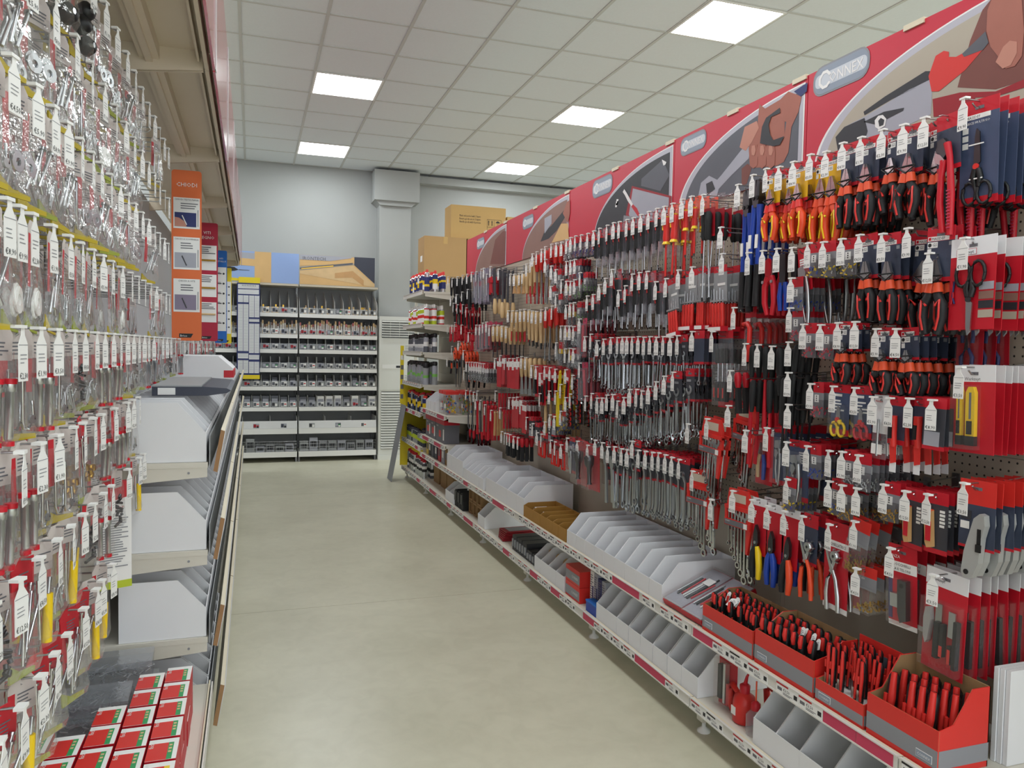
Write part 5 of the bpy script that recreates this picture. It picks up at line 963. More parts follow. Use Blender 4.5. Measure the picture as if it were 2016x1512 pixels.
# ---- tilted clear packs and the cutter display boxes on the upper shelf
for i, (p, sx) in enumerate(((1318, 2.722), (1362, 2.578))):
    q = thing('boxed_tool_pack', ['clear topped red pack leaning against white bins', 'clear topped red pack leaning against the cutter box'][i], 'pack', (1.645, sx, Zm+.004), 0, rot=(-.42, 0, RIGHT+.1-.12*i)); q.rotation_euler = (.40, .0, RIGHT+.02)
    obj('tray', MB().box(-.07, .07, 0, .27, 0, .022, 'red'), q); obj('insert', MB().box(-.08, .08, .005, .265, .022, .026, 'photo_silver').box(-.03, .05, .15, .22, .026, .028, 'tagwhite').box(-.05, .06, .03, .09, .026, .029, 'photo_dark').text('CONNEX', .02, -.06, 0, 0, 'ink') if 0 else MB().box(-.066, .066, .005, .265, .022, .026, 'photo_silver'), q)
    o = MB(); rr = random.Random(i)
    for j in range(7): x = -.052+j*.017; o.tube([(x, .05+rr.uniform(0, .02), .03), (x+rr.uniform(-.01, .01), .17+rr.uniform(0, .05), .03)], .004, ['zinc', 'black', 'red', 'tagwhite'][j % 4], 5)
    o.box(.0, .05, .16, .20, .034, .036, 'tagwhite'); tag(obj('tools', o, q)); obj('film', MB().box(-.069, .069, .002, .268, .022, .04, 'clear'), q)
def cutter_proto(k, r, L, body, grip, short=False):
    P = Proto(k, 'cutter'); P.part('body', MB().tube([(0, .004, 0), (0, .004, L*.5), (0, .004, L*.9), (0, .003, L*.97)], [r*.8, r, r*.95, r*.5], body, 8))
    if short: P.part('grip', MB().tube([(0, -r*.6, L*.66), (0, -r*.85, L*.8), (0, -r*.45, L*.975)], [r*.45, r*.62, r*.5], grip, 7)); P.part('slider', MB().tube([(r*.7, .002, L*.40), (r*.75, .002, L*.5)], r*.42, 'brightred', 6))
    else: P.part('grip', MB().tube([(r*.55, -r*.35, L*.05), (r*.8, -r*.4, L*.6), (r*.55, -r*.3, L*.985)], [r*.4, r*.66, r*.5], grip, 7)); P.part('slider', MB().tube([(-r*.25, -r*.8, L*.45), (-r*.2, -r*.85, L*.62)], r*.42, 'brightred', 6))
    P.part('blade', MB().box(-r*.7, r*.3, -r*.95, -r*.85, L*.05, L*.3, 'zinc')); return P
CP = [cutter_proto('small_cutter', .0095, .115, 'black', 'brightred', True), cutter_proto('round_cutter', .013, .125, 'black', 'brightred', True), cutter_proto('slim_cutter', .0085, .125, 'black', 'brightred'), cutter_proto('large_cutter', .0155, .17, 'black', 'brightred')]
boxes = [(1382, 1481, 0, 10, 4, 'small black and red cutter standing in display box'), (1484, 1600, 1, 8, 3, 'round headed black and red cutter in display box'), (1603, 1699, 2, 9, 4, 'slim red and black cutter in low display box'), (1703, 1845, 3, 6, 3, 'large red and black cutter in open display box')]
BL = ['red and grey display box crowded with small cutters', 'red and grey display box full of round headed cutters', 'red and grey low display box with raised header card', 'red and grey open display box with large cutters']
rr = random.Random(5)
for bi, (pa, pb, ck, nx, ny, lb) in enumerate(boxes):
    ya, yb = Yp(pa), Yp(pb); W_ = (ya-yb)/2-.003; D_ = .17; hf = [.10, .115, .07, .115][bi]; hb = [.15, .165, .12, .21][bi]
    t = thing('display_box', BL[bi], 'display box', (1.636, (ya+yb)/2, Zm+.001), RIGHT)
    def pan(nm, mb): obj(nm, mb, t)
    f_ = MB().box(-W_, W_, 0, .003, 0, hf, 'brightred').box(-W_, W_, -.0006, 0, hf*.14, hf*.55, 'midgrey'); f_.box(-W_, W_, .003, .004, .0, hf, 'kraft'); pan('front_panel', f_)
    lg_ = MB(); w_ = .05; xc = W_-.04 if bi == 3 else -W_+.04
    lg_.box(xc-w_/2, xc+w_/2, -.0014, -.0006, hf*.2, hf*.2+.02, 'tagwhite').box(xc-w_/2+.001, xc+w_/2-.001, -.0018, -.0014, hf*.2+.001, hf*.2+.019, 'logogrey'); lg_.text('CONNEX', .010, xc, -.0022, hf*.2+.006, 'tagwhite', maxw=w_*.8, center=True); pan('logo', lg_)
    pts = [(.004, 0), (.004, hf), (.05, hf*1.0+.01), (.11, hb), (D_, hb), (D_, 0)]
    for s in (-1, 1):
        sp_ = MB().prism(pts, s*W_-(.003 if s > 0 else 0), s*W_+(.003 if s < 0 else 0), 'brightred', 'x'); sp_.prism([(a_, b__-.001) for a_, b__ in pts], s*(W_-.004), s*(W_-.0032), 'kraft', 'x'); sp_.box(min(s*W_, s*(W_+.0006)), max(s*W_, s*(W_+.0006)), .004, D_, hf*.14, hf*.55, 'midgrey'); pan('side_panel', sp_)
    pan('back_panel', MB().box(-W_, W_, D_-.003, D_, 0, hb, 'kraft' if bi != 2 else 'brightred')); pan('base', MB().box(-W_+.003, W_-.003, .004, D_-.003, 0, .003, 'kraft'))
    if bi == 2:
        hd = MB().box(-W_, W_, D_-.008, D_-.004, hb-.02, hb+.07, 'brightred').box(-W_+.01, W_-.01, D_-.009, D_-.008, hb-.015, hb+.035, 'photo_grey'); hd.text('CONNEX', .014, -W_+.03, D_-.0098, hb+.015, 'logolight'); pan('header_card', hd); pan('insert', MB().box(-W_+.004, W_-.004, .006, D_-.006, .05, .054, 'tagwhite'))
    for a in range(nx):
        for b2 in range(ny):
            if rr.random() < (.12 if bi < 3 else .25): continue
            mg = .022 if bi < 3 else .036; lx = -W_+mg+(2*W_-2*mg)*a/(nx-1)+rr.uniform(-.003, .003); ly = .026+(D_-.06)*b2/max(ny-1, 1)+rr.uniform(-.004, .004)
            if bi == 3: ly = .034+(D_-.085)*b2/2
            CP[ck].spawn((1.636+ly, (ya+yb)/2-lx, Zm+.005+(.052 if bi == 2 else (.032 if bi < 2 else .012))), label=lb, group=lb, rot=(rr.uniform(-.10, .03) if bi < 3 else -.12, rr.uniform(-.06, .06)*(1 if bi < 2 else .25)-(.05 if bi == 3 else 0), RIGHT+rr.uniform(-.35, .35)*(1 if bi < 2 else .2)+(.3 if bi < 2 else -.2)))
    if bi < 2:
        for q_ in range(4):
            z_ = MB(); z_.prism([(-.011, 0), (.011, 0), (.011, .03), (.004, .036), (-.004, .036), (-.011, .03)], -.0006, 0, 'tagwhite'); z_.lines(-.008, .007, .024, 4, .005, -.001, 'midgrey', .2)
            tag(obj('swing_tag', z_, None, (1.655+rr.uniform(0, .08), (ya+yb)/2+rr.uniform(-W_, W_)*.8, Zm+.13), rot=(rr.uniform(-.9, -.3), rr.uniform(-.6, .6), RIGHT)), 'white paper swing tag of a boxed cutter', 'tag', 'swing tags of the cutters')
q = thing('folded_carton', 'stack of upright white cartons beside the large cutter box', 'carton', (1.845, 1.45, Zm+.001), RIGHT)
for i in range(3): obj('panel', MB().box(-.006, .006, 0, .16, 0, .25, 'cardwhite'), q, (i*.014, i*.004, 0))
# ================================================================== bay with the red tool cases and the spray can bay
shelf(6.58, 7.6, .875, FX, 'shelf with toy jars and white bins beside spray cans', pink=.4)
shelf(6.58, 7.6, .61, FX, 'shelf with red tool cases beside spray cans', pink=.4)
shelf(6.56, 7.6, .424, FX, 'shelf with boxed goods below the red tool cases', pink=.4)
for i, y in enumerate((7.42, 7.31, 7.20, 7.09)): bin_proto(.10, .3, .09, .17, .1).spawn((1.64, y, .876), RIGHT, 'white bin beside the clear plastic jars', 'white bins beside the jars')
for i, (y, x) in enumerate(((6.93, 1.66), (6.78, 1.66), (6.93, 1.82), (6.78, 1.82))):
    t = thing('jar', 'clear square jar of coloured plastic pieces with red lid', 'jar', (x, y, .876), RIGHT, 'jars of coloured pieces'); q = MB(); r2_ = random.Random(i)
    for j in range(34): a = r2_.uniform(0, 6); p = Vector((r2_.uniform(-.045, .045), r2_.uniform(.01, .1), .01+r2_.uniform(0, .15))); q.tube([p, p+Vector((.02*math.cos(a), 0, .02*math.sin(a)))], .006, ['cutyellow', 'lightgreen', 'orange', 'signblue', 'cutyellow'][j % 5], 5)
    tag(obj('pieces', q, t)); obj('wall', MB().box(-.06, .06, 0, .115, 0, .185, 'clear'), t); obj('lid', MB().box(-.063, .063, -.003, .118, .185, .215, 'brightred'), t); obj('label', MB().box(.0, .055, -.002, -.001, .06, .10, 'tagwhite'), t)
for i, (y, x) in enumerate(((7.40, 1.65), (7.19, 1.65), (6.90, 1.65), (7.40, 1.8))):
    W_ = .10 if i != 2 else .17
    t = thing('red_tool_case', 'red and grey boxed tool case on the shelf below jars', 'tool case', (x, y, .611), RIGHT, 'red tool cases'); obj('carton', MB().box(-W_, W_, 0, .14, 0, .20, 'greyink'), t); obj('lid', MB().box(-W_-.002, W_+.002, -.003, .143, .17, .21, 'red'), t); q = MB().box(-.04, .04, -.0012, 0, .05, .11, 'brightred'); q.box(W_-.05, W_-.01, -.0012, 0, .03, .13, 'tagwhite'); q.text('CONNEX', .02, -W_+.02, -.0012, .14, 'tagwhite'); obj('print', q, t)
for i, (y, c) in enumerate(((7.46, 'cutyellow'), (7.36, 'photo_dark'), (7.24, 'photo_grey'), (7.10, 'photo_navy'), (6.96, 'red'), (6.82, 'photo_silver'), (6.68, 'kraft'))):
    t = thing('boxed_drill', {'cutyellow': 'yellow', 'photo_dark': 'black', 'photo_grey': 'grey', 'photo_navy': 'navy', 'red': 'red', 'photo_silver': 'silver', 'kraft': 'brown'}[c]+' small carton standing below the red tool cases', 'carton', (1.66, y, .425), RIGHT); obj('box', MB().box(-.05, .05, 0, .18, 0, .15, c), t); obj('print', MB().box(-.03, .03, -.001, 0, .05, .11, 'tagwhite' if i % 2 else 'greyink'), t)
for i, y in enumerate((7.4, 7.1, 6.85)):
    t = thing('small_carton', 'plain brown carton on the bottom shelf beside spray cans', 'carton', (1.74, y, Zb+.001), RIGHT, 'brown cartons'); obj('box', MB().box(-.11, .11, 0, .22, 0, .16, 'kraft'), t); obj('tape', MB().box(-.015, .015, -.001, .222, .1605, .1615, 'cardboard2'), t)
VAR = {}
def can_proto(nm, cat, r, h, bands, cap, capr, caph):
    VAR[nm] = [can_one(nm, cat, r*rr.uniform(.96, 1.02), h*u, [(max(.06, f*rr.uniform(.7, 1.3)), m_) for f, m_ in (bands if i < 2 else bands[::-1])], cap, capr, caph*v) for i, (u, v) in enumerate(((1, 1), (.93, 1.1), (1.06, .9)))]
    return VAR[nm][0]
def can_one(nm, cat, r, h, bands, cap, capr, caph):
    tot = sum(f for f, _ in bands); bands = [(f/tot, m_) for f, m_ in bands]
    P = Proto(nm, cat); q = MB(); z = 0
    for fr_, mt in bands: q.lathe([(r, z), (r, z+fr_*h)], mt, 12); z += fr_*h
    q.lathe([(r, h), (r*.6, h+.012)], 'zinc', 12); P.part('body', q); P.part('cap', MB().lathe([(capr, h+.008), (capr, h+caph*.8), (capr*.7, h+caph)], cap, 12)); return P
C1 = can_proto('lubricant_can', 'spray can', .027, .17, [(.18, 'zinc'), (.5, 'darkblue'), (.12, 'cutyellow'), (.2, 'darkblue')], 'brightred', .014, .045)
C1b = can_proto('degreaser_can', 'spray can', .027, .17, [(.15, 'zinc'), (.3, 'tagwhite'), (.25, 'cutyellow'), (.3, 'darkblue')], 'brightred', .014, .045)
C2 = can_proto('silicone_bottle', 'bottle', .026, .15, [(.1, 'red'), (.35, 'tagwhite'), (.2, 'brightred'), (.1, 'tagwhite'), (.25, 'lime')], 'tagwhite', .012, .05)
C3 = can_proto('paint_can', 'spray can', .027, .14, [(.35, 'photo_silver'), (.25, 'tagwhite'), (.4, 'photo_grey')], 'black', .026, .05)
C4 = can_proto('tall_paint_can', 'spray can', .030, .18, [(.5, 'photo_silver'), (.15, 'lightgreen'), (.35, 'plasticgrey')], 'black', .029, .05)
C5 = can_proto('grease_can', 'spray can', .028, .16, [(.3, 'black'), (.4, 'cutyellow'), (.3, 'darkblue')], 'brightred', .022, .03)
C6 = can_proto('cleaner_can', 'spray can', .026, .17, [(.4, 'zinc'), (.2, 'black'), (.2, 'tagwhite'), (.2, 'photo_grey')], 'red', .02, .035)
C7 = can_proto('sealant_tub', 'tub', .026, .12, [(.4, 'photo_navy'), (.3, 'lime'), (.3, 'plasticgrey')], 'photo_navy', .025, .03)
SH = [(2.05, [C1, C1b, C1], 'blue and yellow lubricant can with red cap on top shelf', .085, False), (1.72, [C2], 'white and green sealant bottle on shelf below lubricants', .08, False), (1.435, [C3], 'silver paint can with black cap behind wire front', .088, False), (1.105, [C4], 'tall silver paint can with black cap', .092, True), (.81, [C5, C6, C5], 'yellow and black grease can on mid shelf', .088, True), (.465, [C7], 'small green and navy tub on lower shelf', .082, True), (Zb, [C6], 'slim silver can with red cap on bottom shelf', .085, False)]
for si, (z, kinds, lb, pit, lab) in enumerate(SH):
    if si < 6: shelf(7.62, 8.6, z, FX, ['topmost shelf of lubricant cans', 'shelf of white sealant bottles', 'shelf of short paint cans', 'shelf of tall paint cans', 'shelf of grease cans', 'shelf of small tubs'][si]+' in spray can bay', labels=lab, pink=.1, brackets=True)
    n = int(.93/pit); 
    for r_ in range(2 if si in (2, 3, 5, 6) else 3):
        for j in range(n):
            y = 7.66+j*pit+rr.uniform(-.003, .003)
            if r_ > 0 and j > 5: continue
            K = kinds[(j+r_) % len(kinds)]; rr.choice(VAR[K.name]).spawn((1.675+r_*pit, y, z+.001), rr.uniform(0, 6), lb if len(kinds) == 1 else {'lubricant_can': 'dark blue lubricant can with red cap on topmost shelf', 'degreaser_can': 'white and yellow degreaser can on topmost shelf', 'grease_can': 'yellow banded grease can on the middle shelf', 'cleaner_can': 'slim silver cleaner can among the grease cans'}[K.name], 'cans on the '+lb.split(' on ')[-1] if 0 else lb)
for z in (1.435, 1.105):
    t = thing('wire_shelf_guard', 'low wire guard in front of '+('short' if z > 1.3 else 'tall')+' paint cans', 'guard', (1.637, 8.11, z+.004)); q = MB()
    for zz_ in (.03, .06): q.tube([(0, -.47, zz_), (0, .47, zz_)], .0016, 'wire', 4)
    for j in range(24): q.tube([(0, -.47+j*.041, .001), (0, -.47+j*.041, .06)], .0012, 'wire', 4)
    obj('wires', q, t)
# yellow end panel, yellow display strip and leaning poster
t = thing('display_strip', 'tall yellow display strip at the end of spray can bay', 'display strip', (1.60, 8.62, 0)); obj('strip', MB().box(0, .42, 0, .012, .14, 1.08, 'signyellow'), t); obj('edge', MB().box(-.006, .03, -.004, .02, .85, 1.5, 'signyellow'), t)
for i in range(5): obj('print', MB().box(-.004, .028, -.005, -.004, .9+i*.11, .95+i*.11, 'greyink' if i < 4 else 'tagwhite'), t)
q = MB(); a_, b_ = on_z(768, 945, 0), None
t = thing('leaning_poster', 'grey poster with tool photos leaning against the spray can bay', 'poster', (1.455, 8.35, 0), 0, rot=(0, .155, RIGHT-.0)); t.rotation_euler = (0, 0, 0)
base = Vector((1.452, 8.32, .002)); top = Vector((1.598, 8.60, .86))
pz = MB(); up = Vector((.150, 0, .84)); wv = Vector((0, .28, 0)); nrm = up.cross(wv).normalized()*.004
def pq(u0, u1, v0, v1, m_, off): pz.poly([tuple(base+wv*u+up*v+nrm*off) for u, v in ((u0, v0), (u1, v0), (u1, v1), (u0, v1))], m_)
bd = MB(); c8 = [base+wv*u+up*v+nrm*o for o in (0, -1) for u, v in ((0, 0), (1, 0), (1, 1), (0, 1))]; bd.add(c8, [(0, 1, 2, 3), (7, 6, 5, 4), (0, 4, 5, 1), (1, 5, 6, 2), (2, 6, 7, 3), (3, 7, 4, 0)], 'midgrey')
sg = 1 if nrm.y < 0 else -1
for i in range(4): pq(.06, .94, .03+i*.24, .24+i*.24, ['skin', 'photo_silver', 'photo_silver', 'photo_silver'][i], .15*sg if sg > 0 else -1.15); pq(.3, .7, .08+i*.24, .2+i*.24, 'photo_grey', .25*sg if sg > 0 else -1.25)
t.location = (0, 0, 0); obj('board', bd, t); obj('pictures', pz, t)
# cartons on a storage rack behind
t = thing('storage_rack', 'steel storage rack behind the spray can bay carrying cartons', 'rack', (1.86, 8.66, 0)); obj('deck', MB().box(0, 1.3, 0, .62, 2.17, 2.195, 'shelfmetal'), t)
for x in (.02, 1.26):
    for y in (.02, .58): obj('post', MB().box(x, x+.03, y, y+.03, 0, 2.17, 'shelfmetal'), t)
def carton(x0, x1, y0, y1, z0, z1, m_, label, printed=False):
    t = thing('carton', label, 'carton', (x0, y0, z0)); obj('box', MB().box(0, x1-x0, 0, y1-y0, 0, z1-z0, m_), t); obj('tape', MB().box((x1-x0)/2-.025, (x1-x0)/2+.025, -.0008, y1-y0, z1-z0-.0, z1-z0+.0008, 'cardboard2').box((x1-x0)/2-.025, (x1-x0)/2+.025, -.001, 0, z1-z0-.08, z1-z0, 'cardboard2'), t)
    if printed:
        q = MB()
        for i, s_ in enumerate(('Made and packed with 3 layers', 'Ensure goods are in 3 layers', 'Handle goods with 4 persons')): q.text(s_, .034, .10, -.0015, z1-z0-.13-.035*i, 'ink', maxw=.26)
        for i in range(2): q.tube([(.46+i*.04, -.002, .17), (.46+i*.04, -.002, .215)], .004, 'ink', 4); q.prism([(.452+i*.04, .21), (.46+i*.04, .235), (.468+i*.04, .21)], -.002, -.001, 'ink')
        q.prism([(.545, .205), (.60, .205), (.5875, .222), (.5725, .228), (.5575, .222)], -.002, -.001, 'ink'); q.box(.571, .574, -.002, -.001, .17, .205, 'ink')
        ring(q, .48, .10, .022, .015, -.002, -.001, 'ink', 3, 12, PI*.75)
        for a, b__, c_, d_ in ((.44, .525, .15, .153), (.44, .525, .24, .243), (.44, .443, .15, .243), (.525, .528, .15, .243), (.53, .615, .15, .153), (.53, .615, .24, .243), (.612, .615, .15, .243), (.44, .525, .055, .058), (.44, .443, .055, .15), (.525, .528, .055, .15)): q.box(a, b__, -.0015, -.0008, c_, d_, 'ink')
        obj('print', q, t)
    else:
        q = MB().box(-.0012, 0, (y1-y0)*.3, (y1-y0)*.6, (z1-z0)*.5, (z1-z0)*.62, 'tagwhite'); obj('sticker', q, t)
carton(1.87, 2.37, 8.72, 9.06, 2.196, 2.768, 'cardboard', 'large plain brown carton on the rack behind spray cans')
carton(2.39, 3.05, 8.72, 9.06, 2.196, 2.768, 'cardboard', 'brown carton behind the red banners under printed carton')
carton(2.19, 2.86, 8.76, 9.06, 2.77, 3.155, 'cardboard2', 'printed yellowish carton resting on top of other cartons', True)
carton(2.88, 3.4, 8.76, 9.06, 2.77, 3.06, 'cardboard2', 'plain yellowish carton beside the printed carton')
# ================================================================== shelving, air conditioner and charts at the back
BSY = 10.05
t = thing('air_conditioner', 'tall white floor standing air conditioner beside the pilaster', 'air conditioner', (1.57, 10.0, 0))
obj('body', MB().box(0, .52, .10, .24, .0, 1.88, 'acwhite').box(0, .03, .012, .10, 0, 1.88, 'acwhite').box(.49, .52, .012, .10, 0, 1.88, 'acwhite').box(.03, .49, .012, .10, 0, .14, 'acwhite').box(.03, .49, .012, .10, .90, 1.60, 'acwhite').box(.03, .49, .012, .10, 1.83, 1.88, 'acwhite'), t); obj('front_panel', MB().box(.004, .516, 0, .012, .92, 1.50, 'acwhite'), t); obj('base', MB().box(-.006, .526, -.006, .24, 0, .06, 'acwhite'), t)
obj('filter', MB().box(.03, .49, .095, .10, 1.60, 1.83, 'plasticgrey'), t); obj('filter', MB().box(.03, .49, .095, .10, .14, .90, 'plasticgrey'), t)
for i in range(7): obj('louvre', MB().prism([(-.012, 1.615+i*.032), (.006, 1.625+i*.032), (.006, 1.631+i*.032), (-.012, 1.621+i*.032)], .03, .49, 'acwhite', 'x'), t)
for i in range(22): obj('louvre', MB().prism([(-.010, .15+i*.034), (.008, .165+i*.034), (.008, .174+i*.034), (-.010, .159+i*.034)], .03, .49, 'acwhite', 'x'), t)
for x in (.14, .26, .38): obj('fin', MB().box(x-.003, x+.003, -.004, .006, 1.61, 1.83, 'acwhite'), t)
obj('control_panel', MB().box(.04, .34, -.003, 0, 1.20, 1.25, 'tagwhite').box(.22, .32, -.004, -.003, 1.21, 1.24, 'photo_dark'), t); obj('badge', MB().box(.30, .36, -.002, 0, 1.42, 1.43, 'midgrey'), t)
# shelving bays
BAYX = [-1.46, -.45, .555, 1.555]
ROWS = [1.88, 1.615, 1.425, 1.185, .955, .695, .425, .13]
lblm = []
for k in range(6):
    q = MB(); q.box(-.035, .035, -.001, 0, 0, .055, ['tagwhite', 'photo_silver', 'plasticgrey', 'photo_silver', 'photo_grey', 'tagwhite'][k]); q.box(-.032, .0, -.0016, -.001, .008, .048, ['photo_grey', 'photo_navy', 'photo_dark', 'darkred', 'photo_silver', 'photo_grey'][k]); q.box(.004, .03, -.0016, -.001, .004, .024, 'ink' if k % 2 else 'tagwhite'); q.box(.004, .03, -.0018, -.0016, .024, .036, ['red', 'midgrey', 'tagwhite', 'red', 'green', 'midgrey'][k]); lblm.append(q.mesh('label_card'))
packm = {}
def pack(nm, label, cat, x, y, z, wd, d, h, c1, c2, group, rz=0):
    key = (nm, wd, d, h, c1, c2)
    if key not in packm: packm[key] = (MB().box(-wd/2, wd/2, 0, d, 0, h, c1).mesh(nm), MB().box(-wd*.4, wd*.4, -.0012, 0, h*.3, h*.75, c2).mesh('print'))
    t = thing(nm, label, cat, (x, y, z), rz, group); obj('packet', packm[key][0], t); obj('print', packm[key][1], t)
rr = random.Random(21)
for b_ in range(3):
    x0, x1 = BAYX[b_]+.008, BAYX[b_+1]-.008; nm_ = ['partly hidden by the nail wall', 'behind the size chart', 'beside the air conditioner'][b_]
    t = thing('shelf_bay', 'white steel shelf bay '+nm_, 'shelving', (0, BSY, 0)); obj('back_panel', MB().box(x0, x1, .40, .41, .06, 2.24, 'plasticgrey'), t)
    for x in (x0, x1-.02): obj('upright', MB().box(x, x+.02, .36, .42, 0, 2.24, 'midgrey'), t); obj('foot', MB().box(x, x+.02, .02, .36, 0, .07, 'midgrey'), t)
    obj('canopy', MB().box(x0, x1, -.02, .41, 2.225, 2.25, 'beige'), t)
    for ri, z in enumerate(ROWS):
        bot = ri == 7; big = ri == 6; nc = 9 if not big else 3
        if bot: nc = 0
        s = obj('shelf', MB().box(x0+.002, x1-.002, 0, .40, z-.02, z, 'white').box(x0+.002, x1-.002, -.012, 0, z-.045-(.02 if ri > 5 else 0), z+.004, 'tagwhite'), t)
        pw = (x1-x0)/max(nc, 1)
        if not bot:
            obj('label_strip', MB().box(x0+.003, x1-.003, -.008, -.005, z+.006, z+(.078 if not big else .10), 'pvc' if not big else 'cardwhite'), s)
            for j in range(nc+1):
                xx = min(x0+j*pw, x1-.004); hh = .15 if ri else .17
                obj('divider', MB().prism([(.0, z+.001), (.0, z+hh*.55), (.03, z+hh), (.38, z+hh if ri else z+.30), (.38, z+.001)], xx, xx+.003, 'white', 'x'), s)
                if j < nc: obj('label_card', lblm[(ri*5+j*(1 if ri % 2 else 2)+b_) % 6 if rr.random() < .5 else (ri+b_) % 6], s, (x0+(j+.5)*pw, -.0082, z+.013))
            for j in range(nc):
                xc = x0+(j+.5)*pw; wx = x0+(j+.5)*pw
                if b_ == 0 and j < 5: continue
                if ri == 0:
                    for q_ in range(4):
                        if rr.random() < .55: pack('brass_bracket', 'small brass bracket packet in the top row '+nm_, 'bracket', xc-.03+q_*.02, BSY+.03+rr.uniform(0, .1), z+.001, .018, .05, .03+rr.choice((.02, .05, .08)), rr.choice(('brass', 'wood', 'brass')), 'tagwhite', 'brass packets, top row '+nm_)
                elif ri == 1:
                    for q_ in range(4): pack('hinge_pack', 'upright hinge packet in the second row '+nm_, 'packet', xc-.036+q_*.024, BSY+.02+rr.uniform(0, .05), z+.001, .018, .06, .15+rr.uniform(-.03, .05), 'wood' if (j+q_) % 3 else 'photo_brown' if b_ == 1 else ('black' if j > 6 else 'pinkplastic'), 'tagwhite', 'hinge packets '+nm_)
                elif ri in (2, 3):  # dark boxes added to stand in for the shade inside these compartments
                    pack('fitting_box', 'dark low box imitating shade in shelf row %s ' % ['', '', 'three', 'four'][ri]+nm_, 'box', xc, BSY+.12, z+.001, .085, .2, .07+rr.uniform(0, .03), 'photo_dark', 'photo_grey', 'dark shade boxes %d ' % ri+nm_)
                elif ri == 4: pack('bracket_pack', 'silver bracket packet in the fifth row '+nm_, 'packet', xc, BSY+.10, z+.001, .07, .15, .08+rr.uniform(0, .04), 'photo_grey', 'photo_silver', 'silver packets '+nm_)
                elif ri == 5:
                    c_ = 'tagwhite' if (b_ == 2 and j in (2, 3, 4, 6, 8)) else 'photo_grey'
                    pack('plate_pack', ('white' if c_ == 'tagwhite' else 'dark grey')+' plate packet in the sixth row '+nm_, 'packet', xc, BSY+.03, z+.001, .085, .12, .12+rr.uniform(0, .03), c_, 'photo_silver', c_+' plate packets '+nm_)
        else:
            q = MB()
            for zz_ in (.02, .06, .10, .135): q.tube([(x0+.01, -.010, z+zz_), (x1-.01, -.010, z+zz_)], .002, 'wire', 4)
            for j in range(34): xx = x0+.012+j*(x1-x0-.024)/33; q.tube([(xx, -.010, z), (xx, -.010, z+.135)], .0014, 'wire', 4)
            obj('wire_front', q, s)
            for j in range(8):
                if b_ == 0 and j < 5: continue
                pack('junction_box', 'grey junction box behind the wire front '+nm_, 'box', x0+.07+j*.118, BSY+.02, z+.001, .10, .10, .07+rr.choice((0, .03, .06, .10)), ['plasticgrey', 'photo_silver', 'midgrey'][j % 3], 'photo_dark', 'junction boxes '+nm_)
# banners over the back shelving
t = thing('product_banner', 'wide banner with drawer slide photo and silver lettering', 'banner', (0, 0, 0)); yb_ = BSY-.02
def back_poly(q, pts, m_, off): q.poly([tuple(on_y(a, b_, yb_-off)) for a, b_ in pts], m_)
c0 = on_y(583, 500, yb_); c1_ = on_y(738, 508, yb_); zt, zb_ = on_y(660, 504, yb_).z, 2.252
obj('board', MB().box(.565, c1_.x, yb_, yb_+.012, zb_, zt, 'photo_beige'), t); q = MB()
x0b, x1b = .565, c1_.x
def N(pts): return [(x0b+(x1b-x0b)*a, zb_+(zt-zb_)*b_) for a, b_ in pts]
def bpol(pts, m_, off): q.add([(x, yb_-off, z) for x, z in N(pts)], [tuple(range(len(pts)))], m_)
bpol([(0, 0), (1, 0), (1, .1), (.72, .72), (0, .45)], 'pine', .001); bpol([(.72, 1), (1, 1), (1, .12), (.72, .72)], 'photo_navy', .0015); bpol([(0, .88), (0, .6), (.72, .78), (.72, .98)], 'pine', .0018); bpol([(0, .55), (0, .50), (.7, .74), (.7, .80)], 'photo_grey', .0025); bpol([(.02, .53), (.02, .5), (.44, .64), (.44, .68)], 'brass', .003)
bpol([(0, .35), (0, .43), (.72, .70), (.72, .66), (1, .06), (1, 0)], 'wood', .0022); bpol([(.46, .25), (.46, .42), (.70, .52), (.70, .30)], 'wood2', .003); bpol([(.70, .28), (.70, .52), (.85, .22), (.85, .02)], 'wood2', .0032)
bpol([(.0, .82), (0, .99), (.38, .99), (.68, .99), (.68, .95), (.4, .82)], 'photo_silver', .0035); q.text('IRONTECH', .058, x0b+.03, yb_-.0045, zt-.066, 'photo_grey'); obj('printed_photo', q, t)
t = thing('carpentry_banner', 'wide banner with timber and drill photo', 'banner', (0, 0, 0)); xl_ = -1.4; obj('board', MB().box(xl_, .555, yb_, yb_+.012, zb_, zt, 'skyblue'), t); q = MB(); x0b, x1b = xl_, .555
bpol([(.73, 0), (.83, 0), (.83, 1), (.73, 1)], 'pine', .001); bpol([(.3, .60), (.73, .55), (.73, .95), (.3, 1)], 'photo_silver', .001); bpol([(.3, .60), (.73, .52), (.73, .75), (.3, .85)], 'pine', .0015); bpol([(.4, .30), (.56, .30), (.56, .50), (.4, .52)], 'signyellow', .002); bpol([(.56, .32), (.61, .34), (.635, .38), (.61, .46), (.56, .48)], 'black', .002); bpol([(.635, .37), (.70, .37), (.70, .385), (.635, .395)], 'darksteel', .002); bpol([(.45, .02), (.66, .02), (.66, .10), (.45, .16)], 'signyellow', .002); obj('printed_photo', q, t)
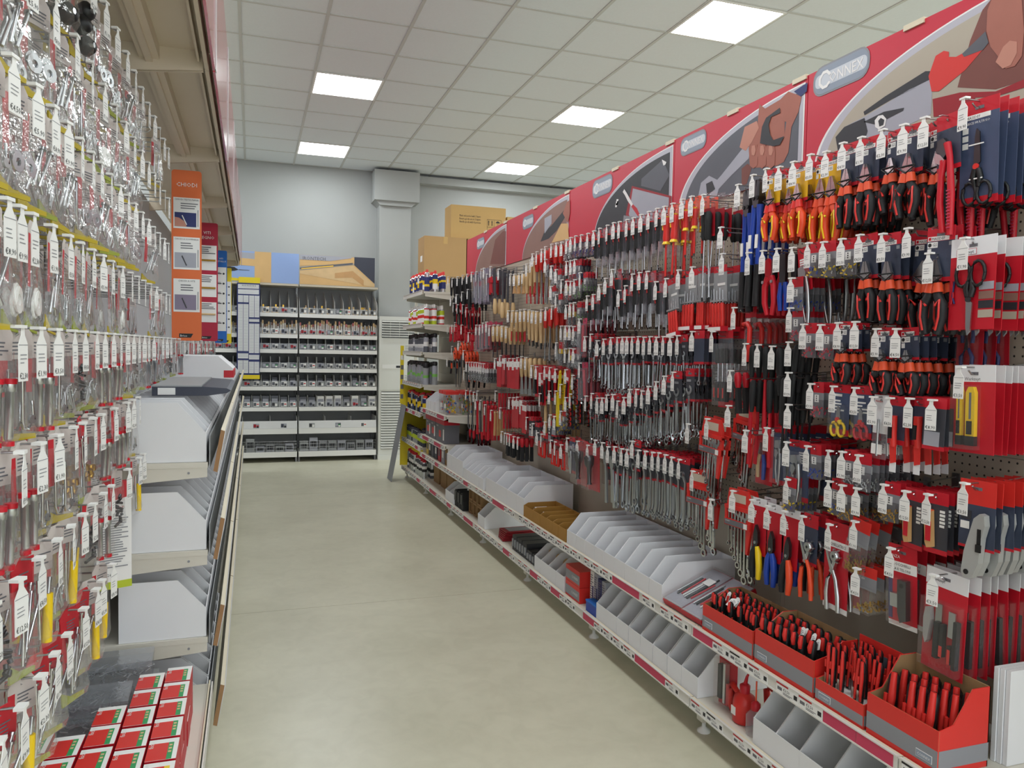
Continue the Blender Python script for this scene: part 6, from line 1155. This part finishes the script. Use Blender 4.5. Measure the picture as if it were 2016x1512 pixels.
# size chart hung on the shelving
t = thing('size_chart', 'navy blue hanging chart filled with white size tables', 'chart', (0, BSY-.055, 0)); a_, b2 = on_y(466, 738, BSY-.055), on_y(512, 558, BSY-.055); obj('board', MB().box(a_.x, b2.x, 0, .012, a_.z, b2.z, 'darkblue'), t); obj('yellow_band', MB().box(a_.x, b2.x, -.001, .013, a_.z-.05, a_.z, 'signyellow'), t); obj('yellow_band', MB().box(a_.x+.02, b2.x, .0, .013, b2.z, b2.z+.07, 'signyellow'), t)
q = MB(); W_ = b2.x-a_.x; H_ = b2.z-a_.z
def cell(u0, u1, v0, v1):
    x0_, x1_, z0_, z1_ = a_.x+u0*W_, a_.x+u1*W_, a_.z+v0*H_, a_.z+v1*H_; q.box(x0_, x1_, -.001, 0, z0_, z1_, 'cardwhite')
    n_ = max(1, int((z1_-z0_)/.016))
    for i in range(n_): q.add([(x0_+.006, -.0015, z1_-.010-i*.016), (x1_-.006, -.0015, z1_-.010-i*.016), (x1_-.006, -.0015, z1_-.006-i*.016), (x0_+.006, -.0015, z1_-.006-i*.016)], [(0, 1, 2, 3)], 'photo_silver')
for u0, u1, v0, v1 in ((.05, .95, .94, .985), (.05, .95, .88, .93), (.05, .26, .79, .865), (.28, .5, .79, .865), (.53, .74, .63, .865), (.76, .97, .63, .865), (.53, .97, .58, .61), (.05, .26, .26, .77), (.28, .5, .26, .77), (.53, .74, .24, .56), (.76, .97, .24, .56), (.05, .5, .18, .235), (.53, .97, .17, .22), (.05, .26, .02, .16), (.28, .5, .02, .16), (.53, .74, .02, .145), (.76, .97, .02, .145)): cell(u0, u1, v0, v1)
for j in range(9): q.prism([(a_.x+W_*(.22+.07*j), a_.z+H_*.965), (a_.x+W_*(.25+.07*j), a_.z+H_*.965), (a_.x+W_*(.235+.07*j), a_.z+H_*.985)], -.002, -.001, 'ink')
obj('tables', q, t)
# ================================================================== left gondola
LPX = -.62; LTX = -.33
mat('pegwhite', '#c6c8cc', .5); mat('brownedge', '#a07a55', .8); mat('strip', '#d8d8da', .3)
def projx(X, Y, Z):
    d = Vector((X, Y, Z-CAMH)); return 1008+FPX*d.dot(_r)/d.dot(_f)
def y_for_px(px, X, Z):
    lo, hi = .3, 30.0
    for _ in range(40):
        m_ = (lo+hi)/2
        if projx(X, m_, Z) < px: lo = m_
        else: hi = m_
    return (lo+hi)/2
LB = [.12, 1.45, 2.76, 4.08, 5.40, 6.72, 8.04, 9.36]
LN = ['beside the camera', 'of the bagged hardware wall', 'of the first white bin rack', 'behind the orange nail sign', 'behind the red screw sign', 'behind the blue screw sign', 'at the far end of nail wall']
for i in range(7):
    y0, y1 = LB[i]+.013, LB[i+1]-.013; t = thing('pegboard_panel', 'light grey back panel '+LN[i], 'pegboard')
    zz = [.14, .5, .9, 1.3, 1.7, 2.1, 2.37]
    for j in range(6): obj('panel', MB().box(LPX-.02, LPX, y0, y1, zz[j]+.001, zz[j+1]-.001, 'pegwhite'), t)
for i, y in enumerate(LB):
    tag(obj('shelf_upright', MB().box(LPX-.06, LPX-.001, y-.011, y+.011, .112, 2.37, 'beige')), 'beige steel upright of the nail and screw gondola', 'upright', 'left gondola uprights')
    t = thing('gondola_leg', 'low beige base leg under the nail and screw gondola', 'leg', (-.2, y, 0), 0, 'left gondola base legs'); obj('foot_beam', MB().box(-.42, .02, -.02, .02, .045, .104, 'shelfmetal'), t); obj('foot', MB().lathe([(.026, 0), (.026, .006), (.008, .02), (.007, .05)], 'white', 12), t)
# canopy with beams, brackets and red fascia
CZ = 2.38
for i in range(7):
    y0, y1 = LB[i], LB[i+1]
    t = thing('canopy_shelf', 'beige canopy shelf overhanging the gondola '+LN[i], 'canopy', (0, (y0+y1)/2, CZ)); L_ = (y1-y0)/2-.004
    obj('board', MB().box(LPX, -.15, -L_, L_, .055, .075, 'canopy'), t)
    obj('stiffener', MB().box(-.345, -.285, -L_, L_, .012, .055, 'canopy').box(-.325, -.305, -L_, L_, .0, .012, 'canopy'), t)
    obj('front_rail', MB().box(-.15, -.138, -L_, L_, -.0, .075, 'canopy').box(-.138, -.127, -L_, L_, .055, .075, 'canopy'), t); obj('front_rail', MB().box(-.172, -.165, -L_, L_, .02, .055, 'canopy'), t)
    for s in (-1, 1): obj('bracket', MB().prism([(LPX, .055), (-.155, .055), (-.155, -.005), (LPX, -.06)], s*(L_-.006)-.003, s*(L_-.006)+.003, 'canopy', 'y'), t)
    b_ = thing('fascia_banner', 'glossy red fascia panel with grey ends above gondola '+LN[i], 'banner', (-.118, (y0+y1)/2, CZ)); obj('board', MB().box(-.008, 0, -L_, L_, 0, .55, 'fasciared'), b_)
    fr_ = MB()
    for s in (-1, 1): fr_.box(0, .004, s*(L_-.008)-.008, s*(L_-.008)+.008, .0, .55, 'castgrey')
    obj('frame', fr_, b_)
# ---- bag kinds: local x across, z up (0 at hook), front -y
mat('bagcard', '#cfc6c2', .6); mat('bagyellow', '#bfa92a', .6); mat('baglime', '#9ca63c', .6); mat('finered', '#c62a36', .5)
BAG = {}
def bagp(k, name, wd, h, th, hdr, content, edge='bagyellow', film='bag', hh=.035, cat='hardware bag'):
    P = Proto(name, cat); c = MB(); c.prism([(-wd*.42, -hh), (wd*.42, -hh), (wd*.42, .006), (wd*.25, .02), (-wd*.25, .02), (-wd*.42, .006)], -.001, .001, hdr); c.box(-wd*.42, -wd*.22, -.0016, -.001, -hh-.06, -.004, 'finered'); c.lines(-wd*.15, wd*.35, -.008, 4, .006, -.0015, 'greyink', .2); P.part('header', c)
    q = MB(); rr_ = random.Random(k); content(q, rr_, wd, h); P.part('contents', q)
    n = 7; rows = []
    for i in range(n+1):
        u = i/n; z = -hh*.6-(h-hh*.6)*u; t_ = th*(.15+.85*min(1, u*1.25)) if u < .96 else th*.5
        w_ = wd*.5*(1-.05*math.sin(u*PI)); rows.append((z, w_, t_))
    vs = []; fs = []
    for z, w_, t_ in rows:
        j = rr_.uniform(-.002, .002); vs += [(-w_, .001, z), (-w_*.9, -t_*.7+j, z), (rr_.uniform(-.2, .2)*w_, -t_+j*1.5, z+j), (w_*.9, -t_*.75-j, z), (w_, .001, z)]
    for i in range(n):
        for j in range(4): fs.append((i*5+j, i*5+j+1, i*5+j+6, i*5+j+5))
    f = MB(); f.add(vs, fs, film, False); f.poly([(-wd*.5, .0016, -h), (wd*.5, .0016, -h), (wd*.5, .0016, -hh*.6), (-wd*.5, .0016, -hh*.6)], film); P.part('pouch', f)
    if edge: P.part('edge_strip', MB().prism([(-wd*.5, -h+.026), (-wd*.1, -h+.008), (wd*.5, -h+.003), (wd*.5, -h-.005), (-wd*.5, -h-.004)], -.0004, .003, edge))
    BAG[k] = P
def bolts(n, L, r, mt, heads=True):
    def f(q, rr_, wd, h):
        for i in range(n):
            x = rr_.uniform(-.32, .32)*wd; z = -h+L*.5+.012+rr_.uniform(0, .03); a = rr_.uniform(-.5, .5)+PI/2; y = -rr_.uniform(.004, .012)
            p0 = Vector((x-L/2*math.cos(a), y, z-L/2*math.sin(a))); p1 = Vector((x+L/2*math.cos(a), y, z+L/2*math.sin(a))); q.tube([p0, p1], r, mt, 6)
            if heads: q.tube([p1, p1+(p1-p0).normalized()*r*1.4], r*1.9, mt, 6)
    return f
def washers(n, ro, mt):
    def f(q, rr_, wd, h):
        for i in range(n): ring(q, rr_.uniform(-.25, .25)*wd, -h+ro+.006+rr_.uniform(0, .05), ro, ro*.42, -.010-.002*i, -.0075-.002*i, mt, None, 12)
    return f
def balls(n, r, mt):
    def f(q, rr_, wd, h):
        for i in range(n): q.lathe([(r*.3, -r), (r*.85, -r*.5), (r, 0), (r*.85, r*.5), (r*.3, r)], mt, 10, (rr_.uniform(-.2, .2)*wd, -.014, -h+r+.01+i*r*1.7)); q.tube([(0, -.02, -h+r+.01+i*r*1.7), (0, -.034, -h+r+.01+i*r*1.7)], r*.3, 'zinc', 6)
    return f
def ubolt(q, rr_, wd, h):
    for i in range(2):
        x = -.012+.024*i; q.tube([(x-.012, -.008-.004*i, -.05), (x-.012, -.008-.004*i, -h+.03), (x-.006, -.008, -h+.016), (x+.004, -.008, -h+.014), (x+.012, -.008-.004*i, -h+.03), (x+.012, -.008, -h+.06)], .003, 'chrome', 6)
    q.lathe([(.008, 0), (.008, .004)], 'zinc', 6, (.02, -.014, -h+.03), 'y')
def anchors(col):
    def f(q, rr_, wd, h):
        for i in range(2):
            x = -.014+.028*i; q.lathe([(.0035, 0), (.0065, .006), (.0065, h*.45), (.009, h*.45), (.009, h*.52)], 'zinc', 8, (x, -.012, -h+.012)); q.lathe([(.0095, 0), (.0095, .008)], col, 8, (x, -.012, -h+.012+h*.52)); q.lathe([(.0085, 0), (.0085, .007)], col, 8, (x, -.012, -h+.006))
    return f
def chain(q, rr_, wd, h):
    for i in range(14): q.tube([(rr_.uniform(-.3, .3)*wd, -.01, -h+.01+i*.006), (rr_.uniform(-.3, .3)*wd, -.006, -h+.016+i*.006)], .004, 'darksteel', 5)
def yhandle(q, rr_, wd, h): q.tube([(.006, -.012, -h*.45), (.002, -.012, -h*.95)], [.008, .009], 'cutyellow', 8); q.tube([(.006, -.012, -h*.45), (.01, -.012, -.05)], .004, 'zinc', 6); q.tube([(-.016, -.01, -.05), (-.012, -.01, -h*.9)], .003, 'chrome', 6)
bagp('bolt', 'bolt_bag', .085, .165, .022, 'bagcard', bolts(4, .07, .0035, 'zinc')); bagp('screw', 'screw_bag', .08, .16, .024, 'bagcard', bolts(26, .026, .0018, 'zinc'), 'baglime'); bagp('wash', 'washer_bag', .08, .165, .02, 'bagcard', washers(3, .022, 'tagwhite'), 'baglime'); bagp('cast', 'castor_bag', .085, .17, .034, 'bagcard', balls(3, .021, 'black'))
bagp('hookb', 'eye_bolt_bag', .08, .165, .02, 'bagcard', ubolt, 'bagyellow'); bagp('nut', 'brass_nut_bag', .07, .15, .022, 'bagcard', bolts(8, .012, .007, 'brass', False), None); bagp('tube', 'sleeve_anchor_blister', .075, .17, .024, 'bagcard', anchors('red'), None); bagp('tube2', 'long_anchor_blister', .07, .175, .022, 'finered', bolts(5, .11, .003, 'chrome'), 'baglime', hh=.05); bagp('chain', 'chain_bag', .07, .15, .022, 'bagcard', chain, None); bagp('yel', 'tent_peg_blister', .07, .175, .02, 'bagcard', yhandle, None, hh=.04); bagp('ring', 'steel_ring_bag', .08, .16, .018, 'bagcard', washers(4, .016, 'zinc'), 'bagyellow')
LBL_ = {'bolt': 'clear bag of long zinc bolts', 'screw': 'clear bag of small zinc screws', 'wash': 'clear bag of large white washers', 'cast': 'clear bag of black castors', 'hookb': 'clear bag of chrome U bolts', 'nut': 'clear bag of brass nuts', 'tube': 'blister of zinc sleeve anchors with red ends', 'tube2': 'red headed blister of long chrome anchors', 'chain': 'clear bag of dark chain', 'yel': 'blister with yellow handled hook', 'ring': 'clear bag of steel rings'}
RWN = ['in the topmost bag row', 'in the second bag row', 'in the third bag row', 'in the fourth bag row', 'in the fifth bag row', 'in the sixth bag row', 'in the seventh bag row', 'in the lowest bag row']
LROWS = [(.80, [-60, 0, 60, 110, 150, 182, 208, 230, 250, 266, 280, 293, 304, 314, 323, 331], ['screw', 'bolt', 'screw', 'hookb', 'cast', 'cast', 'hookb', 'ring']),
         (.60, [-60, 0, 60, 108, 150, 180, 205, 228, 247, 264, 279, 292, 304, 314, 324, 332], ['screw', 'hookb', 'bolt', 'ring', 'bolt', 'hookb', 'screw', 'wash']),
         (.41, [-30, 24, 72, 107, 133, 160, 182, 199, 218, 236, 252, 266, 280, 292, 304, 314, 323, 331], ['bolt', 'hookb', 'ring', 'bolt', 'screw']),
         (.20, [-25, 15, 40, 65, 103, 137, 161, 183, 202, 221, 240, 259, 272, 285, 296, 307, 317, 326, 333], ['bolt', 'bolt', 'hookb', 'wash', 'wash', 'bolt', 'screw', 'screw']),
         (.02, [41, 78, 112, 145, 166, 189, 205, 222, 237, 250, 262, 273, 283, 292, 302, 311, 320, 328, 336, 345, 354, 363, 372, 381, 390, 398, 406, 414, 421, 428], ['tube', 'hookb', 'tube', 'hookb', 'screw', 'chain', 'screw']),
         (-.17, [-30, 44, 80, 114, 148, 166, 186, 201, 227, 251, 262, 274], ['tube', 'tube', 'tube', 'hookb', 'hookb', 'nut', 'tube2', 'nut']),
         (-.36, [-10, 38, 80, 116, 143, 165, 185, 206, 221, 253, 275, 283], ['tube', 'chain', 'tube2', 'yel', 'screw', 'yel', 'yel', 'chain']),
         (-.56, [3, 45, 83, 111, 135, 167, 191, 202, 222], ['tube2', 'tube2', 'yel', 'tube2', 'tube2', 'tube2', 'tube2', 'yel', 'yel'])]
rl = random.Random(9); HN = [0]
for ri, (z, pxs, kinds) in enumerate(LROWS):
    for j, px in enumerate(pxs):
        Y = y_for_px(px, LTX, CAMH+z); Z = CAMH+z-.016; HN[0] += 1
        far_ = Y > 2.72
        k = kinds[j % len(kinds)]; zone = 'beside the orange sign' if far_ else 'of the nail wall'
        empty_ = far_ and (ri < 4 or ri > 4) and rl.random() < .75
        hid = hook((LTX, Y, Z), LEFT, abs(LPX-LTX)-.002, 'tagged wire hook '+('left empty ' if empty_ else 'holding '+' '.join(LBL_[k].split()[:6])+' ')+RWN[ri].replace('in the ', 'in ')+(' by orange sign' if far_ else ''), 'left hooks '+RWN[ri], True, HN[0]*3, -.05+rl.uniform(-.25, .15))
        if empty_: continue
        n = 5 if Y < 2 else (4 if not far_ else 2); sp = .225/n
        for i in range(n):
            P_ = BAG[k]; lab = LBL_[k]+' '+RWN[ri]+(' beside orange sign' if far_ else '')
            queue(hid, P_, (LTX-.03-i*sp, Y+rl.uniform(-.003, .003), Z), sgn=-1, tipx=LTX, L=abs(LPX-LTX), label=lab, group=lab, rot=(rl.uniform(-.03, .06), rl.uniform(-.05, .05), LEFT-.30+rl.uniform(-.22, .15)))
# tall white hanging carton with red top
t = thing('hanging_carton', 'tall white hanging carton with red top and lime foot', 'carton', (-.40, 2.60, .72), rot=(0, 0, LEFT-1.15)); obj('box', MB().box(-.05, .05, 0, .025, 0, .33, 'tagwhite'), t); q = MB().box(-.0505, .0505, -.0008, .0255, .29, .331, 'red').box(-.0505, .0505, -.0008, .0255, -.001, .022, 'lime'); q.prism([(-.05, .262), (.05, .285), (.05, .295), (-.05, .295)], -.001, 0, 'red'); q.text('fischer', .018, -.02, -.0014, .246, 'red'); q.lines(-.042, .042, .225, 22, .0075, -.0014, 'midgrey', .22); q.text('240/268', .012, -.042, -.0014, .04, 'ink'); obj('print', q, t)
# ---- fischer boxes on the low tray
TZ = .33
for y0, y1, nm_ in ((.14, 1.45, 'beside the camera'), (1.45, 2.74, 'carrying the small red boxes')):
    t = thing('tray_shelf', 'white tray shelf '+nm_, 'shelf', (-.13, (y0+y1)/2, TZ)); L_ = (y1-y0)/2-.004
    obj('board', MB().box(LPX+.13, 0, -L_, L_, -.02, 0, 'shelfmetal'), t); obj('front_lip', MB().box(-.004, .0, -L_, L_, -.04, .012, 'cream').box(.004, .008, -L_, L_, -.045, .006, 'rail').box(0, .004, -L_, L_, -.02, -.012, 'rail'), t)
FB = []
for k in range(2):
    P = Proto('fixing_box', 'box'); P.part('carton', MB().box(-.035, .035, -.052, .052, 0, .072, 'red')); q = MB()
    q.box(-.0345, .0345, -.0515, .0515, .072, .0728, 'tagwhite'); q.box(-.0345, .012, -.0515, .030, .0728, .0733, 'brightred'); q.box(.012, .024, -.0515, .030, .0728, .0735, 'green' if k == 0 else 'cutyellow')
    q.text('fischer', .016, -.022, .006, .0738, 'tagwhite', maxw=.05, ux=(0, 1, 0), uz=(-1, 0, 0)); q.lines(0, .001, 0, 0, 1, 0, 'ink')
    for i in range(3): q.box(.014, .021, -.02+i*.016, -.012+i*.016, .0735, .0738, 'wood')
    q.text('fischer', .019, -.03, -.0525, .026, 'tagwhite', maxw=.045); q.box(.02, .032, -.0528, -.0522, .028, .038, 'tagwhite')
    P.part('print', q); FB.append(P)
rb = random.Random(4)
for ci, x in enumerate((-.206, -.282, -.358, -.434, -.510)):
    for yi in range(11):
        y = 2.48-yi*.115-(.03 if ci % 2 else 0)
        if y < 1.3 or (ci >= 2 and y > 2.30) or (ci >= 3 and y > 2.2): continue
        for lz in range(2):
            k = 1 if yi >= 5 and ci < 2 else 0
            if lz == 1 and ci >= 2 and rb.random() < .15: continue
            FB[k].spawn((x+rb.uniform(-.001, .001), y+rb.uniform(-.002, .002), TZ+.001+lz*.075), rb.uniform(-.008, .008), ('red fixing box with green stripe, ' if k == 0 else 'red fixing box with yellow stripe, ')+('topmost in its stack on the tray' if lz else 'under another box on the tray'), 'fixing boxes %d %d' % (k, lz))
# clear organiser boxes
for i, (x, y, z, rz, w_, d_, h_) in enumerate(((-.40, 2.66, .405, .05, .10, .06, .075), (-.435, 2.43, TZ+.001, 0, .085, .06, .045), (-.45, 2.43, TZ+.048, .05, .06, .07, .04), (-.447, 2.45, TZ+.09, .04, .11, .07, .035), (-.40, 2.66, TZ+.001, .0, .11, .07, .072))):
    t = thing('organiser_box', ['clear screw organiser box standing topmost behind red boxes', 'clear organiser box beside the red boxes', 'clear organiser box under the hanging blisters', 'flat clear organiser box lying behind red boxes', 'clear organiser box under the screw organiser'][i], 'organiser', (x, y, z), rz); obj('shell', MB().box(-w_, w_, -d_, d_, 0, h_*.75, 'orgclear'), t); obj('lid', MB().box(-w_-.002, w_+.002, -d_-.002, d_+.002, h_*.75, h_, 'orgclear'), t); q = MB(); r3 = random.Random(i)
    for j in range(90): a = r3.uniform(0, PI); p = Vector((r3.uniform(-.85, .85)*w_, r3.uniform(-.9, .9)*d_, .006+r3.uniform(0, .45)*h_)); q.tube([p, p+Vector((.02*math.cos(a), .02*math.sin(a), .004))], .0022, 'zinc', 5)
    tag(obj('screws', q, t), kind='stuff')
# ---- racks of white bins
LABM = MB().prism([(.0325, -.02), (.0335, -.02), (.0375+.017, .09), (.0365+.017, .09)], 0, .10, 'tagwhite', 'y').prism([(.0338, .01), (.0343, .01), (.0372+.014, .06), (.0367+.014, .06)], .01, .05, 'photo_silver', 'y').mesh('price_label')
for zi, Z in enumerate((1.08, .78, .48, .20)):
    for i in range(2, 7):
        y0, y1 = LB[i], LB[i+1]; L_ = (y1-y0)/2-.004
        t = thing('shelf', ['top', 'second', 'third', 'bottom'][zi]+' beige bin shelf '+LN[i], 'shelf', (-.14, (y0+y1)/2, Z)); obj('board', MB().box(LPX+.143, 0, -L_, L_, -.018, 0, 'shelfmetal'), t)
        for s in (-1, 1): obj('bracket', MB().prism([(-.46, -.018), (-.002, -.018), (-.002, -.05), (-.46, -.085)], s*(L_-.004)-.002, s*(L_-.004)+.002, 'shelfmetal', 'y').lathe([(.004, 0), (.004, .003)], 'midgrey', 8, (-.06, s*(L_-.004)-.0045, -.035), 'y'), t)
        tilt = .02
        fb = MB(); fb.prism([(.017, -.03), (.030, -.035), (.034+tilt, .105), (.021+tilt, .11)], -L_, L_, 'brownedge', 'y', 'cream'); fb.prism([(.0305, -.034), (.032, -.034), (.0375+tilt, .106), (.0345+tilt, .106)], -L_, L_, 'strip', 'y'); obj('front_board', fb, t)
        for j in range(10): obj('price_label', LABM, t, (0, -L_+.03+j*(2*L_-.06)/10, 0))
        t_ = obj('wire_grid', MB().box(.004, .007, -L_, L_, -.02, .09, 'plasticgrey'), t)
        if zi == 3: continue
        n = 10 if i < 5 else 6; w_ = (y1-y0-.02)/n
        for j in range(n): bin_proto(round(w_, 3), .27, .10, .20, .09).spawn((-.145, y0+.012+(j+.5)*w_, Z+.001), LEFT, 'white cardboard bin on the '+['top', 'second', 'third'][zi]+' rack shelf '+LN[i], 'rack bins '+LN[i]+' %d' % zi)
    if zi == 3:
        for j in range(8): bin_proto(.13, .27, .08, .16, .09).spawn((-.145, LB[2]+.09+j*.14, Z+.001), LEFT, 'white cardboard bin on the bottom rack shelf under screw organisers', 'bottom rack bins')
t = thing('plastic_tray', 'dark navy plastic tray lying on top of the white bins', 'tray', (-.14, 3.35, 1.284), 0); obj('tray', MB().prism([(-.21, 0), (-.02, 0), (.05, .01), (.065, .02), (.05, .028), (-.03, .034), (-.21, .034)], -.25, .55, 'photo_navy', 'y'), t); obj('rim', MB().box(-.21, -.04, -.252, .552, .034, .039, 'plasticgrey'), t); obj('sticker', MB().box(-.19, -.13, -.2515, -.2505, .004, .03, 'tagwhite'), t)
t = thing('white_carton', 'white and red carton lying behind the navy tray', 'carton', (-.12, 4.6, 1.282)); obj('box', MB().prism([(-.30, 0), (.0, 0), (.02, .06), (-.06, .13), (-.30, .13)], 0, .5, 'cardwhite', 'y'), t); obj('band', MB().box(-.03, .022, -.002, .5, .01, .05, 'red'), t)
# ---- hanging category signs
def cat_sign(name, label, Y, px0, px1, py0, py1, col, title, panels, pm):
    a, b_ = on_y(px0, py1, Y), on_y(px1, py0, Y); W_, H_ = b_.x-a.x, b_.z-a.z; t = thing(name, label, 'sign', (a.x, Y, a.z)); r = W_*.1
    pts = []
    for cx, cz, a0 in ((W_-r, H_-r, 0), (r, H_-r, 90), (r, r, 180), (W_-r, r, 270)):
        for k in range(4): an = math.radians(a0+k*30); pts.append((cx+r*math.cos(an), cz+r*math.sin(an)))
    obj('board', MB().prism(pts, 0, .004, col), t); q = MB()
    for i, s in enumerate(title): q.text(s, W_*.20, W_*.5, -.0015, H_*.905-i*W_*.24, 'tagwhite', maxw=W_*.86, center=True)
    obj('lettering', q, t)
    for i, (v0, v1) in enumerate(panels):
        p = MB(); p.box(W_*.06, W_*.94, -.001, 0, H_*v0, H_*v1, 'tagwhite'); hh = H_*(v1-v0)
        if pm == 'nail':
            p.text(['CHIODI TESTA PIANA', 'CHIODI A SCOMPARSA', 'CHIODI A VITE'][i], W_*.085, W_*.5, -.0016, H_*v1-hh*.09, 'ink', maxw=W_*.8, center=True); p.lines(W_*.3, W_*.88, H_*v1-hh*.19, 3, hh*.075, -.0016, 'greyink', .2); p.box(W_*.10, W_*.82, -.0016, -.001, H_*v0+hh*.06, H_*v0+hh*.52, ['darkblue', 'photo_silver', 'purplegrey'][i])
            if i == 0: p.prism([(W_*.10, H_*v0+hh*.06), (W_*.5, H_*v0+hh*.06), (W_*.45, H_*v0+hh*.22), (W_*.25, H_*v0+hh*.34), (W_*.10, H_*v0+hh*.36)], -.0022, -.0016, 'skin3')
            p.tube([(W_*.35, -.003, H_*v0+hh*.42), (W_*.5, -.003, H_*v0+hh*.12)], W_*.02, 'darksteel' if i else 'tagwhite', 5); p.tube([(W_*.88, -.002, H_*v0+hh*.08), (W_*.88, -.002, H_*v0+hh*.62)], W_*.012, 'midgrey', 4)
        elif pm == 'screw': p.lines(W_*.1, W_*.9, H_*v1-hh*.08, 4, hh*.08, -.0016, 'greyink', .25); p.tube([(W_*.2, -.003, H_*v0+hh*.4), (W_*.9, -.003, H_*v0+hh*.4)], W_*.05, 'brass' if i < 2 else 'wood', 6)
        else:
            for j in range(6): zz_ = H_*v1-hh*(.10+.155*j); p.lines(W_*.1, W_*.5, zz_+.01, 1, .006, -.0016, 'greyink', .4); p.tube([(W_*.2, -.003, zz_), (W_*.55, -.003, zz_)], W_*.04, 'photo_dark', 5); p.lathe([(W_*.09, 0), (W_*.09, .001)], 'photo_dark', 10, (W_*.72, -.0022, zz_), 'y')
        obj('info_panel', p, t)
    q = MB().prism([(W_*.25, H_*.018), (W_*.64, H_*.018), (W_*.72, H_*.042), (W_*.25, H_*.042)], -.001, 0, 'black'); q.text('Brico', W_*.11, W_*.28, -.0016, H_*.023, 'tagwhite', maxw=W_*.25); obj('logo', q, t)
    return t
cat_sign('category_sign', 'orange hanging category sign reading CHIODI with nail photos', 4.05, 338, 397, 338, 670, 'signorange', ['CHIODI'], [(.66, .84), (.42, .61), (.17, .365)][:3], 'nail')
cat_sign('category_sign', 'crimson hanging category sign for wood screws', 5.85, 386, 429, 440, 671, 'signred', ['VITI', 'LEGNO'], [(.60, .81), (.375, .565), (.16, .33)], 'screw')
cat_sign('category_sign', 'blue hanging category sign for metal screws', 7.35, 423, 447, 494, 675, 'signblue', ['VITI', 'METALLO'], [(.13, .82)], 'metal')
cat_sign('category_sign', 'yellow hanging category sign behind the blue sign', 8.6, 437, 456, 528, 676, 'signyellow', [''], [(.13, .82)], 'metal')

flush_items()
flush_hooks()
